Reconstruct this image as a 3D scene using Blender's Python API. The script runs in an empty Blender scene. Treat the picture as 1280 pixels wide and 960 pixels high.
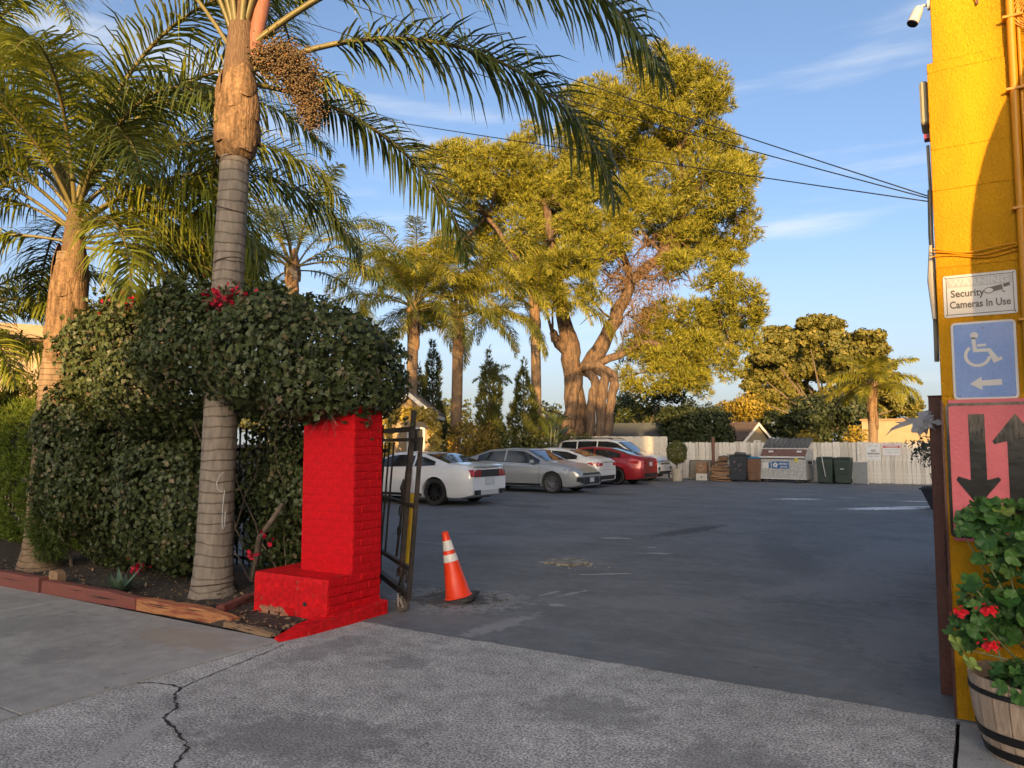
import bpy, bmesh, math, random
import numpy as np
from mathutils import Vector, Matrix, Euler
from mathutils.bvhtree import BVHTree

S = bpy.context.scene
COL = S.collection
R_ = math.radians
PI = math.pi

# ------------------------------------------------------------------ camera
# Lot frame: +X runs along the street front to the right, +Y runs into the lot.
CAM_H = 1.6
YAW = R_(31.5)
cam_d = bpy.data.cameras.new('camera')
cam = bpy.data.objects.new('camera', cam_d)
COL.objects.link(cam)
cam.location = (0, 0, CAM_H)
cam.rotation_euler = (R_(90) + math.atan(74 / 940), 0, YAW)
cam_d.sensor_width = 36
cam_d.lens = 940 / 1280 * 36
cam_d.clip_end = 3000
cam_d.clip_start = 0.05
S.camera = cam
S.render.resolution_x = 1024
S.render.resolution_y = 768

# ------------------------------------------------------------------ light
SUN_EL = R_(6.0)
SUN_AZ_VEC = Vector((0.41, -0.912, 0)).normalized()        # horizontal direction towards the sun
SUN_VEC = Vector((SUN_AZ_VEC.x * math.cos(SUN_EL), SUN_AZ_VEC.y * math.cos(SUN_EL), math.sin(SUN_EL)))
sun_d = bpy.data.lights.new('sun', 'SUN')
sun_d.energy = 3.5
sun_d.angle = R_(0.5)
sun_d.color = (1.0, 0.63, 0.25)
sun = bpy.data.objects.new('sun', sun_d)
COL.objects.link(sun)
sun.rotation_euler = (-SUN_VEC).to_track_quat('-Z', 'Y').to_euler()

W = bpy.data.worlds.new('World')
S.world = W
W.use_nodes = True
wn, wl = W.node_tree.nodes, W.node_tree.links
wn.clear()
w_out = wn.new('ShaderNodeOutputWorld')
w_bg = wn.new('ShaderNodeBackground')
w_sky = wn.new('ShaderNodeTexSky')
w_sky.sky_type = 'NISHITA'
w_sky.sun_disc = False
w_sky.sun_elevation = SUN_EL
w_sky.sun_rotation = math.atan2(SUN_AZ_VEC.x, SUN_AZ_VEC.y)
w_sky.altitude = 50
w_sky.air_density = 0.52
w_sky.dust_density = 4.6
w_sky.ozone_density = 1.1
w_bg.inputs['Strength'].default_value = 0.15
# thin cirrus streaks, all round the sky
w_tc = wn.new('ShaderNodeTexCoord')
w_map = wn.new('ShaderNodeMapping')
w_map.inputs['Scale'].default_value = (1.6, 1.6, 13.0)
w_map.inputs['Rotation'].default_value = (R_(4), R_(-5), R_(20))
w_map.inputs['Location'].default_value = (0.3, 0.9, 0.35)
w_no = wn.new('ShaderNodeTexNoise')
w_no.inputs['Scale'].default_value = 1.1
w_no.inputs['Detail'].default_value = 6
w_no.inputs['Roughness'].default_value = 0.55
w_rm = wn.new('ShaderNodeMapRange')
w_rm.interpolation_type = 'SMOOTHSTEP'
w_rm.inputs['From Min'].default_value = 0.50
w_rm.inputs['From Max'].default_value = 0.80
w_rm.inputs['To Max'].default_value = 0.85
w_mix = wn.new('ShaderNodeMix')
w_mix.data_type = 'RGBA'
w_mix.inputs[7].default_value = (2.2, 2.25, 2.3, 1)
wl.new(w_tc.outputs['Generated'], w_map.inputs['Vector'])
wl.new(w_map.outputs['Vector'], w_no.inputs['Vector'])
wl.new(w_no.outputs['Fac'], w_rm.inputs['Value'])
wl.new(w_rm.outputs['Result'], w_mix.inputs[0])
wl.new(w_sky.outputs['Color'], w_mix.inputs[6])
# pale haze towards the horizon, the same all round
w_sep = wn.new('ShaderNodeSeparateXYZ')
w_hz = wn.new('ShaderNodeMapRange')
w_hz.interpolation_type = 'SMOOTHSTEP'
w_hz.inputs['From Min'].default_value = 0.0
w_hz.inputs['From Max'].default_value = 0.30
w_hz.inputs['To Min'].default_value = 0.55
w_hz.inputs['To Max'].default_value = 0.0
w_mx2 = wn.new('ShaderNodeMix')
w_mx2.data_type = 'RGBA'
w_mx2.inputs[7].default_value = (1.95, 2.05, 2.05, 1)
wl.new(w_tc.outputs['Generated'], w_sep.inputs[0])
wl.new(w_sep.outputs['Z'], w_hz.inputs['Value'])
wl.new(w_hz.outputs['Result'], w_mx2.inputs[0])
wl.new(w_mix.outputs[2], w_mx2.inputs[6])
wl.new(w_mx2.outputs[2], w_bg.inputs['Color'])
wl.new(w_bg.outputs['Background'], w_out.inputs['Surface'])

S.view_settings.view_transform = 'Standard'
S.view_settings.look = 'None'
S.view_settings.exposure = 1.62
S.view_settings.gamma = 1.0
S.view_settings.use_curve_mapping = False

# ------------------------------------------------------------------ materials
MATS = {}


def _new(name):
    m = bpy.data.materials.new(name)
    m.use_nodes = True
    n = m.node_tree.nodes
    n.clear()
    out = n.new('ShaderNodeOutputMaterial')
    b = n.new('ShaderNodeBsdfPrincipled')
    m.node_tree.links.new(b.outputs[0], out.inputs[0])
    MATS[name] = m
    return m, n, m.node_tree.links, b, out


def c4(c):
    return (c[0], c[1], c[2], 1.0)


def mat(name, col, col2=None, rough=0.6, scale=6.0, detail=5, metal=0.0, bump=0.0, bscale=60.0,
        stretch=(1, 1, 1), coat=0.0, contrast=(0.35, 0.65), spec=0.5, fine=None, chips=None):
    """Principled with a two tone noise and optional fine bump, in object space."""
    m, n, l, b, out = _new(name)
    b.inputs['Roughness'].default_value = rough
    b.inputs['Metallic'].default_value = metal
    b.inputs['Coat Weight'].default_value = coat
    b.inputs['Coat Roughness'].default_value = 0.05
    b.inputs['Specular IOR Level'].default_value = spec
    tc = n.new('ShaderNodeTexCoord')
    mp = n.new('ShaderNodeMapping')
    mp.inputs['Scale'].default_value = stretch
    l.new(tc.outputs['Object'], mp.inputs['Vector'])
    if col2 is None:
        col2 = tuple(x * 0.86 for x in col)
    no = n.new('ShaderNodeTexNoise')
    no.inputs['Scale'].default_value = scale
    no.inputs['Detail'].default_value = detail
    no.inputs['Roughness'].default_value = 0.6
    l.new(mp.outputs['Vector'], no.inputs['Vector'])
    mr = n.new('ShaderNodeMapRange')
    mr.inputs['From Min'].default_value = contrast[0]
    mr.inputs['From Max'].default_value = contrast[1]
    l.new(no.outputs['Fac'], mr.inputs['Value'])
    mx = n.new('ShaderNodeMix')
    mx.data_type = 'RGBA'
    mx.inputs[6].default_value = c4(col)
    mx.inputs[7].default_value = c4(col2)
    l.new(mr.outputs['Result'], mx.inputs[0])
    colsock = mx.outputs[2]
    if fine is not None:                                   # (scale, amount) salt and pepper
        n2 = n.new('ShaderNodeTexNoise')
        n2.inputs['Scale'].default_value = fine[0]
        n2.inputs['Detail'].default_value = 3
        l.new(tc.outputs['Object'], n2.inputs['Vector'])
        r2 = n.new('ShaderNodeMapRange')
        r2.inputs['From Min'].default_value = 0.3
        r2.inputs['From Max'].default_value = 0.7
        r2.inputs['To Min'].default_value = 1 - fine[1]
        r2.inputs['To Max'].default_value = 1 + fine[1]
        l.new(n2.outputs['Fac'], r2.inputs['Value'])
        m2 = n.new('ShaderNodeMix')
        m2.data_type = 'RGBA'
        m2.blend_type = 'MULTIPLY'
        m2.inputs[0].default_value = 1
        l.new(colsock, m2.inputs[6])
        l.new(r2.outputs['Result'], m2.inputs[7])
        colsock = m2.outputs[2]
    if chips is not None:                                  # (scale, threshold, colour) small flaked spots
        n3 = n.new('ShaderNodeTexNoise')
        n3.inputs['Scale'].default_value = chips[0]
        n3.inputs['Detail'].default_value = 5
        l.new(tc.outputs['Object'], n3.inputs['Vector'])
        r3 = n.new('ShaderNodeMapRange')
        r3.inputs['From Min'].default_value = chips[1]
        r3.inputs['From Max'].default_value = chips[1] + .03
        l.new(n3.outputs['Fac'], r3.inputs['Value'])
        m3 = n.new('ShaderNodeMix')
        m3.data_type = 'RGBA'
        m3.inputs[7].default_value = c4(chips[2])
        l.new(r3.outputs['Result'], m3.inputs[0])
        l.new(colsock, m3.inputs[6])
        colsock = m3.outputs[2]
    l.new(colsock, b.inputs['Base Color'])
    if bump > 0:
        nb = n.new('ShaderNodeTexNoise')
        nb.inputs['Scale'].default_value = bscale
        nb.inputs['Detail'].default_value = 4
        l.new(mp.outputs['Vector'], nb.inputs['Vector'])
        bp = n.new('ShaderNodeBump')
        bp.inputs['Strength'].default_value = bump
        bp.inputs['Distance'].default_value = 0.02
        l.new(nb.outputs['Fac'], bp.inputs['Height'])
        l.new(bp.outputs['Normal'], b.inputs['Normal'])
    return m


def leaf_mat(name, c1, c2, c3=None, trans=0.35, rough=0.5, spec=0.35, per_obj=False):
    """Foliage: a colour per leaf (random per island), some light passing through."""
    m, n, l, b, out = _new(name)
    geo = n.new('ShaderNodeObjectInfo' if per_obj else 'ShaderNodeNewGeometry')
    rp = n.new('ShaderNodeValToRGB')
    e = rp.color_ramp.elements
    e[0].position = 0.0
    e[0].color = c4(c1)
    e[1].position = 1.0
    e[1].color = c4(c2)
    if c3:
        e[1].position = 0.88
        k = rp.color_ramp.elements.new(1.0)
        k.color = c4(c3)
    l.new(geo.outputs['Random' if per_obj else 'Random Per Island'], rp.inputs[0])
    l.new(rp.outputs['Color'], b.inputs['Base Color'])
    b.inputs['Roughness'].default_value = rough
    b.inputs['Specular IOR Level'].default_value = spec
    tr = n.new('ShaderNodeBsdfTranslucent')
    l.new(rp.outputs['Color'], tr.inputs['Color'])
    mx = n.new('ShaderNodeMixShader')
    mx.inputs[0].default_value = trans
    l.new(b.outputs[0], mx.inputs[1])
    l.new(tr.outputs[0], mx.inputs[2])
    l.new(mx.outputs[0], out.inputs[0])
    return m


def plain(name, col, rough=0.5, metal=0.0, coat=0.0, spec=0.5):
    return mat(name, col, tuple(x * 0.9 for x in col), rough=rough, metal=metal, coat=coat, scale=3.0, spec=spec)


# ------------------------------------------------------------------ objects
ORG = {}


def put(o, label=None, cat=None, group=None, kind=None):
    if label:
        o['label'] = label
    if cat:
        o['category'] = cat
    if group:
        o['group'] = group
    if kind:
        o['kind'] = kind
    return o


def thing(name, label, cat, loc=(0, 0, 0), rz=0.0, group=None):
    o = bpy.data.objects.new(name, None)
    COL.objects.link(o)
    o.location = loc
    o.rotation_euler = (0, 0, rz)
    o.empty_display_size = 0.2
    ORG[o.name] = Vector(loc)
    return put(o, label, cat, group)


def link(name, me, mats=None, parent=None, loc=(0, 0, 0), rot=(0, 0, 0)):
    o = bpy.data.objects.new(name, me)
    COL.objects.link(o)
    if mats is not None and not me.materials:
        for m in (mats if isinstance(mats, (list, tuple)) else [mats]):
            me.materials.append(m)
    o.location = loc
    o.rotation_euler = rot
    if parent is not None:
        o.parent = parent
        ORG[o.name] = ORG[parent.name].copy()
    else:
        ORG[o.name] = Vector(loc)
    return o


def np_mesh(name, verts, faces, midx=None, smooth=False):
    verts = np.asarray(verts, dtype=np.float32)
    faces = np.asarray(faces, dtype=np.int32)
    k = faces.shape[1]
    me = bpy.data.meshes.new(name)
    me.vertices.add(len(verts))
    me.vertices.foreach_set('co', verts.ravel())
    me.loops.add(faces.size)
    me.loops.foreach_set('vertex_index', faces.ravel())
    me.polygons.add(len(faces))
    me.polygons.foreach_set('loop_start', np.arange(0, faces.size, k, dtype=np.int32))
    me.polygons.foreach_set('loop_total', np.full(len(faces), k, dtype=np.int32))
    if midx is not None:
        me.polygons.foreach_set('material_index', np.asarray(midx, dtype=np.int32))
    if smooth:
        me.polygons.foreach_set('use_smooth', np.ones(len(faces), dtype=bool))
    me.update(calc_edges=True)
    me.validate()
    return me


class MB:
    """Collects shapes into one mesh."""

    def __init__(self):
        self.v, self.f, self.m = [], [], []

    def add(self, vs, fs, mi=0):
        o = len(self.v)
        self.v += [tuple(v) for v in vs]
        for f in fs:
            self.f.append([i + o for i in f])
            self.m.append(mi)
        return self

    def box(self, c, s, mi=0, rot=None, taper=1.0):
        x, y, z = s[0] / 2, s[1] / 2, s[2] / 2
        t = taper
        vs = [(-x, -y, -z), (x, -y, -z), (x, y, -z), (-x, y, -z),
              (-x * t, -y * t, z), (x * t, -y * t, z), (x * t, y * t, z), (-x * t, y * t, z)]
        if rot is not None:
            M = Euler(rot).to_matrix()
            vs = [M @ Vector(v) for v in vs]
        vs = [(v[0] + c[0], v[1] + c[1], v[2] + c[2]) for v in vs]
        return self.add(vs, [(0, 3, 2, 1), (4, 5, 6, 7), (0, 1, 5, 4), (1, 2, 6, 5), (2, 3, 7, 6), (3, 0, 4, 7)], mi)

    def bb(self, lo, hi, mi=0):
        return self.box([(a + b) / 2 for a, b in zip(lo, hi)], [abs(b - a) for a, b in zip(lo, hi)], mi)

    def tube(self, pts, r, n=8, mi=0, caps=True):
        pts = [Vector(p) for p in pts]
        N = len(pts)
        rs = r if isinstance(r, (list, tuple)) else [r] * N
        rings, prev = [], None
        vs, fs = [], []
        for i, p in enumerate(pts):
            t = (pts[min(i + 1, N - 1)] - pts[max(i - 1, 0)])
            t = t.normalized() if t.length > 1e-9 else Vector((0, 0, 1))
            if prev is None:
                a = Vector((0, 0, 1)) if abs(t.z) < 0.9 else Vector((1, 0, 0))
                u = t.cross(a).normalized()
            else:
                u = (prev - t * prev.dot(t)).normalized()
            prev = u
            w = t.cross(u)
            for k in range(n):
                an = 2 * PI * k / n
                vs.append(p + (u * math.cos(an) + w * math.sin(an)) * rs[i])
        for i in range(N - 1):
            for k in range(n):
                a, b = i * n + k, i * n + (k + 1) % n
                fs.append((a, b, b + n, a + n))
        if caps:
            fs.append(tuple(range(n - 1, -1, -1)))
            fs.append(tuple((N - 1) * n + k for k in range(n)))
        return self.add(vs, fs, mi)

    def lathe(self, prof, n=24, c=(0, 0, 0), axis='z', mi=0, closed=False):
        vs, fs = [], []
        for (r, h) in prof:
            for k in range(n):
                a = 2 * PI * k / n
                if axis == 'z':
                    vs.append((c[0] + r * math.cos(a), c[1] + r * math.sin(a), c[2] + h))
                else:
                    vs.append((c[0] + r * math.cos(a), c[1] + h, c[2] + r * math.sin(a)))
        P = len(prof)
        for i in range(P if closed else P - 1):
            j = (i + 1) % P
            for k in range(n):
                q = (k + 1) % n
                fs.append((i * n + k, i * n + q, j * n + q, j * n + k) if axis == 'z' else
                          (i * n + k, j * n + k, j * n + q, i * n + q))
        return self.add(vs, fs, mi)

    def prism(self, poly, d0, d1, axis='y', mi=0):
        """Extrude a 2D polygon: axis 'y' takes (x,z), 'z' takes (x,y), 'x' takes (y,z)."""
        def P(a, b, d):
            return (a, d, b) if axis == 'y' else (a, b, d) if axis == 'z' else (d, a, b)
        n = len(poly)
        vs = [P(a, b, d0) for a, b in poly] + [P(a, b, d1) for a, b in poly]
        fs = [tuple(range(n)), tuple(range(2 * n - 1, n - 1, -1))]
        for i in range(n):
            j = (i + 1) % n
            fs.append((i, i + n, j + n, j))
        return self.add(vs, fs, mi)

    def build(self, name, mats, parent=None, world=False, smooth=False, loc=(0, 0, 0), rot=(0, 0, 0), bevel=0.0):
        me = bpy.data.meshes.new(name)
        vs = self.v
        if world and parent is not None:
            o = ORG[parent.name]
            vs = [(v[0] - o.x, v[1] - o.y, v[2] - o.z) for v in vs]
        me.from_pydata(vs, [], self.f)
        me.polygons.foreach_set('material_index', self.m)
        bm = bmesh.new()
        bm.from_mesh(me)
        bmesh.ops.recalc_face_normals(bm, faces=bm.faces)
        if bevel > 0:
            bmesh.ops.bevel(bm, geom=list(bm.edges), offset=bevel, segments=1, affect='EDGES', clamp_overlap=True)
        bm.to_mesh(me)
        bm.free()
        if smooth:
            me.polygons.foreach_set('use_smooth', [True] * len(me.polygons))
            try:
                me.set_sharp_from_angle(angle=R_(40))
            except Exception:
                pass
        me.update()
        return link(name, me, mats, parent, loc, rot)


def copy_tree(o, parent=None):
    c = o.copy()
    COL.objects.link(c)
    if parent is not None:
        c.parent = parent
    for ch in list(o.children):
        copy_tree(ch, c)
    return c


def nrm(a):
    return a / np.maximum(np.linalg.norm(a, axis=-1, keepdims=True), 1e-9)


def blob_points(blobs, n, rng, shell=(0.72, 1.03), inside=0.72, lump=0.12):
    B = np.array(blobs, float)
    A = (B[:, 3] * B[:, 4] + B[:, 4] * B[:, 5] + B[:, 3] * B[:, 5])
    A = A / A.sum()
    k = rng.choice(len(B), size=int(n * 1.9), p=A)
    d = nrm(rng.normal(size=(len(k), 3)))
    ph = rng.uniform(0, 6.28, size=(len(B), 3))[k]
    lm = 1 + lump * (np.sin(d[:, 0] * 5 + ph[:, 0]) * np.sin(d[:, 1] * 5 + ph[:, 1]) + 0.6 * np.sin(d[:, 2] * 7 + ph[:, 2]))
    r = rng.uniform(shell[0] ** 2, shell[1] ** 2, size=len(k)) ** 0.5 * lm
    P = B[k, :3] + d * B[k, 3:6] * r[:, None]
    N = nrm(d / B[k, 3:6])
    keep = np.ones(len(k), bool)
    for j in range(len(B)):
        q = (((P - B[j, :3]) / B[j, 3:6]) ** 2).sum(1)
        keep &= (q > inside ** 2) | (k == j)
    P, N = P[keep][:n], N[keep][:n]
    return P, N


def kite_leaves(P, N, size, rng, tilt=0.7, aspect=0.8, hang=0.4, fold=0.18, vary=0.35):
    n = len(P)
    s = size * rng.uniform(1 - vary, 1 + vary, size=(n, 1))
    nn = nrm(N + tilt * rng.normal(size=(n, 3)) * 0.6)
    t = rng.normal(size=(n, 3)) + np.array([0, 0, -hang * 2])
    t = nrm(t - nn * (t * nn).sum(1, keepdims=True))
    b = np.cross(nn, t)
    v0 = P - t * s * 0.5
    v1 = P - t * s * 0.08 + b * s * aspect * 0.5 + nn * s * fold
    v2 = P + t * s * 0.5
    v3 = P - t * s * 0.08 - b * s * aspect * 0.5 + nn * s * fold
    V = np.stack([v0, v3, v2, v1], 1).reshape(-1, 3)
    i = np.arange(n)[:, None] * 4
    F = np.concatenate([i + np.array([[0, 1, 2]]), i + np.array([[0, 2, 3]])], 1).reshape(-1, 3)
    return V, F


def needle_tufts(P, N, length, width, k, rng, spread=0.7, up=0.2):
    n = len(P)
    P = np.repeat(P, k, 0)
    N = np.repeat(N, k, 0)
    d = nrm(N + spread * rng.normal(size=(n * k, 3)) + np.array([0, 0, up]))
    L = length * rng.uniform(0.6, 1.25, size=(n * k, 1))
    s = nrm(np.cross(d, rng.normal(size=(n * k, 3))))
    v0 = P + s * width * 0.5
    v1 = P - s * width * 0.5
    v2 = P + d * L
    V = np.stack([v0, v1, v2], 1).reshape(-1, 3)
    F = np.arange(n * k * 3).reshape(-1, 3)
    return V, F


def np_part(name, V, F, m, parent, world=True, smooth=False, midx=None):
    if world and parent is not None:
        V = np.asarray(V) - np.array(ORG[parent.name])
    return link(name, np_mesh(name, V, F, midx, smooth), m, parent)


def text_part(txt, size, m, parent, loc, width=None, ext=0.0012, rot=(PI / 2, 0, 0), name='lettering', align='CENTER', bold=0.0):
    cu = bpy.data.curves.new(name, 'FONT')
    cu.body = txt
    cu.size = size
    cu.extrude = ext
    cu.offset = bold
    cu.align_x = align
    cu.align_y = 'CENTER'
    cu.resolution_u = 3
    t = bpy.data.objects.new(name, cu)
    COL.objects.link(t)
    bpy.context.view_layer.update()
    dg = bpy.context.evaluated_depsgraph_get()
    me = bpy.data.meshes.new_from_object(t.evaluated_get(dg))
    bpy.data.objects.remove(t)
    bpy.data.curves.remove(cu)
    me.materials.clear()
    if width:
        xs = [v.co.x for v in me.vertices]
        k = width / (max(xs) - min(xs))
        for v in me.vertices:
            v.co.x *= k
    return link(name, me, m, parent, loc, rot)

# ------------------------------------------------------------------ ground materials
def ground_mat(name, base, speck, stains, rough=0.8, agg=170.0, bump=0.35, spk=(0.42, 0.62), dark=0.8, streak=None, mott=(.86, 1.1)):
    """Aggregate speckle + large wear + local stains: (x, y, rx, ry, rot_deg, colour, strength)."""
    m, n, l, b, out = _new(name)
    b.inputs['Roughness'].default_value = rough
    tc = n.new('ShaderNodeTexCoord')
    P = tc.outputs['Object']

    def noise(scale, detail, stretch=None):
        x = n.new('ShaderNodeTexNoise')
        x.inputs['Scale'].default_value = scale
        x.inputs['Detail'].default_value = detail
        x.inputs['Roughness'].default_value = 0.65
        if stretch:
            mp = n.new('ShaderNodeMapping')
            mp.inputs['Scale'].default_value = stretch[0]
            mp.inputs['Rotation'].default_value = (0, 0, R_(stretch[1]))
            l.new(P, mp.inputs['Vector'])
            l.new(mp.outputs['Vector'], x.inputs['Vector'])
        else:
            l.new(P, x.inputs['Vector'])
        return x.outputs['Fac']

    def rng_(s, a, b_, c=0.0, d=1.0):
        r = n.new('ShaderNodeMapRange')
        r.inputs['From Min'].default_value = a
        r.inputs['From Max'].default_value = b_
        r.inputs['To Min'].default_value = c
        r.inputs['To Max'].default_value = d
        l.new(s, r.inputs['Value'])
        return r.outputs['Result']

    def mix(f, a, b_, mode='MIX'):
        x = n.new('ShaderNodeMix')
        x.data_type = 'RGBA'
        x.blend_type = mode
        for sock, v in ((x.inputs[0], f), (x.inputs[6], a), (x.inputs[7], b_)):
            if hasattr(v, 'is_linked'):
                l.new(v, sock)
            elif isinstance(v, tuple):
                sock.default_value = c4(v)
            else:
                sock.default_value = v
        return x.outputs[2]

    def mul(a, b_):
        x = n.new('ShaderNodeMath')
        x.operation = 'MULTIPLY'
        l.new(a, x.inputs[0])
        if hasattr(b_, 'is_linked'):
            l.new(b_, x.inputs[1])
        else:
            x.inputs[1].default_value = b_
        return x.outputs[0]

    fine = noise(agg, 5)
    col = mix(rng_(fine, spk[0], spk[1]), base, speck)
    wear = rng_(noise(0.9, 6), 0.32, 0.68, dark, 1.16)
    col = mix(1.0, col, wear, 'MULTIPLY')
    wear2 = rng_(noise(6.5, 9), 0.32, 0.68, mott[0], mott[1])
    col = mix(1.0, col, wear2, 'MULTIPLY')
    spots = rng_(noise(6.2, 2, ((1, 1.7, 1), 20)), 0.69, 0.73)
    col = mix(mul(spots, 0.55), col, tuple(x * 0.35 for x in base))
    if streak:
        sk = rng_(noise(1.6, 7, (streak[0], streak[1])), 0.5, 0.78)
        col = mix(mul(sk, streak[3]), col, streak[2])
    jag = noise(9, 6)
    for (x, y, rx, ry, rot, cc, st) in stains:
        mp = n.new('ShaderNodeMapping')
        mp.vector_type = 'TEXTURE'
        mp.inputs['Location'].default_value = (x, y, 0)
        mp.inputs['Rotation'].default_value = (0, 0, R_(rot))
        mp.inputs['Scale'].default_value = (rx, ry, 50)
        g = n.new('ShaderNodeTexGradient')
        g.gradient_type = 'SPHERICAL'
        l.new(P, mp.inputs['Vector'])
        l.new(mp.outputs['Vector'], g.inputs['Vector'])
        ad = n.new('ShaderNodeMath')
        ad.operation = 'ADD'
        l.new(g.outputs['Fac'], ad.inputs[0])
        l.new(rng_(jag, 0.25, 0.75, -0.5, 0.5), ad.inputs[1])
        f = mul(rng_(ad.outputs[0], 0.18, 0.50), st)
        f2 = n.new('ShaderNodeMath')
        f2.operation = 'MULTIPLY'
        l.new(f, f2.inputs[0])
        l.new(rng_(g.outputs['Fac'], 0.0, 0.12), f2.inputs[1])
        col = mix(f2.outputs[0], col, cc)
    l.new(col, b.inputs['Base Color'])
    bp = n.new('ShaderNodeBump')
    bp.inputs['Strength'].default_value = bump
    bp.inputs['Distance'].default_value = 0.006
    l.new(fine, bp.inputs['Height'])
    l.new(bp.outputs['Normal'], b.inputs['Normal'])
    return m


PALE = (0.34, 0.33, 0.31)
asphalt = ground_mat('asphalt', (0.122, 0.128, 0.135), (0.178, 0.186, 0.195), [
    (-4.67, 9.06, .34, .30, 20, (0.10, 0.085, 0.06), .9),
    (-4.95, 9.02, .20, .10, 30, (0.42, 0.40, 0.36), .9),
    (-3.93, 8.56, .52, .05, 38, (0.45, 0.43, 0.40), .8),
    (-3.92, 7.2, .04, .26, -10, PALE, .8), (-3.72, 7.3, .05, .30, -14, PALE, .8), (-3.58, 6.7, .12, .08, 0, PALE, .9),
    (-3.62, 5.75, .16, .75, -8, (0.27, 0.27, 0.27), .85), (-4.3, 5.75, .9, .42, 10, (0.17, 0.165, 0.16), .7),
    (-4.60, 6.36, 1.05, .80, 20, (0.30, 0.295, 0.285), .75), (-4.62, 6.42, .66, .50, 20, (0.05, 0.046, 0.043), .95),
    (-5.22, 11.87, .34, .12, 20, (0.42, 0.40, 0.34), .9), (-3.98, 10.57, .30, .10, 20, PALE, .95), (-4.3, 11.1, .12, .08, 0, PALE, .8),
    (-1.9, 20.7, 1.5, .50, 42, (0.75, 0.75, 0.75), 1.0), (-1.35, 21.6, .8, .30, 40, (0.7, 0.7, 0.7), 1.0),
    (-4.4, 22.8, .95, .34, 30, (0.6, 0.6, 0.6), .95), (-1.34, 23.7, .7, .25, 30, (0.6, 0.6, 0.6), .9), (-3.24, 24.3, .5, .14, 25, (0.4, 0.4, 0.4), .8),
    (-4.5, 13.6, .35, 1.9, -12, (0.030, 0.031, 0.034), .8), (-5.7, 8.6, .9, .10, 45, (0.17, 0.17, 0.17), .6),
    (-1.0, 12.0, .9, 2.6, -5, (0.22, 0.222, 0.23), .6), (-1.3, 9.6, .9, 1.8, 5, (0.21, 0.213, 0.22), .6),
    (-2.4, 17.5, 2.2, 1.1, 15, (0.12, 0.122, 0.13), .5), (-0.6, 7.0, .5, 1.3, 0, (0.22, 0.22, 0.225), .5), (-2.6, 7.4, 1.6, .5, 25, (0.20, 0.20, 0.205), .5), (-1.6, 9.0, .3, 2.0, -30, (0.21, 0.213, 0.22), .45), (-2.4, 11.5, .5, 2.6, 20, (0.085, 0.088, 0.093), .6), (-6.6, 11.0, 1.6, .6, 20, (0.20, 0.20, 0.21), .45), (-7.5, 14.5, 1.8, .9, 10, (0.09, 0.092, 0.098), .6), (-9.8, 22.0, 1.2, 1.0, 0, (0.05, 0.05, 0.052), .6), (-9.7, 16.6, .9, .6, 0, (0.05, 0.05, 0.052), .6),
], rough=0.72, agg=120, bump=0.3, spk=(0.38, 0.66), dark=0.68, mott=(.84, 1.16), streak=((0.5, 3.0, 1), -18, (0.24, 0.243, 0.25), 0.5))
apron_m = ground_mat('driveway_concrete', (0.195, 0.188, 0.176), (0.64, 0.622, 0.59), [
    (-3.2, 3.0, .9, .5, 20, (0.12, 0.12, 0.118), .5), (-2.0, 4.2, .6, .4, 0, (0.14, 0.14, 0.138), .5), (-1.1, 3.9, .5, .5, 0, (0.15, 0.148, 0.145), .5),
    (-3.6, 4.4, .3, .25, 0, (0.13, 0.13, 0.13), .5), (-2.6, 2.6, .7, .35, 10, (0.34, 0.34, 0.33), .4), (-4.4, 4.3, .25, .8, 0, (0.14, 0.14, 0.14), .45),
    (-3.9, 2.4, .10, .7, 30, (0.40, 0.39, 0.38), .6), (-3.2, 2.3, .08, .6, 60, (0.42, 0.41, 0.40), .6),
], rough=0.85, agg=70, bump=0.6, spk=(0.43, 0.58), dark=.70, mott=(.72, 1.24))
walk_m = ground_mat('sidewalk_concrete', (0.27, 0.262, 0.245), (0.44, 0.425, 0.40), [
    (-5.6, 4.0, .8, .35, 0, (0.36, 0.29, 0.21), .55), (-7.2, 3.6, .6, .6, 0, (0.20, 0.195, 0.185), .5), (-8.0, 3.9, .05, .5, 0, (0.45, 0.44, 0.42), .7),
    (-6.0, 3.2, .4, .3, 0, (0.20, 0.19, 0.185), .5),
], rough=0.85, agg=120, bump=0.4, spk=(0.42, 0.60), dark=.8, mott=(.85, 1.14))
terrain_m = mat('terrain_soil', (0.09, 0.075, 0.055), (0.06, 0.065, 0.035), rough=0.95, scale=0.6, fine=(20, 0.3))
street_m = ground_mat('street_asphalt', (0.05, 0.05, 0.052), (0.08, 0.08, 0.082), [], rough=0.8, agg=100, bump=0.3)
soil_m = mat('bed_soil', (0.075, 0.055, 0.04), (0.035, 0.027, 0.02), rough=0.95, scale=14, bump=0.9, bscale=50, fine=(70, 0.45))
dark_m = plain('joint_dirt', (0.03, 0.028, 0.025), 0.95)

# ------------------------------------------------------------------ ground
mb = MB().add([(-900, -900, -0.14), (900, -900, -0.14), (900, 900, -0.14), (-900, 900, -0.14)], [(0, 1, 2, 3)])
put(mb.build('ground', terrain_m), 'dry brown earth stretching away beyond the lot and street', kind='structure')
mb = MB().add([(-200, -12, -0.11), (200, -12, -0.11), (200, -1.2, -0.11), (-200, -1.2, -0.11)], [(0, 1, 2, 3)])
put(mb.build('road', street_m), 'grey street asphalt in front of the lot', kind='structure')
rg = random.Random(17)
n = 150
w_ = 0.0
top = []
for i in range(n + 1):
    w_ = .8 * w_ + rg.uniform(-.008, .008)
    top.append((-5.0 + 4.98 * i / n, 5.178 + w_ + rg.uniform(-.003, .003)))
mb = MB().add([(-18.6, 5.2, .004)] + [(x, y, .004) for x, y in top] + [(-0.02, 33.6, .004), (-18.6, 33.6, .004)], [tuple(range(n + 4))])
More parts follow.
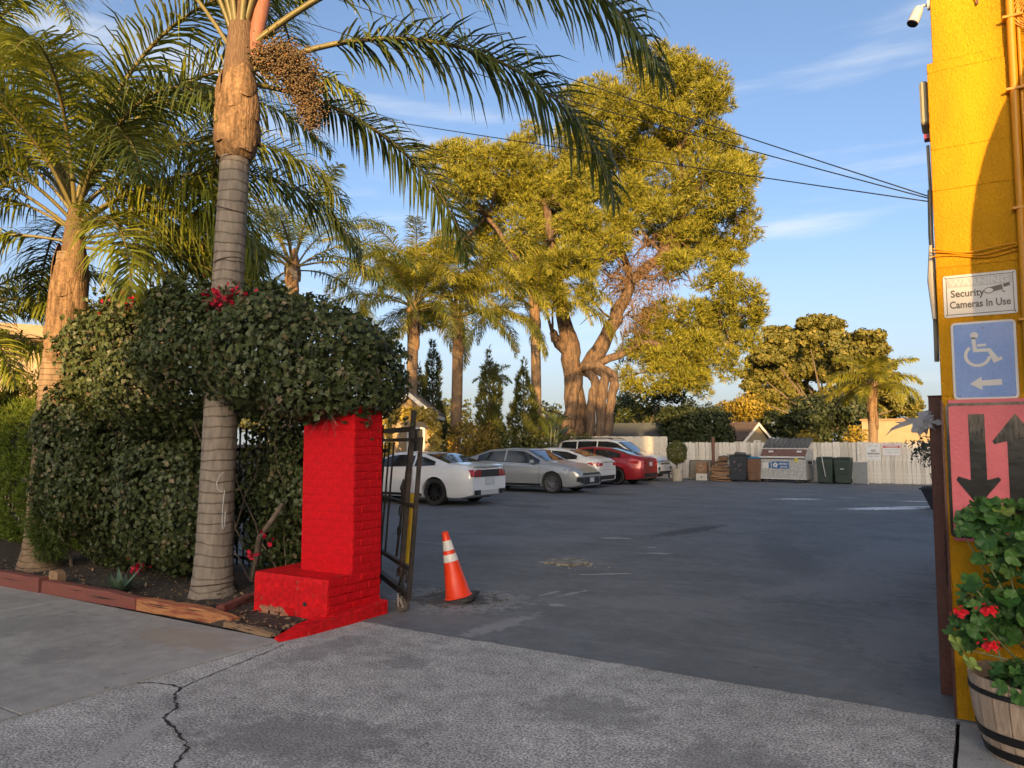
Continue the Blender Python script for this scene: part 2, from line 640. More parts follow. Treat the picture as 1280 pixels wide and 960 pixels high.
mb.add([(x, y, .004) for x, y in top] + [(x, y - .004, -.02) for x, y in top], [(i, i + 1, n + 2 + i, n + 1 + i) for i in range(n)])
put(mb.build('parking_lot', asphalt), 'dark sealed asphalt parking lot with pale stains and patches', kind='structure')
mb = MB().add([(-60, -1.2, -0.07), (60, -1.2, -0.07), (60, 5.19, -0.07), (-60, 5.19, -0.07)], [(0, 1, 2, 3)])
put(mb.build('joint_bed', dark_m), 'dark dirt filling the joints between the concrete slabs', kind='structure')


def slab(name, x0, x1, y0, y1, m, parent, z=0.0, jag=0.0, seed=0):
    rg = random.Random(seed)
    n = 40
    top = []
    pts = [(x0 + (x1 - x0) * i / n, y0) for i in range(n)] + [(x1, y0 + (y1 - y0) * i / n) for i in range(n)] + \
          [(x1 + (x0 - x1) * i / n, y1) for i in range(n)] + [(x0, y1 + (y0 - y1) * i / n) for i in range(n)]
    pts = [(x + rg.uniform(-jag, jag), y + rg.uniform(-jag, jag)) for x, y in pts]
    b = MB().prism(pts, -0.065, z, 'z')
    return b.build(name, m, parent)


drive = put(bpy.data.objects.new('driveway', None), 'grey exposed aggregate concrete driveway apron with a crack', kind='structure')
COL.objects.link(drive)
ORG['driveway'] = Vector((0, 0, 0))
slab('slab', -4.845, -0.155, -1.2, 5.19, apron_m, drive, 0.0, 0.004, 1)
walk = put(bpy.data.objects.new('sidewalk', None), 'weathered grey concrete sidewalk with open joints', kind='structure')
COL.objects.link(walk)
ORG['sidewalk'] = Vector((0, 0, 0))
xs = [-32, -29, -26, -23, -20, -17, -14, -11, -7.98, -4.872]
for i in range(len(xs) - 1):
    slab('slab', xs[i] + .006, xs[i + 1] - .006, 2.403, 4.36, walk_m, walk, 0.0, 0.003, 10 + i)
    slab('slab', xs[i] + .006, xs[i + 1] - .006, -1.2, 2.382, walk_m, walk, 0.0, 0.003, 30 + i)
for i in range(6):
    slab('slab', -0.135 + 2.4 * i, -0.145 + 2.4 * (i + 1), -1.2, 5.17, walk_m, walk, 0.0, 0.003, 50 + i)

# crack across the driveway slab: a ragged open groove
rg = random.Random(4)


def crack(name, pts, w, label):
    P = []
    for i in range(len(pts) - 1):
        a, b = Vector(pts[i]), Vector(pts[i + 1])
        k = max(2, int((b - a).length / 0.03))
        for j in range(k):
            P.append(a.lerp(b, j / k) + Vector((rg.uniform(-1, 1), rg.uniform(-1, 1))) * 0.011)
    vs, fs = [], []
    for i, p in enumerate(P):
        t = (P[min(i + 1, len(P) - 1)] - P[max(0, i - 1)]).normalized()
        q = Vector((-t.y, t.x)) * w * rg.uniform(0.25, 1.3) * 0.5
        vs += [(p.x + q.x, p.y + q.y, 0.003), (p.x - q.x, p.y - q.y, 0.003)]
    for i in range(len(P) - 1):
        fs.append((2 * i, 2 * i + 1, 2 * i + 3, 2 * i + 2))
    o = MB().add(vs, fs).build(name, dark_m, drive)
    return o


crack('crack', [(-4.70, 3.18), (-4.50, 3.20), (-4.44, 3.10), (-4.20, 2.95), (-4.10, 2.80), (-3.86, 2.72), (-3.60, 2.60), (-3.44, 2.42), (-3.3, 2.2), (-3.1, 1.6)], 0.019, '')
crack('crack', [(-4.50, 3.20), (-4.58, 3.5), (-4.66, 3.9), (-4.76, 4.3)], 0.011, '')
crack('crack', [(-4.82, 3.1), (-4.70, 3.18)], 0.02, '')

# ------------------------------------------------------------------ added buildings behind the viewer, skyline shaped to shade the lot
stucco_added = mat('added_building_stucco', (0.55, 0.5, 0.42), (0.5, 0.45, 0.38), rough=0.9, scale=2)
roof_added = mat('added_building_roof', (0.12, 0.1, 0.09), rough=0.9)
glass_dark = plain('dark_glass', (0.02, 0.025, 0.03), 0.05, spec=0.8)
cuts = [(-70, 17.1, 8.45), (17.1, 20.6, 11.15), (20.6, 24.55, 12.9), (24.55, 25.3, 8.95), (25.3, 90, 11.3)]
for i, (a, b, h) in enumerate(cuts):
    t = thing('added_shade_building', 'added flat roofed building shading the lot, %s' %
              ['long low one at the left end', 'tall narrow one beside low one', 'second tall one with a plain parapet', 'low gap building', 'long tall one at the right end'][i],
              'building', ((a + b) / 2, -54, -0.05))
    w = b - a
    MB().bb((-w / 2 + .01, -4, 0), (w / 2 - .01, 3.69, 4.6)).build('wall', stucco_added, t)
    MB().bb((-w / 2 + .003, 3.70, 0), (w / 2 - .003, 4, h)).build('shade_parapet', stucco_added, t)
    MB().bb((-w / 2 + .01, -4.15, 4.601), (w / 2 - .01, 3.69, 4.75)).build('roof', roof_added, t)
    k = max(1, int(w / 4))
    for j in range(k):
        x = -w / 2 + (j + .5) * w / k
        MB().bb((x - min(1.2, w / k / 3), 4.0, .9), (x + min(1.2, w / k / 3), 4.05, 2.6)).build('window', glass_dark, t)

# ------------------------------------------------------------------ red brick pillar
red_m = mat('red_paint', (0.62, 0.005, 0.010), (0.50, 0.004, 0.009), rough=0.62, scale=7, bump=0.35, bscale=90, spec=0.18, fine=(26, .16), chips=(11, .70, (.30, .05, .04)))
red_worn = mat('red_paint_worn', (0.63, 0.008, 0.012), (0.48, 0.007, 0.010), rough=0.65, scale=9, bump=0.35, bscale=40, spec=0.18, fine=(22, .2), chips=(9, .66, (.32, .10, .06)))
brick_bare = mat('bare_brick', (0.42, 0.17, 0.09), (0.32, 0.2, 0.13), rough=0.95, scale=22, bump=0.9, bscale=60)
PX0, PX1, PY0, PY1, PYS = -5.81, -4.87, 4.86, 5.55, 5.16      # base x range, base y range, shaft front
pil = thing('brick_pillar', 'bright red painted brick gate pillar with a low block at its foot', 'pillar', (-5.3, 5.2, 0))
SX0 = -5.52
MB().bb((SX0, PYS, 0.36), (PX1, PY1, 1.945)).build('shaft', red_m, pil, world=True)
# lumpy rendered block with a broken lower edge
rg = random.Random(9)
b = MB()
nx, nz = 22, 10
vs, fs = [], []
for i in range(nx + 1):
    for j in range(nz + 1):
        u, v = i / nx, j / nz
        x = PX0 + (PX1 + .006 - PX0) * u
        z = 0.40 * v
        y = PY0 + rg.uniform(-.0025, .0025)
        if v < 0.3 and 0.15 < u < 0.55:
            y += 0.05 * (1 - v / 0.3) * (0.6 + 0.4 * rg.random())
        if j == nz:
            y += .012
        vs.append((x, y, z))
for i in range(nx):
    for j in range(nz):
        a = i * (nz + 1) + j
        fs.append((a, a + nz + 1, a + nz + 2, a + 1))
b.add(vs, fs)
b.bb((PX0, PY0 + .06, 0.0), (PX1 - .01, PY1, 0.385)).bb((PX1 - .06, PY0 + .004, 0.0), (PX1 - .001, PY0 + .061, 0.39))
b.add([(PX0, PY0 + .012, .40), (PX1 - .004, PY0 + .012, .40), (PX1 - .004, PY1 - .003, .41), (PX0, PY1 - .003, .41)], [(0, 1, 2, 3)])
b.add([(PX0 - .001, PY0 + .012, 0), (PX0 - .001, PY1 - .003, 0), (PX0 - .001, PY1 - .003, .41), (PX0 - .001, PY0 + .012, .40)], [(0, 3, 2, 1)])
b.build('base_block', red_worn, pil, world=True)
MB().tube([(-5.14, PY0 + .004, .17), (-5.14, PY0 - .012, .17)], [.022, .018], 12).build('drain_hole', dark_m, pil, world=True)
b = MB()
for k in range(26):
    x, z = -5.57 + rg.gauss(0, .13), rg.uniform(0.0, .10)
    b.box((x, PY0 + .01, z), (rg.uniform(.03, .07), .06, rg.uniform(.02, .04)), 0, (rg.uniform(-.4, .4),) * 3)
b.build('exposed_brick', brick_bare, pil, world=True)


def brick_mesh(w, h, d, seed):
    rg = random.Random(seed)
    b = MB()
    b.box((0, 0, 0), (w, d, h))
    b.v = [(x + rg.uniform(-.0025, .0025), y + rg.uniform(-.0015, .0015), z + rg.uniform(-.0025, .0025)) for x, y, z in b.v]
    me = bpy.data.meshes.new('brick')
    me.from_pydata(b.v, [], b.f)
    bm = bmesh.new()
    bm.from_mesh(me)
    bmesh.ops.recalc_face_normals(bm, faces=bm.faces)
    bmesh.ops.bevel(bm, geom=list(bm.edges), offset=.004, segments=1, affect='EDGES')
    bm.to_mesh(me)
    bm.free()
    me.materials.append(red_m)
    return me


BM_ = {}


def brick(w, h, d, var):
    k = (round(w, 3), h, d, var)
    if k not in BM_:
        BM_[k] = brick_mesh(w, h, d, hash(k) % 999)
    return BM_[k]


ch, bl = 0.0765, 0.205
o0 = ORG[pil.name]


def lay_face(s0, s1, z0, z1, where, proud):
    """Courses of bricks on a face; 'front' runs along x, 'side' along y."""
    rg = random.Random(int(s0 * 100) + int(z0 * 10))
    n = int(round((z1 - z0) / ch))
    for c in range(n):
        z = z0 + (c + .5) * ch
        x = s0 - (bl / 2 if c % 2 else 0)
        while x < s1 - .012:
            a, b_ = max(x, s0), min(x + bl, s1)
            x += bl
            if b_ - a < .03:
                continue
            w = b_ - a - .009
            me = brick(w, ch - .009, .02, rg.randint(0, 2))
            off = proud + rg.uniform(-.002, .002) * (.35 if where == 'front' else 1)
            if where == 'front':
                link('brick', me, None, pil, ((a + b_) / 2 - o0.x, PYS + .01 - off - o0.y, z))
            else:
                link('brick', me, None, pil, (PX1 - .01 + off - o0.x, (a + b_) / 2 - o0.y, z), (0, 0, PI / 2))


lay_face(SX0 + .002, PX1 - .002, 0.415, 1.96, 'front', .0009)
lay_face(PYS + .002, PY1 - .002, 0.415, 1.96, 'side', .0055)
lay_face(PY0 + .006, PY1 - .002, 0.02, 0.40, 'side', .0045)

# red kerb beside the pillar, broken front tip
b = MB()
pts = [(-4.96, 4.36), (-4.84, 4.31), (-4.79, 4.6), (-4.775, 5.0), (-4.77, 5.55), (-4.866, 5.55), (-4.866, 4.84), (-4.93, 4.84), (-4.97, 4.6)]
n = len(pts)
hz = [.012, .012, .075, .10, .13, .13, .11, .11, .07]
vs = [(x, y, -.01) for x, y in pts] + [(x, y, h) for (x, y), h in zip(pts, hz)]
b.add(vs, [tuple(range(n))] + [(i, (i + 1) % n, (i + 1) % n + n, i + n) for i in range(n)] +
      [(n + 0, n + 1, n + 2, n + 8), (n + 8, n + 2, n + 3, n + 7), (n + 7, n + 3, n + 6), (n + 3, n + 4, n + 5, n + 6)])
put(b.build('kerb', red_worn, None, bevel=0.006), 'low red painted concrete kerb wedge along the foot of the pillar', 'kerb')

# ------------------------------------------------------------------ planting bed with timber edging
N = 60
vs, fs = [], []
rs = np.random.default_rng(3)
for i in range(N + 1):
    for j in range(17):
        x = -14 + 9.02 * i / N
        y = 4.42 + (2.1 if x < -5.83 else .46) * j / 16
        z = 0.05 + .03 * math.sin(x * 2.1) * math.sin(y * 3) + rs.uniform(-.012, .012)
        if x > -6.1:
            z = 0.02 + rs.uniform(-.012, .012) + .02
        if j == 0:
            z = -.01
        vs.append((x, y, z))
for i in range(N):
    for j in range(16):
        a = i * 17 + j
        fs.append((a, a + 17, a + 18, a + 1))
put(MB().add(vs, fs).build('planting_bed', soil_m, None, smooth=True), 'bare brown soil of the planting bed behind the timber edging', kind='structure')
rs = np.random.default_rng(12)
n = 1500
P = np.stack([rs.uniform(-11, -5.0, n), 4.45 + rs.uniform(0, 1, n) ** 1.6 * 1.6, rs.uniform(.06, .09, n)], 1)
keep = ~((P[:, 0] > -5.85) & (P[:, 1] > 4.85))
P = P[keep]
P[:, 2] = np.where(P[:, 0] > -6.1, .055, P[:, 2])
V, F = kite_leaves(P, np.tile([0, 0, 1.], (len(P), 1)), .04, rs, .5, .5, 0, .1, .6)
litter_m = leaf_mat('leaf_litter', (0.10, 0.06, 0.035), (0.30, 0.20, 0.11), (0.20, 0.21, 0.09), trans=0.0)
put(link('leaf_litter', np_mesh('leaf_litter', V, F), litter_m), 'dry fallen leaves and small weeds scattered over the soil bed', kind='stuff')

timber_m = mat('red_brown_timber', (0.27, 0.065, 0.045), (0.19, 0.075, 0.055), rough=0.75, scale=5, stretch=(1.5, 14, 14), bump=0.7, bscale=18)
timber_worn = mat('worn_orange_timber', (0.30, 0.075, 0.04), (0.50, 0.22, 0.085), rough=0.8, scale=3.2, stretch=(1.2, 7, 7), bump=0.9, bscale=20, contrast=(0.42, 0.58))
timber_raw = mat('raw_split_wood', (0.42, 0.27, 0.15), (0.30, 0.18, 0.10), rough=0.9, scale=5, stretch=(1.5, 16, 16), bump=0.8, bscale=18)


def timber(a, b_, w, h, m, label, taper_end=1.0, z=0.0, group='timbers edging the planting bed', seed=0):
    rg = random.Random(seed)
    a, b_ = Vector(a), Vector(b_)
    L = (b_ - a).length
    t = thing('edging_timber', label, 'timber', (a.x, a.y, z), math.atan2(b_.y - a.y, b_.x - a.x), group)
    mb = MB()
    n = 14
    vs, fs = [], []
    for i in range(n + 1):
        u = i / n
        k = 1 - (1 - taper_end) * max(0, (u - .55) / .45) ** 2
        hh = h * k + rg.uniform(-.005, .005)
        ww = w * (0.75 + .25 * k)
        x = L * u
        ring = [(-.5, 0), (.5, 0), (.5, .88), (.42, 1), (-.42, 1), (-.5, .88)]
        for (p, q) in ring:
            vs.append((x + rg.uniform(-.004, .004), p * ww + rg.uniform(-.004, .004), q * hh + rg.uniform(-.003, .003)))
    for i in range(n):
        for k in range(6):
            p, q = i * 6 + k, i * 6 + (k + 1) % 6
            fs.append((p, q, q + 6, p + 6))
    fs += [tuple(range(6)), tuple(n * 6 + k for k in range(5, -1, -1))]
    mb.add(vs, fs)
    mb.build('beam', m, t)
    # long drying splits along the front face
    sp = MB()
    for k in range(3):
        x0 = rg.uniform(.1, .6) * L
        x1 = x0 + rg.uniform(.12, .3) * L
        zz = h * rg.uniform(.35, .8)
        sp.add([(x0, -w / 2 - .006, zz), ((x0 + x1) / 2, -w / 2 - .006, zz - .005), (x1, -w / 2 - .006, zz + .002), ((x0 + x1) / 2, -w / 2 - .006, zz + .005)], [(0, 1, 2, 3)])
    sp.build('split', dark_m, t)
    return t


timber((-14.2, 4.36), (-10.7, 4.38), .11, .16, timber_m, 'red brown edging timber running off the left of the picture', seed=1)
timber((-10.66, 4.36), (-8.62, 4.40), .11, .155, timber_m, 'tall smooth red brown edging timber in front of the left palm base', seed=2)
timber((-8.58, 4.41), (-6.95, 4.45), .11, .13, timber_m, 'middle red brown edging timber below the agave plant', 0.85, seed=3)
timber((-6.93, 4.45), (-5.62, 4.50), .11, .115, timber_worn, 'worn edging timber bleached orange with a rounded rotten end', 0.55, seed=4)
timber((-5.98, 4.62), (-6.28, 5.34), .08, .11, timber_m, 'short red brown timber turned into the bed by the palm trunk', 0.8, seed=5)
timber((-5.66, 4.44), (-5.02, 4.40), .06, .04, timber_raw, 'thin raw split of wood between the timber edging and red kerb', 0.4, seed=6)
timber((-8.64, 4.50), (-8.50, 4.52), .10, .22, timber_raw, 'small pale stub of wood behind the timber joint', 0.9, seed=7, group='timbers edging the planting bed')

# ------------------------------------------------------------------ iron fence behind the hedge
iron_m = mat('black_iron', (0.018, 0.017, 0.017), (0.03, 0.026, 0.024), rough=0.55, scale=20, metal=0.3)
fen = thing('iron_fence', 'black wrought iron picket fence hidden behind the bougainvillea hedge', 'fence', (-9.5, 6.35, 0))
MB().bb((-4.5, -.015, .16), (4.0, .015, .20)).bb((-4.5, -.015, 1.5), (4.0, .015, 1.54)).build('rail', iron_m, fen)
pk = MB().bb((-.009, -.009, .08), (.009, .009, 1.72)).bb((-.018, -.006, 1.72), (.018, .006, 1.80)).build('picket', iron_m, fen, loc=(-4.45, 0, 0))
for i in range(1, 72):
    c = pk.copy()
    COL.objects.link(c)
    c.location.x = -4.45 + .118 * i

# ------------------------------------------------------------------ sliding gate end, parked behind the pillar, leaning
gate_m = mat('rusty_gate_iron', (0.022, 0.019, 0.018), (0.07, 0.045, 0.035), rough=0.6, scale=9, metal=0.35, contrast=(.45, .75), bump=.2)
gt = thing('iron_gate', 'dark leaning wrought iron gate leaf on a caster wheel beside the red pillar', 'gate', (-4.6, 5.63, 0))
GD = Vector((-.8, .6, 0))
LEAN = Vector((.853, .522, 0)) * .068


def gp(t, z, off=0.0):
    return GD * t + LEAN * z + Vector((.6, .8, 0)) * off + Vector((0, 0, z))


def gbar(name, t0, z0, t1, z1, w, d=None, m=gate_m):
    """Flat bar between two points of the leaf plane."""
    d = d or w
    p, q = gp(t0, z0), gp(t1, z1)
    ax = (q - p).normalized()
    n_ = Vector((.6, .8, 0))
    s = ax.cross(n_).normalized()
    n_ = s.cross(ax).normalized()
    vs = []
    for P in (p, q):
        for a, b_ in ((-1, -1), (1, -1), (1, 1), (-1, 1)):
            vs.append(P + s * a * w / 2 + n_ * b_ * d / 2)
    mb = MB().add(vs, [(0, 1, 2, 3), (7, 6, 5, 4), (0, 4, 5, 1), (1, 5, 6, 2), (2, 6, 7, 3), (3, 7, 4, 0)])
    return mb.build(name, m, gt)


gbar('stile', 0, .12, 0, 1.66, .038)
gbar('stile', .36, .30, .36, 1.93, .046)
gbar('rail', .0275, .17, 3.4, .17, .06)
gbar('rail', .0275, .41, 3.4, .41, .04)
gbar('rail', .0275, 1.0, 3.4, 1.0, .035)
gbar('rail', .0275, 1.635, 3.4, 1.635, .035)
gbar('rail', .37, 1.74, 3.4, 1.74, .05)
for k in range(10):
    gbar('picket', 1.15 + .22 * k, .43, 1.15 + .22 * k, 1.61, .018)
gbar('brace', .42, 1.6, .62, .45, .022)


def gscroll(name, t, z, r, a0, a1, w=.012, shrink=.5):
    pts = []
    for i in range(22):
        u = i / 21
        an = a0 + (a1 - a0) * u
        rr = r * (1 - shrink * u)
        pts.append(gp(t + rr * math.cos(an), z + rr * math.sin(an)))
    return MB().tube(pts, w, 6).build(name, gate_m, gt)


gscroll('scroll', .20, .29, .10, -1.2, 3.6)
gscroll('scroll', .46, .29, .10, 4.2, -.4)
gscroll('scroll', .60, .72, .09, 1.8, 6.9, .008)
gscroll('scroll', .60, .90, .06, 1.8, -3.9, .008)
MB().tube([gp(.58, 1.0), gp(.58, 1.10), gp(.58, 1.14), gp(.58, 1.24)], [.010, .014, .03, .003], 8).tube(
    [gp(.50, 1.16), gp(.53, 1.12), gp(.58, 1.11), gp(.63, 1.12), gp(.66, 1.16)], .009, 6).build('finial', gate_m, gt)
rubber_m = mat('worn_rubber', (0.035, 0.03, 0.028), (0.09, 0.075, 0.065), rough=0.85, scale=14)
steel_m = mat('dull_steel', (0.32, 0.30, 0.28), (0.2, 0.17, 0.15), rough=0.45, metal=0.8, scale=30)
wb = MB()
wb.lathe([(.018, -.02), (.055, -.022), (.066, -.012), (.066, .012), (.055, .022), (.018, .02)], 22, axis='y', closed=True)
cw = wb.build('caster_wheel', rubber_m, gt, smooth=True, loc=(-.10, .045, .066), rot=(0, 0, R_(20)))
MB().box((-.035, 0, .05), (.016, .052, .12)).box((0.0, -.028, .03), (.022, .006, .10), 0, (0, -.35, 0)).box((0.0, .028, .03), (.022, .006, .10), 0, (0, -.35, 0)).build('fork', steel_m, cw)
yel_m = mat('yellow_post_paint', (0.72, 0.46, 0.02), (0.6, 0.36, 0.02), rough=0.5, scale=8)
t = thing('yellow_post', 'yellow painted steel post standing behind the leaning iron gate', 'post', (-6.24, 7.62, 0))
MB().tube([(0, 0, 0), (.06, .04, .95)], .055, 18).build('tube', yel_m, t, smooth=True)
MB().box((.036, -.062, .60), (.05, .012, .07), 0, (0, .06, .6)).build('reflector', plain('red_reflector', (.45, .02, .02), .3), t)

# ------------------------------------------------------------------ traffic cone, tilted in its pothole
cone_o = mat('cone_orange', (0.85, 0.055, 0.012), (0.78, 0.045, 0.010), rough=0.4, scale=6, spec=0.45)
cone_w = mat('cone_sleeve', (0.72, 0.70, 0.68), (0.5, 0.47, 0.44), rough=0.45, scale=9, contrast=(.45, .7))
cone_b = mat('cone_base_rubber', (0.02, 0.02, 0.02), (0.04, 0.038, 0.036), rough=0.7, scale=12)
cn = thing('traffic_cone', 'orange traffic cone with two white bands leaning over in a pothole', 'traffic cone', (-4.57, 6.42, 0.0))
# lean towards the left of the picture
ax = Vector((.522, -.853, 0)).normalized()
cn.rotation_mode = 'QUATERNION'
from mathutils import Quaternion
cn.rotation_quaternion = Quaternion(Vector((-.522, .853, 0)), R_(-12.5))


def cr(z):
    return .132 - (.132 - .030) * (z - .04) / .66


def band(name, z0, z1, m, off, n=28, caps=False):
    prof = [(cr(z0) + off, z0), (cr((z0 + z1) / 2) + off, (z0 + z1) / 2), (cr(z1) + off, z1)]
    b = MB().lathe(prof, n)
    return b.build(name, m, cn, smooth=True)


b = MB().lathe([(.15, .03), (cr(.05), .05), (cr(.3), .3), (cr(.64), .64), (.036, .66), (.036, .70), (.030, .705), (.022, .705), (.018, .60)], 28)
b.build('cone_body', cone_o, cn, smooth=True)
band('reflective_band', .40, .475, cone_w, .0025)
band('reflective_band', .515, .615, cone_w, .0025)
b = MB().prism([(-.18, -.14), (-.14, -.18), (.14, -.18), (.18, -.14), (.18, .14), (.14, .18), (-.14, .18), (-.18, .14)], -.005, .035, 'z')
b.build('base', cone_b, cn, bevel=.006, rot=(0, 0, R_(20)))
# pothole rim rubble
rg = random.Random(21)
b = MB()
for k in range(110):
    a = rg.uniform(0, 2 * PI)
    r = rg.uniform(.24, .46)
    s = rg.uniform(.006, .022)
    b.box((-4.60 + r * math.cos(a) * 1.2, 6.42 + r * math.sin(a), s * .3), (s * rg.uniform(.8, 1.6), s, s * .7), 0, (rg.random(), rg.random(), rg.random() * 3))
put(b.build('asphalt_rubble', mat('rubble_grey', (.14, .13, .125), (.07, .065, .065), rough=.95, scale=30)), 'loose broken bits of asphalt round the traffic cone', kind='stuff')
# low patch of concrete round the drain in the lot
b = MB()
pp = []
for k in range(16):
    a = 2 * PI * k / 16
    r = rg.uniform(.75, 1.2)
    pp.append((-4.72 + .27 * r * math.cos(a), 9.12 + .30 * r * math.sin(a)))
b.prism(pp, -.01, .030, 'z')
put(b.build('concrete_patch', mat('patch_concrete', (.36, .34, .30), (.15, .13, .10), rough=.9, scale=14, bump=.6)), 'rough pale concrete lump on the dark asphalt near the cone', 'patch')

b = MB()
for k in range(26):
    s = rg.uniform(.008, .026)
    b.box((-4.50 + rg.gauss(0, .20), 8.98 + rg.gauss(0, .14), .006 + s * .3), (s * rg.uniform(.8, 1.7), s, s * .8), 0, (rg.random(), rg.random(), rg.random() * 3))
put(b.build('gravel_bits', MATS['patch_concrete']), 'loose gravel bits beside the pale concrete lump in the lot', kind='stuff')

# ------------------------------------------------------------------ yellow building on the right
yw = mat('yellow_stucco', (0.57, 0.275, 0.003), (0.44, 0.205, 0.003), rough=0.8, scale=2.0, stretch=(1.4, 1.4, .6), bump=0.6, bscale=70, fine=(110, .14), spec=.25)
yp = mat('yellow_paint', (0.63, 0.27, 0.004), (0.56, 0.235, 0.004), rough=0.45, scale=6)
brown_m = mat('brown_steel_paint', (0.115, 0.036, 0.022), (0.085, 0.03, 0.02), rough=0.5, scale=7, bump=.15, fine=(60, .2))
white_p = mat('white_plastic', (0.62, 0.60, 0.57), (0.55, 0.53, 0.5), rough=0.45)
black_p = plain('black_plastic', (0.012, 0.012, 0.012), 0.4)
WY = 5.2
yb = thing('yellow_building', 'bright yellow stucco corner building with pipes, signs and arrows on its front', 'building', (-.15, WY, 0))
cz = [0, 1.10, 1.88, 2.66, 3.14, 3.40, 3.893]
for i in range(6):
    MB().bb((-.157, WY, cz[i]), (7, 12.5, cz[i + 1])).build('wall', yw, yb, world=True, bevel=.004)
MB().bb((-.157, WY + .004, 3.893), (.247, 12.5, 3.957)).build('ledge', yw, yb, world=True, bevel=.004)
MB().bb((-.124, WY + .012, 3.9572), (7, 12.5, 6.2)).build('upper_wall', yw, yb, world=True, bevel=.004)
MB().bb((.2475, WY + .010, 3.8932), (7, 12.5, 3.9568)).build('wall', yw, yb, world=True)
MB().bb((-.175, WY - .012, 6.2), (7.1, 12.6, 6.32)).build('coping', yw, yb, world=True)
MB().tube([(.285, WY - .032, 1.9), (.285, WY - .032, 6.19)], .022, 14).build('pipe', yp, yb, world=True, smooth=True)
MB().tube([(.322, WY - .022, 2.6), (.322, WY - .022, 6.19)], .011, 10).build('conduit', yp, yb, world=True, smooth=True)
for z in (3.66, 4.10, 2.95, 2.3):
    MB().bb((.245, WY - .058, z), (.345, WY - .001, z + .014)).build('pipe_strap', yp, yb, world=True)
MB().bb((-.163, WY - .006, 0.0), (-.150, WY + .03, 1.85)).build('corner_guard', brown_m, yb, world=True)
b = MB()
for k in range(3):
    pts = []
    for i in range(15):
        u = i / 14
        pts.append((-.165 + .55 * u, WY - .012 - .006 * k, 2.735 + .018 * k - .03 * math.sin(PI * u) + .01 * math.sin(9 * u + k)))
    b.tube(pts, .0045, 6)
b.tube([(-.162, WY + .03, 2.74), (-.17, WY - .01, 2.735)], .006, 6)
b.build('cable_bundle', yp, yb, world=True)
rg = random.Random(2)
b = MB()
for k in range(6):
    r = .055 + .012 * k
    pts = [(.42 + r * 1.15 * math.cos(a), WY - .02 - .004 * k, 4.12 + r * math.sin(a)) for a in [2 * PI * i / 20 for i in range(21)]]
    b.tube(pts, .004, 5)
b.tube([(.37, WY - .02, 4.08), (.36, WY - .012, 3.9), (.345, WY - .012, 3.82)], .004, 5)
b.build('cable_coil', yp, yb, world=True)
b = MB()
b.tube([(.10, WY + .006, 4.36), (.115, WY - .006, 4.30), (.125, WY - .008, 4.27)], .004, 6).box((.125, WY - .006, 4.265), (.012, .01, .02))
b.build('loose_wire', brown_m, yb, world=True)
MB().bb((-.205, WY + .06, 3.60), (-.158, WY + .26, 3.88)).build('utility_box', mat('tan_box', (.42, .36, .22), rough=.6), yb, world=True, bevel=.012)
MB().bb((-.19, WY + .05, 3.50), (-.158, WY + .12, 3.53)).build('red_lamp', plain('dark_red_plastic', (.3, .01, .03), .4), yb, world=True)
b = MB()
b.tube([(-.172, WY + .07, 3.46), (-.168, WY + .05, 3.2), (-.172, WY + .05, 2.9), (-.166, WY + .05, 2.6)], .009, 8)
b.tube([(-.172, WY + .09, 3.18), (-.178, WY + .09, 2.9), (-.172, WY + .09, 2.5), (-.175, WY + .09, 2.1)], .014, 8)
b.build('side_conduit', mat('grey_conduit', (.10, .09, .085), (.30, .25, .16), rough=.6, scale=2.5), yb, world=True, smooth=True)
MB().tube([(-.178, WY + .05, 2.82), (-.185, WY + .06, 2.6), (-.176, WY + .05, 2.36)], [.012, .022, .012], 8).build(
    'tape_wrap', mat('tape', (.5, .44, .36), rough=.7), yb, world=True, smooth=True)

# added barrel awning outside the right edge, rounded to shadow the yellow wall
aw = thing('added_shade_awning', 'added rounded yellow awning beyond the right edge, casting the curved wall shadow', 'awning', (3.01, WY, 2.0))
n = 30
vs, fs = [], []
for i in range(n + 1):
    a = PI * i / n
    for y in (-.01, -1.75):
        vs.append((2.2 * math.cos(a), y, .88 + 2.2 * math.sin(a)))
for i in range(n):
    fs.append((2 * i, 2 * i + 1, 2 * i + 3, 2 * i + 2))
mb = MB().add(vs, fs)
mb.add([vs[2 * i + 1] for i in range(n + 1)], [tuple(range(n + 1))])
mb.build('canopy', mat('added_awning_fabric', (.6, .32, .02), rough=.8), aw)
MB().bb((-2.2, -1.75, .3), (2.2, -1.745, .879)).build('added_valance', MATS['added_awning_fabric'], aw)

# security camera
sc = thing('security_camera', 'white security camera on a bracket at the top of the yellow wall', 'camera', (-.126, WY + .05, 4.36))
MB().tube([(0, 0, 0), (-.014, 0, 0)], .034, 18).build('mount', white_p, sc, smooth=True)
MB().tube([(-.014, 0, 0), (-.04, -.005, .0), (-.055, -.02, -.015), (-.06, -.03, -.03)], .009, 8).build('bracket', white_p, sc, smooth=True)
d = Vector((-.045, -.03, -.115)).normalized()
p0 = Vector((-.058, -.03, -.022))
MB().tube([p0 - d * .004, p0, p0 + d * .03, p0 + d * .112], [.012, .024, .031, .034], 20).build('housing', white_p, sc, smooth=True)
MB().tube([p0 + d * .1125, p0 + d * .118], .031, 20).build('lens', black_p, sc)

# ------------------------------------------------------------------ signs on the wall
def rrect(w, h, r, n=5, cx=0.0, cz=0.0):
    pts = []
    for (sx, sz, a0) in ((1, 1, 0), (-1, 1, PI / 2), (-1, -1, PI), (1, -1, 1.5 * PI)):
        for i in range(n + 1):
            a = a0 + PI / 2 * i / n
            pts.append((cx + sx * (w / 2 - r) + r * math.cos(a), cz + sz * (h / 2 - r) + r * math.sin(a)))
    return pts


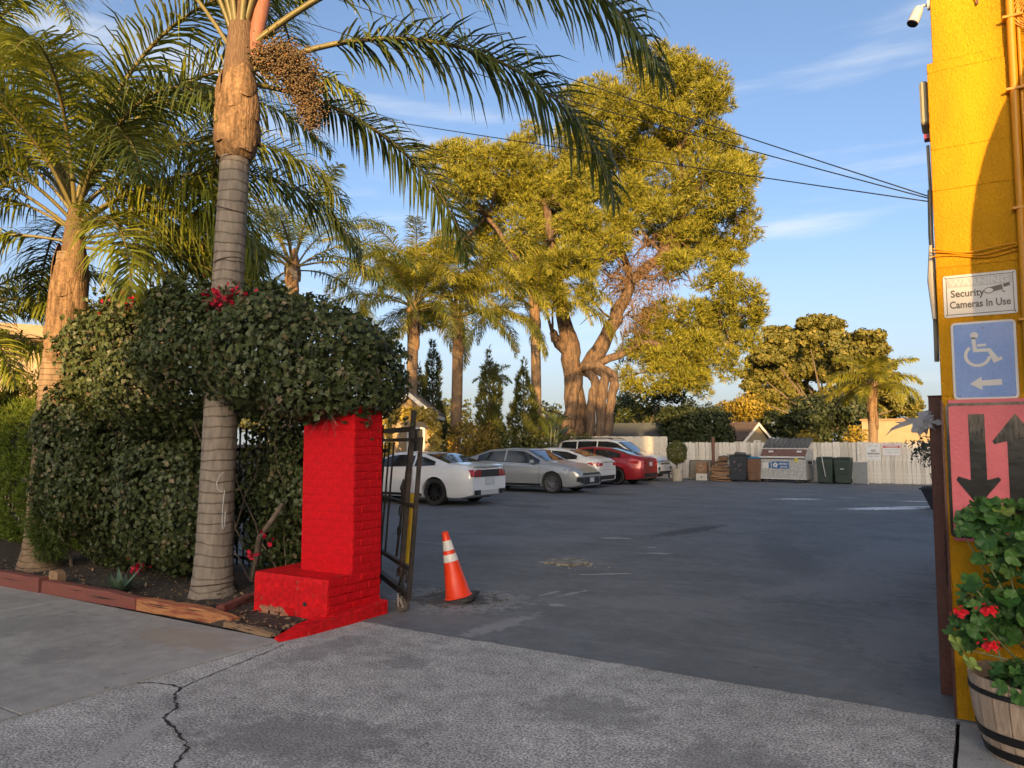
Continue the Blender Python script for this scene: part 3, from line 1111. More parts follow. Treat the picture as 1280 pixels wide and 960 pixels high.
def frame_ring(w, h, r, t, y0, y1, n=5):
    o, i_ = rrect(w, h, r, n), rrect(w - 2 * t, h - 2 * t, max(r - t, .002), n)
    N = len(o)
    vs = [(x, y0, z) for x, z in o] + [(x, y0, z) for x, z in i_] + [(x, y1, z) for x, z in o] + [(x, y1, z) for x, z in i_]
    fs = []
    for k in range(N):
        j = (k + 1) % N
        fs += [(k, j, N + j, N + k), (2 * N + k, 3 * N + k, 3 * N + j, 2 * N + j), (k, 2 * N + k, 2 * N + j, j), (N + k, N + j, 3 * N + j, 3 * N + k)]
    return vs, fs


def stroke(pts, w, y0=-.0035, y1=-.002):
    """A flat mitred ribbon in the x,z plane."""
    P = [Vector(p) for p in pts]
    L, Rr = [], []
    for i, p in enumerate(P):
        t = (P[min(i + 1, len(P) - 1)] - P[max(i - 1, 0)]).normalized()
        q = Vector((-t.y, t.x))
        k = 1.0
        if 0 < i < len(P) - 1:
            t1 = (P[i + 1] - P[i]).normalized()
            k = 1 / max(.5, abs(q.dot(Vector((-t1.y, t1.x)))))
        L.append(p + q * w / 2 * k)
        Rr.append(p - q * w / 2 * k)
    n = len(P)
    vs = [(a.x, y0, a.y) for a in L] + [(a.x, y0, a.y) for a in Rr] + [(a.x, y1, a.y) for a in L] + [(a.x, y1, a.y) for a in Rr]
    fs = []
    for i in range(n - 1):
        fs += [(i, i + 1, n + i + 1, n + i), (2 * n + i, 3 * n + i, 3 * n + i + 1, 2 * n + i + 1),
               (i, 2 * n + i, 2 * n + i + 1, i + 1), (n + i, n + i + 1, 3 * n + i + 1, 3 * n + i)]
    fs += [(0, n, 3 * n, 2 * n), (n - 1, 3 * n - 1, 4 * n - 1, 2 * n - 1)]
    return vs, fs


sign_w = mat('sign_white', (0.60, 0.585, 0.56), (0.55, 0.53, 0.51), rough=0.4, scale=5)
sign_fade = mat('sign_faded_band', (0.42, 0.41, 0.395), (0.47, 0.455, 0.435), rough=0.45, scale=14, contrast=(.3, .7))
sign_ink = mat('sign_ink', (0.055, 0.045, 0.043), (0.09, 0.075, 0.07), rough=0.4, scale=30)
sign_blue = mat('sign_blue', (0.09, 0.215, 0.55), (0.20, 0.30, 0.58), rough=0.25, scale=2.2, contrast=(.3, .7), fine=(60, .08))
bolt_m = plain('bolt_metal', (.10, .09, .08), .5, .6)

t = thing('warning_sign', 'white security camera warning sign with a faded top band on the yellow wall', 'sign', (.0625, WY - .004, 2.479))
MB().prism(rrect(.370, .254, .012), -.002, .003).build('panel', sign_w, t)
vs, fs = frame_ring(.340, .226, .010, .004, -.0032, -.002)
MB().add(vs, fs).build('border', sign_ink, t)
MB().bb((-.164, -.0030, .052), (.164, -.002, .104)).build('header_band', sign_fade, t)
text_part('WARNING', .055, sign_w, t, (0, -.0035, .077), width=.300, bold=.001)
text_part('Security', .060, sign_ink, t, (-.062, -.0032, .012), width=.172, bold=.0012)
text_part('Cameras In Use', .060, sign_ink, t, (-.001, -.0032, -.055), width=.306, bold=.0012)
b = MB()
b.add(*stroke([(.045, .020), (.115, .034)], .030)).add(*stroke([(.120, .040), (.152, .048)], .020)).add(*stroke([(.112, .012), (.128, .002)], .006))
b.build('camera_symbol', sign_ink, t)
MB().prism([(.048 + .020 * math.cos(a) * 1.15, .018 + .0165 * math.sin(a)) for a in [2 * PI * i / 20 for i in range(20)]], -.0048, -.0030).build('lens_symbol', sign_w, t)
vs, fs = stroke([(.048 + .020 * math.cos(a) * 1.15, .018 + .0165 * math.sin(a)) for a in [2 * PI * i / 20 for i in range(21)]], .004, -.0058, -.0045)
MB().add(vs, fs).build('lens_outline', sign_ink, t)
for x, z in ((-.172, .114), (.172, .114), (-.172, -.114), (.172, -.114)):
    MB().tube([(x, -.006, z), (x, -.001, z)], .0045, 8).build('bolt', bolt_m, t)

t = thing('disabled_access_sign', 'blue and white wheelchair access sign with a left arrow, above the pink arrows sign', 'sign', (.070, WY - .004, 2.087))
MB().prism(rrect(.326, .462, .026), -.002, .003).build('panel', sign_w, t)
MB().prism(rrect(.300, .436, .016), -.0032, -.0021).build('blue_field', sign_blue, t)


def SZ(px, py):
    return ((px - 340) / 400 * .326, (622 - py) / 475 * .462)


b = MB()
b.prism([(SZ(285, 470)[0] + .021 * math.cos(a), SZ(285, 470)[1] + .021 * math.sin(a)) for a in [2 * PI * i / 22 for i in range(22)]], -.0048, -.0033)
b.build('head_symbol', sign_w, t)
Y0, Y1 = -.0048, -.0033
MB().add(*stroke([SZ(278, 482), SZ(286, 562), SZ(372, 562), SZ(412, 628), SZ(448, 612)], .019, Y0, Y1)).build('figure_symbol', sign_w, t)
MB().add(*stroke([SZ(300, 532), SZ(355, 530)], .015, Y0, Y1)).build('arm_symbol', sign_w, t)
ca = SZ(300, 592)
MB().add(*stroke([(ca[0] + .060 * math.cos(a), ca[1] + .060 * math.sin(a)) for a in [R_(128 + (352 - 128) * i / 30) for i in range(31)]], .017, Y0, Y1)).build('wheel_symbol', sign_w, t)
MB().prism([SZ(245, 765), SZ(318, 722), SZ(318, 745), SZ(440, 740), SZ(440, 775), SZ(318, 778), SZ(322, 802)], Y0, Y1).build('arrow_symbol', sign_w, t)
for x, z in ((-.145, .210), (.145, .210), (-.13, -.21), (.14, -.21), (0, .19), (.02, -.20)):
    MB().tube([(x, -.006, z), (x, -.003, z)], .0042, 8).build('bolt', bolt_m, t)

pink_m = mat('pink_sign_paint', (0.62, 0.125, 0.145), (0.55, 0.105, 0.125), rough=0.5, scale=4, bump=.2, bscale=50)
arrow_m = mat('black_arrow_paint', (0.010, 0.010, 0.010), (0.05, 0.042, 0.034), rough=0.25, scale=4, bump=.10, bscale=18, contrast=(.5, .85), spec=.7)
nn_ = arrow_m.node_tree.nodes                                # brown blended in towards the upper ends of the arrows
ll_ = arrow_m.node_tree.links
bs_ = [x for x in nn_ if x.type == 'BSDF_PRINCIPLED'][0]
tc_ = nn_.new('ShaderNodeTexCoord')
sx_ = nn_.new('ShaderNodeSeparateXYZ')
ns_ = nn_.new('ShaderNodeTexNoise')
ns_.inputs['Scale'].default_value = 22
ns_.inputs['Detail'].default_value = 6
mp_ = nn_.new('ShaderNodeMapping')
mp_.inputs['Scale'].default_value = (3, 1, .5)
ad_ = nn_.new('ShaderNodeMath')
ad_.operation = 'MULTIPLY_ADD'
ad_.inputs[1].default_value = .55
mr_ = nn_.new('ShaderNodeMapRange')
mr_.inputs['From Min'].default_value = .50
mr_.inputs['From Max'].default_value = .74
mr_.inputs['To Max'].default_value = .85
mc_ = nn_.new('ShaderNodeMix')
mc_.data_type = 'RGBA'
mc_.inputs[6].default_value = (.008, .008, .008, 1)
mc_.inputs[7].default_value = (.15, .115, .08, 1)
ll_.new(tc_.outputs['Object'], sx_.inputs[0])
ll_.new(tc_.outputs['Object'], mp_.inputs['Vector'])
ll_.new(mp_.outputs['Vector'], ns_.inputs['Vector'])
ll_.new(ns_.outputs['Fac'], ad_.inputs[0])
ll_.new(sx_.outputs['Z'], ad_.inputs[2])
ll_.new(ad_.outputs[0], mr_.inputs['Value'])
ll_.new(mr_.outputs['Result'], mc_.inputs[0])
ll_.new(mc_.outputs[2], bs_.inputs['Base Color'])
t = thing('arrows_sign', 'pink painted board with black down arrow and black up arrow on the yellow wall', 'sign', (.40, WY - .004, 1.39))
MB().bb((-.523, -.012, -.36), (.62, .0035, .468)).build('board', pink_m, t)
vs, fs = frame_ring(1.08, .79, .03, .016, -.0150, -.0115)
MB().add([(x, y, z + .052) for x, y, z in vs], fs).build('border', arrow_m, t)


def AZ(u, z):
    return (u - .40, z - 1.39)


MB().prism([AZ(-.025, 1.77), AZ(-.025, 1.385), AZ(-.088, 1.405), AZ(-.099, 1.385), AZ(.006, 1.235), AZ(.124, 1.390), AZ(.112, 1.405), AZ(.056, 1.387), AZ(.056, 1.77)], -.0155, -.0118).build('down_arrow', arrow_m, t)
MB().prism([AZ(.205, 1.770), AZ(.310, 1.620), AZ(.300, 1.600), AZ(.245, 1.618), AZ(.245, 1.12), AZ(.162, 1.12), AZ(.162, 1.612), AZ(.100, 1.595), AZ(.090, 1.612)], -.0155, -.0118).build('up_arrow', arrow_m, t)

# ------------------------------------------------------------------ brown gate post with chain and a torn bag
t = thing('gate_post', 'dark brown square steel gate post with a chain, beside the yellow building', 'post', (-.205, 5.68, 0))
MB().bb((-.042, -.042, 0), (.042, .042, 1.905)).build('tube', brown_m, t, bevel=.006)
MB().bb((-.046, -.046, 1.9052), (.046, .046, 1.912)).build('cap', brown_m, t)
MB().bb((.012, -.052, .55), (.040, -.0425, 1.15)).build('latch_plate', brown_m, t)
chain_m = mat('rusty_chain', (.10, .045, .03), (.05, .03, .025), rough=.7, metal=.4, scale=40)
b = MB()
for k in range(13):
    z = 1.02 - k * .026
    pts = []
    for i in range(11):
        a = 2 * PI * i / 10
        u, v = .010 * math.cos(a), .018 * math.sin(a)
        pts.append((.026 + (u if k % 2 else 0), -.062 + (0 if k % 2 else u), z + v))
    b.tube(pts, .0035, 5, caps=False)
b.build('chain', chain_m, t)
bag_m, n_, l_, b_, o_ = _new('torn_plastic')
b_.inputs['Base Color'].default_value = (.55, .56, .60, 1)
b_.inputs['Roughness'].default_value = .3
tr = n_.new('ShaderNodeBsdfTranslucent')
tr.inputs['Color'].default_value = (.6, .6, .65, 1)
mx = n_.new('ShaderNodeMixShader')
mx.inputs[0].default_value = .45
l_.new(b_.outputs[0], mx.inputs[1])
l_.new(tr.outputs[0], mx.inputs[2])
l_.new(mx.outputs[0], o_.inputs[0])
rs = np.random.default_rng(8)
bm = bmesh.new()
bmesh.ops.create_icosphere(bm, subdivisions=3, radius=1)
for v in bm.verts:
    d = v.co.copy()
    k = 1 + .45 * math.sin(5 * d.x + 3 * d.z) * math.sin(4 * d.y + 2) + .25 * math.sin(13 * d.z + 7 * d.x) + rs.uniform(-.08, .08)
    v.co = Vector((d.x * .060 * k - .02, d.y * .035 * k, d.z * .065 * k + (.03 * d.x)))
me = bpy.data.meshes.new('plastic_bag')
bm.to_mesh(me)
bm.free()
bag = thing('plastic_bag', 'torn translucent plastic bag snagged on the brown gate post', 'bag', (-.255, 5.63, 1.735))
link('crumple', me, bag_m, bag)
b = MB()
for k in range(4):
    a = [(-.05, 0, .02), (-.12 - .03 * k, -.01, .02 - .02 * k), (-.16 - .03 * k, 0, .05 - .045 * k)]
    vs = []
    for i, p in enumerate(a):
        w = (.03, .016, .002)[i]
        vs += [(p[0], p[1], p[2] + w / 2), (p[0], p[1] + .012, p[2] - w / 2)]
    b.add(vs, [(0, 1, 3, 2), (2, 3, 5, 4)])
b.add([(.02, -.05, 0), (.06, -.055, -.02), (.11, -.05, -.005), (.06, -.05, .02)], [(0, 1, 2, 3)])
b.build('strip', bag_m, bag)

# ------------------------------------------------------------------ barrel planter and geranium
stave_m = mat('barrel_oak', (0.46, 0.345, 0.25), (0.32, 0.23, 0.16), rough=0.75, scale=5, stretch=(9, 9, 1.2), bump=.35, bscale=20)
hoop_m = mat('barrel_hoop', (0.012, 0.012, 0.013), (0.025, 0.022, 0.02), rough=0.5, metal=.4, scale=12)
BC = Vector((.215, 4.80, 0))
bar = thing('barrel_planter', 'half wine barrel planter with black hoops at the yellow wall', 'planter', BC)
BH = .40


def br(z):
    u = z / BH
    return .225 + .072 * u + .018 * math.sin(PI * u)


ns = 22
for k in range(ns):
    a0, a1 = 2 * PI * k / ns + .008, 2 * PI * (k + 1) / ns - .008
    vs = []
    for z in (0, .1, .2, .3, BH):
        r = br(z)
        for a, rr in ((a0, r), (a1, r), (a1, r - .02), (a0, r - .02)):
            vs.append((rr * math.cos(a), rr * math.sin(a), z + (.004 * math.sin(k * 5) if z == BH else 0)))
    fs = []
    for i in range(4):
        for j in range(4):
            p, q = i * 4 + j, i * 4 + (j + 1) % 4
            fs.append((p, q, q + 4, p + 4))
    fs += [(3, 2, 1, 0), (16, 17, 18, 19)]
    MB().add(vs, fs).build('stave', stave_m, bar)
for z0, z1 in ((.02, .065), (.105, .15), (.325, .352)):
    MB().lathe([(br(z0) + .004, z0), (br(z1) + .004, z1), (br(z1) - .001, z1), (br(z0) - .001, z0)], 40, closed=True).build('hoop', hoop_m, bar, smooth=True)
MB().lathe([(.001, .33), (.15, .335), (.27, .325)], 24).build('soil', soil_m, bar)

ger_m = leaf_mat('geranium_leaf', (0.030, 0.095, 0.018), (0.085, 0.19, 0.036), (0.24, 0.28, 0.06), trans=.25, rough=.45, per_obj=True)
gstem_m = mat('geranium_stem', (.22, .20, .10), (.12, .16, .06), rough=.7, scale=10)
gfl_m = leaf_mat('geranium_petal', (.72, .012, .02), (.85, .03, .05), trans=.25)
ger = thing('geranium', 'leafy green geranium with red flower heads growing out of the barrel', 'plant', (BC.x, BC.y, .335))


def ger_leaf(seed):
    rg = random.Random(seed)
    n = 22
    vs = [(0, 0, 0)]
    for i in range(n):
        a = R_(-158) + R_(316) * i / (n - 1)
        lobe = .86 + .14 * abs(math.cos(a * 2.6)) + (.05 if i % 2 else -.03)
        r = .5 * lobe
        x, y = r * math.sin(a), r * math.cos(a)
        vs.append((x, y + .06, .16 * (r * r) * 2.2 + .07 * math.cos(a * 5.2) + rg.uniform(-.015, .015)))
    mid = [(v[0] * .55, v[1] * .55, v[2] * .30 + (.03 if i % 3 else -.02)) for i, v in enumerate(vs[1:])]
    V = vs[:1] + mid + vs[1:]
    fs = []
    for i in range(n - 1):
        fs.append((0, 1 + i + 1, 1 + i))
    F4 = [(1 + i, 2 + i, 2 + n + i, 1 + n + i) for i in range(n - 1)]
    me = bpy.data.meshes.new('leaf')
    me.from_pydata(V, [], fs + F4)
    me.polygons.foreach_set('use_smooth', [True] * len(me.polygons))
    me.materials.append(ger_m)
    me.update()
    return me


GL = [ger_leaf(i) for i in range(6)]
rg = random.Random(77)
lobes = [((-.06, -.05, .78), (.26, .20, .22)), ((.14, -.06, .80), (.28, .22, .24)), ((-.16, -.08, .40), (.22, .18, .20)), ((.10, -.14, .42), (.30, .20, .24)),
         ((.28, -.06, .55), (.24, .24, .34)), ((-.05, -.20, .08), (.20, .12, .12)), ((.14, -.27, .0), (.12, .07, .09)), ((-.27, -.13, .28), (.12, .10, .12)), ((.05, -.30, .06), (.20, .06, .12)), ((-.20, -.02, .86), (.12, .10, .12)), ((.10, -.02, .95), (.10, .08, .09))]
wts = [3, 4, 2.4, 4, 4, 1.6, 1.0, .9, 1.2, .8, .7]
cand = []
while len(cand) < 290:
    (c, r) = rg.choices(lobes, wts)[0]
    d = Vector((rg.gauss(0, 1), rg.gauss(0, 1), rg.gauss(0, 1))).normalized()
    p = Vector((c[0] + d.x * r[0] * rg.uniform(.6, 1), c[1] + d.y * r[1] * rg.uniform(.6, 1), c[2] + d.z * r[2] * rg.uniform(.6, 1)))
    if p.y + BC.y > WY - .06 or p.z < -.12 or (p.z < .03 and p.xy.length < .28):
        continue
    cand.append((p, d))
for p, d in cand:
    nn = (d * .6 + Vector((rg.gauss(0, .35), -.55 + rg.gauss(0, .3), .55 + rg.gauss(0, .3)))).normalized()
    q = nn.to_track_quat('Z', 'Y') @ Quaternion((0, 0, 1), rg.uniform(0, 6.28))
    o = link('leaf', rg.choice(GL), None, ger, p)
    o.rotation_mode = 'QUATERNION'
    o.rotation_quaternion = q
    s = rg.choice([.055, .07, .085, .095, .105]) * rg.uniform(.9, 1.1)
    o.scale = (s, s, s)
gv, gf = [], []
for k in range(1000):
    (c, r) = rg.choices(lobes, wts)[0]
    d = Vector((rg.gauss(0, 1), rg.gauss(0, 1), rg.gauss(0, 1))).normalized()
    p = Vector((c[0] + d.x * r[0] * rg.uniform(.2, .85), c[1] + .03 + d.y * r[1] * rg.uniform(.2, .8), c[2] + d.z * r[2] * rg.uniform(.3, .95)))
    if p.y + BC.y > WY - .05 or p.z < -.05 or (p.z < .05 and p.xy.length < .28):
        continue
    q = (d * .5 + Vector((rg.gauss(0, .4), -.5, .5))).normalized().to_track_quat('Z', 'Y') @ Quaternion((0, 0, 1), rg.uniform(0, 6.28))
    me = rg.choice(GL)
    s = rg.uniform(.04, .085)
    o_ = len(gv)
    gv += [p + (q @ v.co) * s for v in me.vertices]
    for f in me.polygons:
        w_ = list(f.vertices)
        gf += [(o_ + w_[0], o_ + w_[i], o_ + w_[i + 1]) for i in range(1, len(w_) - 1)]
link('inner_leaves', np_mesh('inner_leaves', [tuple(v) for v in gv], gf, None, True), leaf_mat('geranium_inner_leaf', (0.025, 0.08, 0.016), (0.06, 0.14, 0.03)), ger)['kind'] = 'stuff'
b = MB()
for k in range(26):
    p, d = cand[k * 11 % len(cand)]
    s0 = Vector((rg.uniform(-.12, .12), rg.uniform(-.1, .1), -.01))
    m_ = s0.lerp(p, .5) + Vector((rg.uniform(-.06, .06), rg.uniform(-.06, .06), rg.uniform(-.05, .05)))
    b.tube([s0, m_, p], [.008, .0065, .003], 6)
b.build('stem', gstem_m, ger)
for (fx, fy, fz) in ((-.31, -.16, .385), (-.19, -.24, .43), (.0, -.36, .46), (.20, -.34, .43), (.09, -.38, .22), (-.19, -.26, .26)):
    rr = .035 if fx > -.25 else .026
    P = np.array([[fx, fy, fz]]) + np.random.default_rng(int(fx * 100) + 300).normal(size=(34, 3)) * rr * np.array([.5, .4, .4])
    N = nrm(P - np.array([[fx, fy + .02, fz - .03]]))
    V, F = kite_leaves(P, N, .024, np.random.default_rng(4), .5, 1.0, 0, .1)
    link('flower_head', np_mesh('flower_head', V, F), gfl_m, ger)
pale = leaf_mat('pale_leaf', (.28, .40, .08), (.35, .45, .12))
for (x, y, z, s) in ((-.325, -.14, .20, .11), (-.27, -.20, .13, .09)):
    me = GL[1].copy()
    me.materials.clear()
    me.materials.append(pale)
    link('wilted_leaf', me, None, ger, (x, y, z), (1.1, .5, 2.6)).scale = (s * .7, s * 1.2, s)
# damp stain beside the barrel is part of the paving
# ------------------------------------------------------------------ overhead wires and their pole
wire_m = plain('black_cable', (.015, .015, .016), .6)
A0 = Vector((-.165, 5.35, 3.15))
PB = Vector((-16.2, 6.5, -.05))
pole_m = mat('pole_wood', (.10, .07, .05), (.07, .05, .038), rough=.9, scale=4, stretch=(6, 6, .6), bump=.5)
up = thing('utility_pole', 'tall weathered wooden utility pole beyond the left edge of the picture', 'pole', PB)
MB().tube([(0, 0, 0), (0, 0, 13.2)], [.15, .10], 14).build('shaft', pole_m, up, smooth=True)
MB().bb((-1.1, -.16, 12.2), (1.1, -.10, 12.32)).build('crossarm', pole_m, up)
for k, (a, e, sag, lab) in enumerate([((0, 0, 0), (1.0, -.12, 12.40), .25, 'topmost thin black overhead wire sloping up left from the yellow wall'),
                                      ((0, 0, -.012), (.4, -.12, 11.95), .42, 'middle black overhead wire just below the topmost one'),
                                      ((0, 0, -.03), (.1, 0, 9.3), .20, 'lowest black overhead wire crossing in front of the big pine')]):
    p, q = A0 + Vector(a), PB + Vector(e)
    pts = []
    for i in range(25):
        u = i / 24
        x = p.lerp(q, u)
        x.z -= sag * 4 * u * (1 - u) * .5
        pts.append(x)
    put(MB().tube(pts, .0042, 5).build('overhead_wire', wire_m), lab, 'wire', 'overhead wires')

# ------------------------------------------------------------------ white plank fence at the back of the lot
plank_m = [mat('white_plank_%s' % s, c, c2, rough=.8, scale=2.5, stretch=(6, 6, .7), bump=.2, bscale=20, fine=(9, .12))
           for s, c, c2 in (('clean', (.66, .62, .56), (.58, .54, .48)), ('cream', (.62, .57, .49), (.54, .49, .42)), ('dirty', (.55, .51, .45), (.40, .37, .32)))]
rail_m = mat('fence_rail', (.42, .38, .33), rough=.85)


def plank_mesh(w, h, th, m, seed):
    rg = random.Random(seed)
    e = .022
    o = [(-w / 2, 0), (w / 2, 0), (w / 2, h - e * 1.4), (w / 2 - e, h - e * .4), (0, h), (-w / 2 + e, h - e * .4), (-w / 2, h - e * 1.4)]
    b = MB().prism(o, 0, th)
    me = bpy.data.meshes.new('plank')
    me.from_pydata(b.v, [], b.f)
    bm = bmesh.new()
    bm.from_mesh(me)
    bmesh.ops.recalc_face_normals(bm, faces=bm.faces)
    bm.to_mesh(me)
    bm.free()
    me.materials.append(m)
    return me


rg = random.Random(31)
PM = [plank_mesh(.142, 1.62, .018, plank_m[i % 3 if i < 4 else 0], i) for i in range(6)]
FY = 33.0
pf = thing('plank_fence', 'long white painted plank fence across the back of the lot behind the bins', 'fence', (-6.3, FY, 0))
x = -11.75
while x < -.1:
    o = link('plank', rg.choice(PM), None, pf, (x + 6.3, rg.uniform(-.006, .006) - (.05 if x > -4 else 0), .03 + rg.uniform(-.015, .015)), (0, rg.uniform(-.006, .006), 0))
    o.scale.z = rg.uniform(.985, 1.012)
    x += .149 if rg.random() > .06 else .157
for z in (.35, 1.28):
    MB().bb((-5.5, .022, z), (6.2, .06, z + .09)).build('rail', rail_m, pf)
for i in range(7):
    MB().bb((-5.45 + 1.9 * i, .062, 0), (-5.35 + 1.9 * i, .16, 1.55)).build('fence_post', rail_m, pf)
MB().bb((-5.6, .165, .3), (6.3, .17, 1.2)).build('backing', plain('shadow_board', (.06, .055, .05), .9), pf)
MB().bb((2.30, -.075, .05), (2.40, -.052, 1.66)).build('gate_stile', plank_m[0], pf)
# taller panel fence behind the cars
pf2 = thing('panel_fence', 'taller cream board fence behind the white suv with wide boards', 'fence', (-14.5, 33.1, 0))
PM2 = [plank_mesh(.40, 1.93, .02, plank_m[1], 20 + i) for i in range(2)]
for i in range(13):
    o = link('board', rg.choice(PM2), None, pf2, (-2.6 + .412 * i, rg.uniform(-.008, .008), rg.uniform(-.02, .02)))
MB().bb((-2.9, .024, .4), (2.6, .07, .5)).build('rail', rail_m, pf2)

# painted signs on the fence
red_s = plain('sign_red', (.42, .02, .03), .4)
grey_s = plain('sign_grey_print', (.16, .15, .15), .5)
t = thing('no_trespassing_sign', 'tall white notice with black lettering on the plank fence', 'sign', (-3.42, FY - .062, 1.24))
MB().prism(rrect(.52, .62, .02), -.004, .002).build('panel', mat('notice_white', (.68, .69, .70), rough=.4), t)
text_part('PRIVATE PROPERTY', .06, grey_s, t, (0, -.0052, .245), width=.36)
text_part('NO', .13, sign_ink, t, (0, -.0052, .06), width=.17, bold=.004)
text_part('TRESPASSING', .09, sign_ink, t, (0, -.0052, -.055), width=.45, bold=.003)
text_part('VIOLATORS WILL BE PROSECUTED', .05, grey_s, t, (0, -.0052, -.16), width=.40)
t = thing('warning_notice', 'wide white notice with a red header band on the plank fence', 'sign', (-2.77, FY - .062, 1.33))
MB().prism(rrect(.66, .44, .02), -.004, .002).build('panel', MATS['notice_white'], t)
MB().bb((-.29, -.006, .085), (.29, -.0042, .175)).build('header_band', red_s, t)
text_part('WARNING', .085, MATS['notice_white'], t, (0, -.0072, .13), width=.46, bold=.002)
vs, fs = frame_ring(.64, .42, .015, .008, -.0055, -.0042)
MB().add(vs, fs).build('border', red_s, t)
text_part('SECURITY CAMERAS', .05, grey_s, t, (0, -.0052, .0), width=.48)
text_part('IN USE 24 HOURS', .05, grey_s, t, (0, -.0052, -.10), width=.48)

# ------------------------------------------------------------------ dumpster
dump_m = mat('dumpster_paint', (.42, .42, .41), (.30, .295, .285), rough=.6, scale=5, stretch=(3, 3, .8), bump=.15, contrast=(.35, .7), fine=(14, .25))
rust_m = mat('rust_brown', (.11, .05, .04), (.17, .10, .08), rough=.85, scale=7, stretch=(1, 3, 3), fine=(20, .3))
lid_m = mat('lid_plastic', (.055, .057, .06), (.13, .13, .13), rough=.55, scale=4, stretch=(8, 1, 1))
blue_s = mat('sticker_blue', (.02, .10, .28), (.03, .13, .32), rough=.4)
dm = thing('dumpster', 'grey metal dumpster with raised ribbed lids and a blue sticker, on casters', 'dumpster', (-6.70, 32.0, 0), R_(-6))
DW, DD = 1.86, 1.05
prof = [(0, .14), (0, 1.08), (.30, 1.34), (DD - .25, 1.34), (DD, 1.30), (DD, .14)]       # (y, z)
MB().prism([(0, .14), (0, 1.04), (DD, 1.04), (DD, .14)], -DW / 2, DW / 2, 'x').build('bin_body', dump_m, dm)
for s in (-1, 1):
    MB().prism([(0.002, 1.041), (.34, 1.36), (DD, 1.36), (DD, 1.041)], s * DW / 2 - .02, s * DW / 2 - .001 if s > 0 else s * DW / 2 + .019, 'x').build('side_wing', dump_m, dm)
MB().add([(-DW / 2 + .03, .02, 1.07), (DW / 2 - .03, .02, 1.07), (DW / 2 - .03, .32, 1.35), (-DW / 2 + .03, .32, 1.35)], [(0, 1, 2, 3)]).add(
    [(-DW / 2 + .03, .32, 1.35), (DW / 2 - .03, .32, 1.35), (DW / 2 - .03, .34, 1.045), (-DW / 2 + .03, .34, 1.045)], [(0, 1, 2, 3)]).build('rusty_slope', rust_m, dm)
for x0, x1 in ((-.62, -.42), (.52, .72)):
    MB().add([(x0, .175, 1.23), (x1, .175, 1.23), (x1, .245, 1.295), (x0, .245, 1.295)], [(0, 1, 2, 3)]).build('marking', mat('chalk_white', (.6, .6, .6), (.3, .28, .27), scale=18, contrast=(.5, .6)), dm)
MB().bb((-DW / 2 - .03, -.04, 1.00), (DW / 2 - .06, -.001, 1.07)).build('rim', mat('rim_paint', (.60, .60, .59), (.4, .39, .38), rough=.5, scale=8, stretch=(2, 8, 8)), dm)
MB().bb((-DW / 2 + .02, -.018, .955), (DW / 2 - .02, -.0011, .985)).build('rim_groove', dark_m, dm)
MB().bb((-DW / 2 + .0, .33, 1.361), (DW / 2, .38, 1.40)).build('lid_bar', MATS['rim_paint'], dm)
for s in (-1, 1):
    b = MB()
    n = 9
    for k in range(n):
        x0 = (-DW / 2 + .01 if s < 0 else .01) + (DW / 2 - .02) * k / n
        x1 = x0 + (DW / 2 - .02) / n
        zt = .012 if k % 2 else .0
        p = [(x0, .36, 1.405), (x1, .36, 1.405), (x1 + .10, .80, 1.80), (x0 + .10, .80, 1.80)]
        p = [(a, y - zt * 3.2, z + zt * 2.2) for a, y, z in p]
        q = [(a, y + .02, z - .02) for a, y, z in p]
        b.add(p + q, [(0, 1, 2, 3), (7, 6, 5, 4), (0, 4, 5, 1), (1, 5, 6, 2), (2, 6, 7, 3), (3, 7, 4, 0)])
    b.build('lid', lid_m, dm)
    MB().bb((s * DW / 2 - (.0 if s > 0 else .20), .30, .72), (s * DW / 2 + (.20 if s > 0 else 0.0), .62, .92)).build('fork_pocket', dump_m, dm)
    MB().bb((s * (DW / 2 + .002) - .001, .05, .60) if False else (s * DW / 2 + (.0 if s > 0 else -.16), .292, .745), (s * DW / 2 + (.16 if s > 0 else 0.0), .299, .895)).build('pocket_opening', dark_m, dm)
for k in range(9):
    x = -.82 + .205 * k
    MB().bb((x - .012, -.014, .17), (x + .012, -.0012, .50)).build('rib', dump_m, dm)
MB().bb((-DW / 2 + .01, -.02, .50), (DW / 2 - .01, -.0012, .53)).build('seam_bar', dump_m, dm)
MB().bb((-DW / 2 + .0, -.02, .14), (DW / 2 - .0, -.0012, .18)).build('foot_bar', MATS['rim_paint'], dm)
MB().bb((-.42, -.012, .57), (.27, -.002, .86)).build('blue_sticker', blue_s, dm)
b = MB()
for k in range(5):
    a = PI / 2 + 2 * PI * k / 5
    cx, cz_ = -.28 + .065 * math.cos(a), .715 + .065 * math.sin(a)
    b.prism([(cx + .042 * math.cos(t_), cz_ + .042 * math.sin(t_)) for t_ in [2 * PI * i / 10 for i in range(10)]], -.0150 - .0002 * k, -.0125)
b.build('star_emblem', sign_w, dm)
text_part('REPUBLIC', .10, sign_w, dm, (.05, -.0140, .76), width=.36, bold=.003)
text_part('SERVICES', .08, sign_w, dm, (.06, -.0140, .64), width=.28, bold=.002)
MB().bb((-.82, -.008, .58), (-.56, -.002, .80)).build('notice_sticker', sign_w, dm)
MB().bb((-.555, -.008, .58), (-.47, -.002, .80)).build('dark_sticker', blue_s, dm)
MB().bb((.50, -.026, .84), (.63, -.021, 1.04)).build('yellow_sticker', plain('sticker_yellow', (.55, .48, .05), .5), dm)
for x in (-.75, -.62, .62, .78):
    MB().tube([(x - .025, .1, .07), (x + .025, .1, .07)], .068, 14).build('caster', rubber_m, dm)
    MB().bb((x - .035, .06, .07), (x + .035, .16, .139)).build('caster_bracket', dark_m, dm)

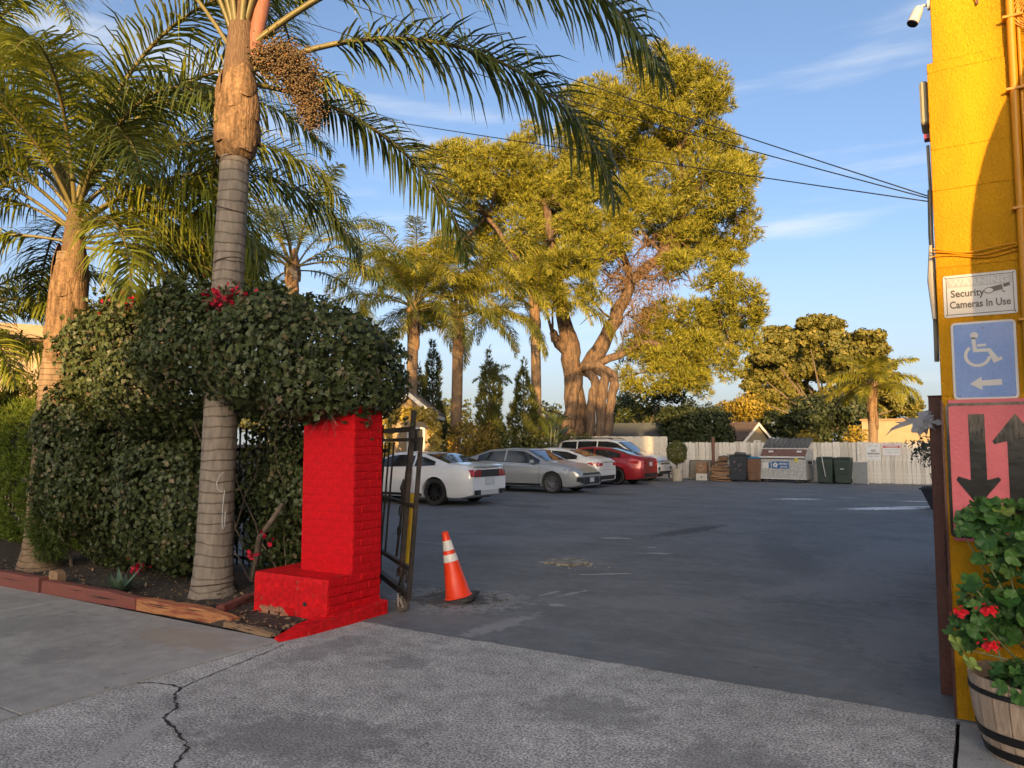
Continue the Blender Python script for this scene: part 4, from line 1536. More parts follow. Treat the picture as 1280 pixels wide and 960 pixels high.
# ------------------------------------------------------------------ wheeled bins
def wheelie(label, loc, rz, w, d, h, body, lid, lid_open=False, group='wheeled bins along the back fence', band=False):
    t = thing('wheeled_bin', label, 'trash bin', loc, rz, group)
    b = MB()
    k = .84
    vs = []
    for z, s in ((.05, k), (h * .72, .97), (h * .80, 1.0), (h - .06, 1.0)):
        for a, c in ((-1, -1), (1, -1), (1, 1), (-1, 1)):
            vs.append((a * w / 2 * s, c * d / 2 * s, z))
    fs = [(3, 2, 1, 0)]
    for i in range(3):
        for j in range(4):
            p, q = i * 4 + j, i * 4 + (j + 1) % 4
            fs.append((p, q, q + 4, p + 4))
    fs.append((12, 13, 14, 15))
    b.add(vs, fs).build('bin_body', body, t, bevel=.012)
    if lid_open:
        MB().bb((-w / 2 - .06, -d / 2 - .06, h - .05), (w / 2 + .03, d / 2 + .02, h - .01)).box((.02, .02, h + .03), (w * .62, d * .7, .06), 0, (.12, .1, .2)).build('lid', lid, t, bevel=.01)
    else:
        MB().box((0, -.01, h - .022), (w * 1.06, d * 1.06, .055), taper=.9).box((0, .03, h + .014), (w * .7, d * .6, .02)).build('lid', lid, t, bevel=.01)
    MB().tube([(-w / 2 * .7, d / 2 + .02, h - .10), (w / 2 * .7, d / 2 + .02, h - .10)], .014, 8).build('handle', body, t)
    MB().bb((-w * .22, -d / 2 - .008, h * .40), (w * .22, -d / 2 * .89, h * .46)).build('grab_bar', body, t)
    MB().bb((-w * .30, -d / 2 * .9 - .014, h * .08), (w * .30, -d / 2 * .86, h * .36)).build('front_panel', body, t)
    for s in (-1, 1):
        MB().tube([(s * w / 2 * .95, d / 2 * .8, .11), (s * w / 2 * .72, d / 2 * .8, .11)], .11, 16).build('wheel', black_p, t)
    return t


bk = mat('bin_black', (.022, .026, .034), (.035, .04, .05), rough=.45, scale=6)
bkl = mat('bin_black_lid', (.035, .034, .036), (.10, .10, .10), rough=.5, scale=14, contrast=(.55, .75))
bb_ = mat('bin_brown', (.16, .085, .05), (.13, .07, .042), rough=.55, scale=5)
bl_ = mat('bin_blue_lid', (.03, .17, .33), rough=.45)
bg = mat('bin_green', (.022, .036, .028), (.03, .045, .036), rough=.5, scale=6)
t = wheelie('black wheeled trash bin with its flat lid overhanging, left of the brown bin', (-8.42, 32.05, 0), R_(-4), .70, .66, 1.14, bk, bkl, True)
for (x, z, s) in ((-.16, .78, .07), (.03, .62, .06), (.12, .70, .05), (-.1, .5, .05), (.1, .45, .05)):
    MB().bb((x, -.345, z), (x + s, -.318, z + s * 1.3)).build('worn_label', mat('worn_label_print', (.10, .09, .10), (.2, .12, .12), scale=25), t)
wheelie('brown wheeled trash bin with a blue lid beside the dumpster', (-7.83, 32.25, 0), R_(-4), .56, .60, 1.02, bb_, bl_)
t = wheelie('left dark green wheeled bin with a pale pole leaning on it, right of the dumpster', (-5.05, 32.10, 0), R_(-4), .60, .66, 1.04, bg, bg)
t2 = wheelie('right dark green wheeled bin with a small white label, beside the grey panel', (-4.43, 32.22, 0), R_(-3), .60, .66, 1.03, bg, bg)
MB().bb((-.06, -.335, .58), (.08, -.325, .61)).build('label_strip', sign_w, t2)
put(MB().tube([(-5.02, 31.70, .30), (-5.16, 31.66, 1.22)], .016, 8).build('mop_handle', mat('pale_pole', (.5, .5, .5), rough=.5)), 'thin pale pole leaning against the left dark green bin', 'pole')
# grey panel, plywood, cartons, cardboard pile
t = thing('grey_panel', 'plain grey board with a pale frame leaning on the fence beside the green bins', 'panel', (-3.87, 32.40, 0))
MB().bb((-.27, -.02, .03), (.27, .02, .86)).build('board', mat('panel_grey', (.20, .215, .225), rough=.6), t, rot=(R_(-6), 0, 0))
MB().bb((-.30, -.015, .0), (-.272, .02, .90)).bb((.272, -.015, .0), (.30, .02, .90)).bb((-.272, -.015, .863), (.272, .02, .90)).build('frame', plank_m[1], t, rot=(R_(-6), 0, 0))
ply = mat('old_plywood', (.24, .20, .15), (.17, .145, .115), rough=.85, scale=4, stretch=(5, 1, 1))
t = thing('plywood_sheet', 'weathered plywood sheet with a dark edge leaning on the plank fence', 'board', (-10.35, 32.72, 0))
MB().bb((-.46, -.012, .02), (.46, .012, .83)).build('board', ply, t, rot=(R_(-9), 0, 0))
MB().bb((-.49, -.014, .0), (-.461, .014, .86)).bb((-.461, -.014, .831), (.49, .014, .86)).bb((.461, -.014, .0), (.49, .014, .8305)).build('edge_strip', dark_m, t, rot=(R_(-9), 0, 0))
card = mat('cardboard', (.30, .175, .095), (.23, .13, .07), rough=.85, scale=6, fine=(20, .15))
cart_w = mat('white_carton', (.62, .60, .56), (.55, .53, .5), rough=.7)
t = thing('brown_carton', 'brown cardboard box standing on the white carton', 'box', (-10.12, 32.36, .292))
MB().bb((-.22, -.16, 0), (.22, .16, .47)).build('carton', card, t, bevel=.006)
MB().bb((-.10, -.166, .10), (.10, -.161, .38)).build('print', mat('carton_print', (.42, .28, .17), (.15, .09, .06), scale=16, contrast=(.45, .55)), t)
t = thing('white_carton', 'white carton with a dark hand hole under the brown box', 'box', (-10.12, 32.36, 0))
MB().bb((-.24, -.17, 0), (.24, .17, .29)).build('carton', cart_w, t, bevel=.006)
MB().bb((-.03, -.175, .11), (.035, -.171, .17)).build('hand_hole', dark_m, t)
rg = random.Random(5)
for k in range(9):
    z = .02 + .072 * k
    w = rg.uniform(.68, .86) * (1 - .025 * k)
    o = MB().box((0, 0, 0), (w, rg.uniform(.5, .6), .055)).build('flattened_box', card, None, bevel=.008, loc=(-9.18 + rg.uniform(-.06, .06), 31.85 + rg.uniform(-.05, .05), z + .03),
                                                          rot=(rg.uniform(-.05, .05), rg.uniform(-.05, .05), rg.uniform(-.3, .3)))
    put(o, 'flattened cardboard box, %s of the heap beside the black bin' % ('lowest', 'second from the bottom', 'third from the bottom', 'fourth from the bottom', 'middle one', 'fourth from the top', 'third from the top', 'second from the top', 'topmost')[k], 'cardboard', 'flattened cardboard boxes heaped by the fence')
for k in range(3):
    o = MB().box((0, 0, 0), (.46 - .06 * k, .36, .12)).build('crumpled_bag', mat('brown_paper', (.20, .115, .065), (.12, .075, .045), rough=.9, scale=9, bump=.8) if k == 0 else MATS['brown_paper'], None, bevel=.03,
                                                        loc=(-9.16 + .05 * k, 31.9, .76 + .115 * k), rot=(rg.uniform(-.2, .2), rg.uniform(-.2, .2), rg.random()))
    put(o, 'crumpled brown paper bag on the cardboard heap, %s of three' % ('largest and lowest', 'middle one', 'smallest and topmost')[k], 'paper bag', 'paper bags on the cardboard heap')
put(MB().box((0, 0, 0), (.44, .30, .20), taper=.9).build('white_tub', cart_w, None, bevel=.02, loc=(-9.08, 32.35, 1.17 - .14)), 'white plastic tub behind the cardboard heap', 'tub')
put(MB().tube([(-9.66, 32.45, 0.0), (-9.76, 32.80, 1.86)], .07, 8).build('wood_post', mat('red_brown_log', (.17, .075, .05), (.12, .06, .04), rough=.85, scale=6, stretch=(6, 6, 1))), 'red brown wooden post leaning on the fence above the cardboard heap', 'post')
# brick pot with clipped shrub, near the suv
t = thing('brick_planter', 'small reddish brick planter block on the asphalt beside the clipped round shrub', 'planter', (-10.95, 31.5, 0))
for c in range(4):
    for k in range(2):
        for j in range(2):
            MB().box((-.155 + .205 * k + (.05 if c % 2 else 0), -.06 + .12 * j, .06 + .115 * c), (.195, .112, .105)).build('brick', brick_bare, t, bevel=.006)
pot_m = mat('pale_pot', (.42, .37, .30), (.36, .31, .25), rough=.8)
# dark blue plastic tub by the post
t = thing('blue_grey_tub', 'dark blue grey plastic tub tipped against the right edge of the lot', 'tub', (-.72, 21.1, .02))
tub_m = mat('tub_plastic', (.03, .036, .05), rough=.45)
vs = []
for z, s in ((0, .62), (.52, 1.0)):
    for a, c in ((-1, -1), (1, -1), (1, 1), (-1, 1)):
        vs.append((a * .36 * s, c * .30 * s, z))
MB().add(vs, [(3, 2, 1, 0), (0, 1, 5, 4), (1, 2, 6, 5), (2, 3, 7, 6), (3, 0, 4, 7)]).build('shell', tub_m, t, rot=(0, R_(-8), 0))
MB().bb((-.40, -.34, .52), (.40, -.30, .56)).bb((-.40, .30, .52), (.40, .34, .56)).bb((-.40, -.30, .52), (-.36, .30, .56)).bb((.36, -.30, .52), (.40, .30, .56)).build('rim', tub_m, t, rot=(0, R_(-8), 0))

# ------------------------------------------------------------------ buildings beyond the fence
roof_brown = mat('brown_shingle', (.13, .085, .065), (.09, .065, .055), rough=.9, scale=8, stretch=(1, 1, 6), fine=(12, .25))
roof_blue = mat('dark_blue_roof', (.055, .065, .085), (.04, .05, .065), rough=.7, scale=5)
wall_tan = mat('tan_stucco', (.34, .25, .15), (.29, .21, .13), rough=.9, scale=2)
wall_olive = mat('olive_siding', (.22, .185, .12), (.19, .16, .105), rough=.85, scale=3, stretch=(1, 1, 6))
trim_w = mat('white_trim', (.68, .66, .63), rough=.6)


def gable(name, label, loc, rz, w, d, h, rise, wall, roof, over=.35, windows=(), cat='house', shingle_rows=8):
    """Ridge runs along local y; the gable end faces -y."""
    t = thing(name, label, cat, loc, rz)
    MB().prism([(-w / 2, 0), (w / 2, 0), (w / 2, h), (0, h + rise), (-w / 2, h)], 0, d).build('wall', wall, t)
    sl = math.atan2(rise, w / 2)
    L = (w / 2 + over) / math.cos(sl)
    for s in (-1, 1):
        for k in range(shingle_rows):
            a0, a1 = L * k / shingle_rows, L * (k + 1) / shingle_rows + .03
            def pt(a, off):
                return (s * (a * math.cos(sl) + off * math.sin(sl)), h + rise + .06 - a * math.sin(sl) + off * math.cos(sl))
            poly = [pt(a0, .0), pt(a1, .025), pt(a1, .075), pt(a0, .05)]
            MB().prism(poly, -over, d + over).build('shingle_course', roof, t)
        poly = [(0, h + rise + .05), (s * L * math.cos(sl), h + rise + .05 - L * math.sin(sl)), (s * L * math.cos(sl), h + rise - .13 - L * math.sin(sl)), (0, h + rise - .13)]
        MB().prism(poly, -over - .04, -over - .002).build('bargeboard', trim_w, t)
        MB().bb((s * (w / 2 + over) - .06, -over + .002, h - .28), (s * (w / 2 + over) + .02, d + over, h - .14)).build('eave_board', trim_w, t)
    for (x, z, ww, hh) in windows:
        f = MB().bb((x - ww / 2 - .07, -.05, z - .07), (x + ww / 2 + .07, -.002, z + hh + .07)).build('window', trim_w, t)
        MB().bb((x - ww / 2, -.06, z), (x + ww / 2, -.0505, z + hh)).build('pane', glass_dark, f)
    return t


gable('gabled_house', 'small house with white trimmed gable and brown shingle roof behind the plank fence', (-11.35, 47.0, 0), R_(70), 2.7, 2.6, 1.85, .95, wall_olive, roof_brown, .22, [(.1, .9, .5, .8)])
t = thing('garden_shed', 'low shed with a dark blue roof behind the taller board fence', 'shed', (-15.7, 40.5, 0), R_(8))
MB().bb((-3.4, 0, 0), (3.4, 4, 2.0)).build('wall', wall_tan, t)
MB().prism([(-3.6, 1.95), (-2.2, 2.75), (3.0, 2.75), (3.6, 1.95)], -.25, 4.2).build('roof', roof_blue, t)
t = thing('tan_building', 'low tan flat roofed building behind the right end of the plank fence', 'building', (-1.0, 52, 0))
MB().bb((-5, 0, 0), (8, 8, 3.0)).build('wall', wall_tan, t)
MB().bb((-5.1, -.1, 3.001), (8.1, 8.1, 3.12)).build('coping', mat('coping_brown', (.26, .17, .10), rough=.8), t)
MB().bb((-.2, -1.6, 1.5), (2.6, -.01, 1.62)).bb((-.2, -1.6, 1.0), (2.6, -1.5, 1.7)).build('canopy', roof_blue, t)
# house at the left, behind the conifer hedge
t = thing('tan_house', 'tan house with a low brown roof and curtained window behind the left palm', 'house', (-20.66, 6.33, 0), R_(63))
MB().bb((0, 0, 0), (6.6, 6, 3.95)).build('wall', mat('house_stucco', (.50, .36, .21), (.46, .33, .19), rough=.85, scale=3), t)
MB().bb((-.6, -.85, 4.12), (7.2, 6.6, 4.30)).build('roof', roof_brown, t)
MB().bb((-.6, -.90, 4.02), (7.2, -.852, 4.32)).build('fascia', mat('fascia_tan', (.42, .30, .19), rough=.7), t)
MB().bb((-.55, -.80, 3.952), (7.15, -.01, 4.02)).build('soffit', mat('soffit_brown', (.16, .10, .065), rough=.8), t)
cur = mat('curtain', (.50, .38, .25), (.36, .27, .18), rough=.8, scale=2.2, stretch=(9, 9, .3), contrast=(.4, .6))
for x in (.6, 2.2, 3.8):
    f = MB().bb((x - .05, -.06, 1.0), (x, -.002, 3.8)).bb((x + 1.5, -.06, 1.0), (x + 1.55, -.002, 3.8)).bb((x, -.06, 3.76), (x + 1.5, -.002, 3.8)).bb((x, -.06, 1.0), (x + 1.5, -.002, 1.05)).build('window', trim_w, t)
    MB().bb((x + .001, -.03, 1.051), (x + 1.499, -.003, 3.759)).build('curtain', cur, f)
# little house with a gable behind the ivy arch
gable('cottage', 'small grey roofed gable cottage behind the yellow lit ivy, left of the palms', (-17.1, 20.9, 0), R_(31), 1.5, 2.4, 2.75, .62, wall_tan, mat('grey_shingle', (.17, .14, .125), rough=.9, scale=9), .25, [(.25, 1.2, .5, .9)], shingle_rows=5)

# ------------------------------------------------------------------ parked cars
def paint(name, col, metal=0.0, rough=0.35):
    m, n, l, b, out = _new(name)
    b.inputs['Base Color'].default_value = c4(col)
    b.inputs['Metallic'].default_value = metal
    b.inputs['Roughness'].default_value = rough
    b.inputs['Coat Weight'].default_value = .8
    b.inputs['Coat Roughness'].default_value = .06
    return m


glass_m = mat('car_glass', (.012, .014, .016), (.02, .022, .024), rough=.04, spec=.9, scale=2)
tyre_m = mat('tyre_rubber', (.014, .014, .014), (.03, .028, .027), rough=.8, scale=12)
rim_dark = mat('rim_black', (.018, .018, .02), rough=.35, metal=.5)
rim_grey = mat('rim_machined', (.36, .36, .37), (.10, .10, .10), rough=.35, metal=.7, scale=20)
trim_b = plain('black_trim', (.012, .012, .013), .45)
chrome = plain('bright_trim', (.65, .65, .66), .2, .9)
lamp_red = mat('tail_lamp_red', (.42, .012, .02), (.30, .008, .014), rough=.15, coat=.6, scale=14)
lamp_clear = mat('head_lamp_lens', (.55, .56, .58), (.12, .12, .13), rough=.12, coat=.6, scale=16, contrast=(.4, .6))
plate_m = mat('licence_plate', (.60, .61, .63), (.35, .36, .42), rough=.4, scale=26, contrast=(.45, .62))


def curve(pts, xs, win=0.10):
    p = np.array(pts)
    y = np.interp(xs, p[:, 0], p[:, 1])
    acc = np.zeros_like(y)
    ks = np.linspace(-win, win, 9)
    for k in ks:
        acc += np.interp(np.clip(xs + k, p[0, 0], p[-1, 0]), p[:, 0], p[:, 1])
    return acc / len(ks)


def make_car(name, label, loc, rz, L, Wd, r, xf, xr, top, belt, body_m, ws, rw, sides, rim_m, spokes=10,
             front=None, rear=None, zb0=.19, seams=(), handles=(), mirror_x=.55, tumble=.34, roof_round=.055):
    t = thing(name, label, 'car', loc, rz, 'cars parked side by side along the left of the lot')
    Ra = r + .045
    xs = set(np.round(np.linspace(-L / 2, L / 2, 96), 4))
    for xw in (xf, xr):
        for k in range(25):
            xs.add(round(xw + Ra * math.cos(PI * k / 24), 4))
        xs.add(round(xw + Ra + .004, 4))
        xs.add(round(xw - Ra - .004, 4))
    for k in (.008, .025, .05, .09):
        xs.add(L / 2 - k)
        xs.add(-L / 2 + k)
    xs = np.array(sorted(xs))
    zt = curve(top, xs)
    zbel = np.minimum(curve(belt, xs), zt - .012)
    tt = np.abs(xs) / (L / 2)
    hw = Wd / 2 * (1 - .17 * np.clip((tt - .70) / .30, 0, 1) ** 2.4 - .03 * np.clip((tt - .96) / .04, 0, 1) ** 2)
    zb = zb0 + .09 * np.clip((tt - .84) / .16, 0, 1) ** 1.5

    def yroof(i):
        h = max(zt[i] - zbel[i], 0)
        return hw[i] - .055 - min(.05, h * .3) - tumble * max(h - .05, 0)

    rows = []
    for i, x in enumerate(xs):
        za = None
        for xw in (xf, xr):
            dx = abs(x - xw)
            if dx <= Ra:
                za = r + math.sqrt(max(Ra * Ra - dx * dx, 0))
        zbi = zb[i]
        w = hw[i]
        ze = zt[i] - min(roof_round, (zt[i] - zbel[i]) * .6 + .004)
        yr = yroof(i)
        lo = [(w - .13, zbi), (w - .035, zbi + .03), (w - .012, zbi + .11), (w, .30 * zbi + .70 * .52), (w + .004, .62), (w - .004, .72), (w - .022, min(.80, zbel[i] - .07)),
              (w - .030, zbel[i] - .035), (w - .050, zbel[i])]
        zs = [a[1] for a in lo]
        sec = []
        lim = zbi
        if za is not None:
            lim = za
        for k, (yy, zz) in enumerate(lo):
            z2 = min(zz, zbel[i] - .004 * (8 - k))
            z2 = max(z2, lim + .0015 * k)
            if za is not None and z2 <= za + .03:
                yy = max(yy, w - .012)
            sec.append((yy, z2))
        zB = max(sec[-1][1], zbel[i])
        sec += [(hw[i] - .058 + (yr - hw[i] + .058) * .33, zB + (ze - zB) * .36), (hw[i] - .058 + (yr - hw[i] + .058) * .70, zB + (ze - zB) * .72),
                (yr, ze), (yr - .05, ze + (zt[i] - ze) * .55), (yr * .72, ze + (zt[i] - ze) * .85), (yr * .36, zt[i] - .002), (0, zt[i])]
        half = [(0, lim)] + sec
        ring = [(x, y, z) for y, z in half] + [(x, -y, z) for y, z in half[-2:0:-1]]
        rows.append(ring)
    nr = len(rows[0])
    vs = [p for rg_ in rows for p in rg_]
    fs = []
    for i in range(len(rows) - 1):
        for k in range(nr):
            a, b_ = i * nr + k, i * nr + (k + 1) % nr
            fs.append((a, b_, b_ + nr, a + nr))
    fs.append(tuple(range(nr - 1, -1, -1)))
    fs.append(tuple((len(rows) - 1) * nr + k for k in range(nr)))
    b = MB().add(vs, fs)
    body = b.build('body', body_m, t, smooth=True)
    bvh = BVHTree.FromPolygons([Vector(v) for v in vs], fs)

    def cast(o, d, off):
        h = bvh.ray_cast(Vector(o), Vector(d))
        if h[0] is None:
            return None
        n = h[1]
        if n.dot(Vector(d)) > 0:
            n = -n
        return h[0] + n * off

    def patch(nm, A, B, m, mode, off=.005, k=4, parent=None, thick=.0):
        """Grid between two polylines, thrown on to the body. side: (x,z); front/rear: (y,z); top: (x,y)."""
        nA = len(A)
        g = []
        for j in range(k + 1):
            for i in range(nA):
                u = A[i][0] + (B[i][0] - A[i][0]) * j / k
                v = A[i][1] + (B[i][1] - A[i][1]) * j / k
                if mode == 'left':
                    p = cast((u, 3, v), (0, -1, 0), off)
                elif mode == 'right':
                    p = cast((u, -3, v), (0, 1, 0), off)
                elif mode == 'front':
                    p = cast((5, u, v), (-1, 0, 0), off)
                elif mode == 'rear':
                    p = cast((-5, u, v), (1, 0, 0), off)
                else:
                    p = cast((u, v, 4), (0, 0, -1), off)
                g.append(p)
        F = []
        for j in range(k):
            for i in range(nA - 1):
                q = (j * nA + i, j * nA + i + 1, (j + 1) * nA + i + 1, (j + 1) * nA + i)
                if all(g[c] is not None for c in q):
                    F.append(q)
        V = [p if p is not None else Vector((0, 0, .5)) for p in g]
        used = sorted({c for q in F for c in q})
        mp_ = {c: i for i, c in enumerate(used)}
        return MB().add([V[c] for c in used], [[mp_[c] for c in q] for q in F]).build(nm, m, parent or t, smooth=True)

    t_patch = patch

    def prof(arr, x):
        return float(np.interp(x, xs, arr))
    yr_arr = np.array([yroof(i) for i in range(len(xs))])
    # side glass
    for (xa, xb) in sides:
        X = np.linspace(xa, xb, 15)
        lo = [(x, prof(zbel, x) + .022) for x in X]
        hi = []
        for x in X:
            h = prof(zt, x) - prof(zbel, x)
            ze = prof(zt, x) - min(roof_round, h * .6 + .004)
            hi.append((x, max(prof(zbel, x) + .0225, ze - .035)))
        for sd in ('left', 'right'):
            patch('side_window', hi, lo, glass_m, sd)
    for nm, (xa, xb) in (('windshield', ws), ('rear_window', rw)):
        X = np.linspace(xa, xb, 9)
        patch(nm, [(x, prof(yr_arr, x) - .055) for x in X], [(x, -prof(yr_arr, x) + .055) for x in X], glass_m, 'top', k=10)
    for xx, z0, z1 in seams:
        for sd in ('left', 'right'):
            patch('door_seam', [(xx - .005, z1), (xx + .005, z1)], [(xx - .005 - .02, z0), (xx + .005 - .02, z0)], trim_b, sd, .002, 8)
    for hx, hz in handles:
        for sd in ('left', 'right'):
            o = patch('door_handle', [(hx - .09, hz + .014), (hx, hz + .018), (hx + .09, hz + .014)], [(hx - .09, hz - .012), (hx, hz - .016), (hx + .09, hz - .012)], body_m, sd, .022, 2)
    X = np.linspace(sides[0][0] - .05, sides[-1][1] + .05, 24)
    for sd in ('left', 'right'):
        patch('belt_trim', [(x, prof(zbel, x) + .020) for x in X], [(x, prof(zbel, x) + .006) for x in X], trim_b, sd, .006, 1)
        X2 = np.linspace(xr + Ra + .03, xf - Ra - .03, 16)
        patch('side_sill', [(x, zb0 + .115) for x in X2], [(x, zb0 + .045) for x in X2], trim_b, sd, .004, 2)
    for s in (-1, 1):
        zz = prof(zbel, mirror_x) + .07
        yy = s * (prof(hw, mirror_x) + .05)
        m_ = MB().box((mirror_x, yy, zz), (.13, .19, .12), taper=.82).build('mirror', body_m, t, bevel=.025)
        MB().bb((mirror_x - .03, yy - s * .06 - .05, zz - .09), (mirror_x + .03, yy - s * .06 + .05, zz - .06)).build('mirror_arm', trim_b, m_)
    MB().bb((-L / 2 + .35, -Wd / 2 + .36, .17), (L / 2 - .35, Wd / 2 - .36, .50)).build('chassis', trim_b, t)
    # wheels
    for xw in (xf, xr):
        for s in (-1, 1):
            we = bpy.data.objects.new('wheel', None)
            COL.objects.link(we)
            we.parent = t
            we.location = (xw, s * (Wd / 2 - .125), r)
            if s > 0:
                we.rotation_euler = (0, 0, PI)
            ORG[we.name] = Vector((0, 0, 0))
            rr = r * .70
            MB().lathe([(rr, -.10), (r * .93, -.115), (r * .985, -.09), (r, -.05), (r, .06), (r * .97, .10), (rr, .10)], 36, axis='y', closed=True).build('tyre', tyre_m, we, smooth=True)
            mb = MB().lathe([(rr + .002, -.105), (rr - .02, -.10), (rr - .03, -.045), (rr - .03, .05)], 32, axis='y')
            mb.lathe([(.001, -.075), (.055, -.073), (.06, -.05)], 16, axis='y')
            for k in range(spokes):
                a = 2 * PI * k / spokes
                c, s_ = math.cos(a), math.sin(a)
                wd = .020
                p = []
                for rad, wid, y in ((.04, wd * 1.2, -.068), (rr - .025, wd * .75, -.088)):
                    for q in (-1, 1):
                        p.append((rad * c - q * wid * s_, y, rad * s_ + q * wid * c))
                p2 = [(x, y + .03, z) for x, y, z in p]
                mb.add(p + p2, [(0, 1, 3, 2), (4, 6, 7, 5), (0, 2, 6, 4), (1, 5, 7, 3)])
            mb.build('rim', rim_m, we)
            MB().lathe([(.001, -.02), (rr - .035, -.02)], 24, axis='y').build('brake_disc', trim_b, we)
    if front:
        front(t, patch)
    if rear:
        rear(t, patch)
    return t


def bars(patch, nm, mode, y0, y1, z0, z1, m, n=7, off=.006, k=3, z0b=None, z1b=None):
    """A quad from y0..y1; z range may differ at the y1 end."""
    z0b = z0 if z0b is None else z0b
    z1b = z1 if z1b is None else z1b
    A = [(y0 + (y1 - y0) * i / n, z1 + (z1b - z1) * i / n) for i in range(n + 1)]
    B = [(y0 + (y1 - y0) * i / n, z0 + (z0b - z0) * i / n) for i in range(n + 1)]
    return patch(nm, A, B, m, mode, off, k)


def coupe_rear(t, patch):
    bars(patch, 'rear_panel', 'rear', -.72, .72, .735, .925, trim_b, 14, .006)
    for s in (-1, 1):
        for k in range(3):
            a = s * (.80 - .135 * k)
            bars(patch, 'taillight', 'rear', a, a - s * .10, .75, .915, lamp_red, 3, .016, 3)
    bars(patch, 'license_plate', 'rear', -.155, .155, .545, .70, plate_m, 3, .014)
    bars(patch, 'plate_recess', 'rear', -.22, .22, .52, .72, plain('plate_shade', (.5, .5, .5), .5), 4, .006)
    bars(patch, 'diffuser', 'rear', -.62, .62, .29, .40, MATS['plate_shade'], 8, .01)
    for s in (-1, 1):
        MB().tube([(-2.36, s * .56, .34), (-2.42, s * .56, .34)], .055, 14).build('exhaust', trim_b, t)
        bars(patch, 'exhaust_surround', 'rear', s * .42, s * .72, .285, .41, trim_b, 4, .014)
    MB().prism([(-2.41, 1.02), (-2.20, 1.055), (-2.20, 1.035), (-2.40, 1.0)], -.66, .66).build('spoiler', white_car, t)


white_car = paint('white_car_paint', (.72, .73, .74))
silver_car = paint('silver_car_paint', (.40, .415, .43), .55, .32)
white_car2 = paint('pearl_white_paint', (.66, .645, .62))
red_car = paint('dark_red_paint', (.30, .008, .014), .25, .3)
white_suv = paint('white_suv_paint', (.66, .66, .65))

make_car('coupe', 'white two door coupe with black wheels and tri-bar red taillights, nearest the gate', (-13.19, 16.51, 0), PI, 4.78, 1.92, .345, 1.42, -1.31,
         [(-2.39, .90), (-2.34, 1.0), (-2.15, 1.055), (-1.68, 1.095), (-.85, 1.335), (-.15, 1.385), (.25, 1.36), (1.02, 1.015), (1.75, .955), (2.2, .84), (2.39, .62)],
         [(-2.39, .86), (-2.0, 1.0), (-1.5, 1.03), (-.6, .985), (.4, .96), (1.1, .955), (2.2, .80), (2.39, .6)], white_car, (.30, .98), (-1.66, -.85),
         [(-1.28, -.62), (-.56, .70)], rim_dark, 10, rear=coupe_rear, seams=((-.58, .32, .96), (.78, .35, .93)), handles=((-.38, .84),), mirror_x=.55)


def sedan_front(t, patch):
    bars(patch, 'grille', 'front', -.55, .55, .30, .53, trim_b, 12, .008)
    bars(patch, 'upper_grille', 'front', -.62, .62, .60, .655, trim_b, 12, .008)
    bars(patch, 'license_plate', 'front', -.155, .155, .36, .50, plate_m, 4, .02)
    bars(patch, 'lip', 'front', -.78, .78, .255, .29, silver_car, 12, .02)
    MB().lathe([(.001, 0), (.055, 0), (.055, .012)], 16, c=(0, 0, 0), axis='y').build('badge', chrome, t, loc=(2.43, 0, .635), rot=(0, 0, PI / 2))
    for s, sd in ((1, 'left'), (-1, 'right')):
        bars(patch, 'air_intake', 'front', s * .58, s * .82, .31, .52, trim_b, 5, .01, 4, .40, .54)
        patch('headlight', [(1.80, .80), (1.95, .785), (2.10, .755), (2.22, .72), (2.34, .675)], [(1.84, .775), (1.95, .725), (2.10, .69), (2.22, .665), (2.34, .635)], lamp_clear, sd, .006, 3)
        bars(patch, 'headlight_inner', 'front', s * .60, s * .80, .62, .665, lamp_clear, 5, .010)


make_car('sedan', 'silver four door sedan parked nose out beside the white coupe', (-12.99, 22.12, 0), 0, 4.88, 1.84, .335, 1.47, -1.35,
         [(-2.44, .96), (-2.36, 1.06), (-1.85, 1.13), (-1.0, 1.405), (-.25, 1.45), (.40, 1.415), (1.22, 1.03), (1.85, .945), (2.25, .80), (2.40, .70), (2.44, .62)],
         [(-2.44, .9), (-1.9, 1.02), (-1.0, 1.00), (.2, .955), (1.2, .93), (1.8, .88), (2.3, .70), (2.44, .56)], silver_car, (.45, 1.20), (-1.80, -1.02),
         [(-1.42, -.36), (-.30, .98)], rim_grey, 14, front=sedan_front, seams=((-.33, .30, .95), (1.02, .33, .91), (-1.10, .55, .99)), handles=((-.12, .83), (-1.12, .86)), mirror_x=.78)


def plain_rear(col):
    def f(t, patch):
        for s, sd in ((1, 'left'), (-1, 'right')):
            patch('taillight', [(-2.28, .93), (-2.15, .945), (-2.02, .93), (-1.90, .895)], [(-2.28, .78), (-2.15, .80), (-2.02, .835), (-1.90, .875)], lamp_red, sd, .006, 3)
            bars(patch, 'taillight_inner', 'rear', s * .44, s * .76, .80, .90, lamp_red, 5, .008, 3, .78, .92)
        bars(patch, 'license_plate', 'rear', -.155, .155, .72, .87, plate_m, 3, .012)
        bars(patch, 'bumper_trim', 'rear', -.72, .72, .30, .45, trim_b, 8, .008)
        bars(patch, 'garnish', 'rear', -.40, .40, .905, .935, chrome, 6, .012)
        bars(patch, 'bumper_line', 'rear', -.76, .76, .645, .652, trim_b, 8, .004)
    return f


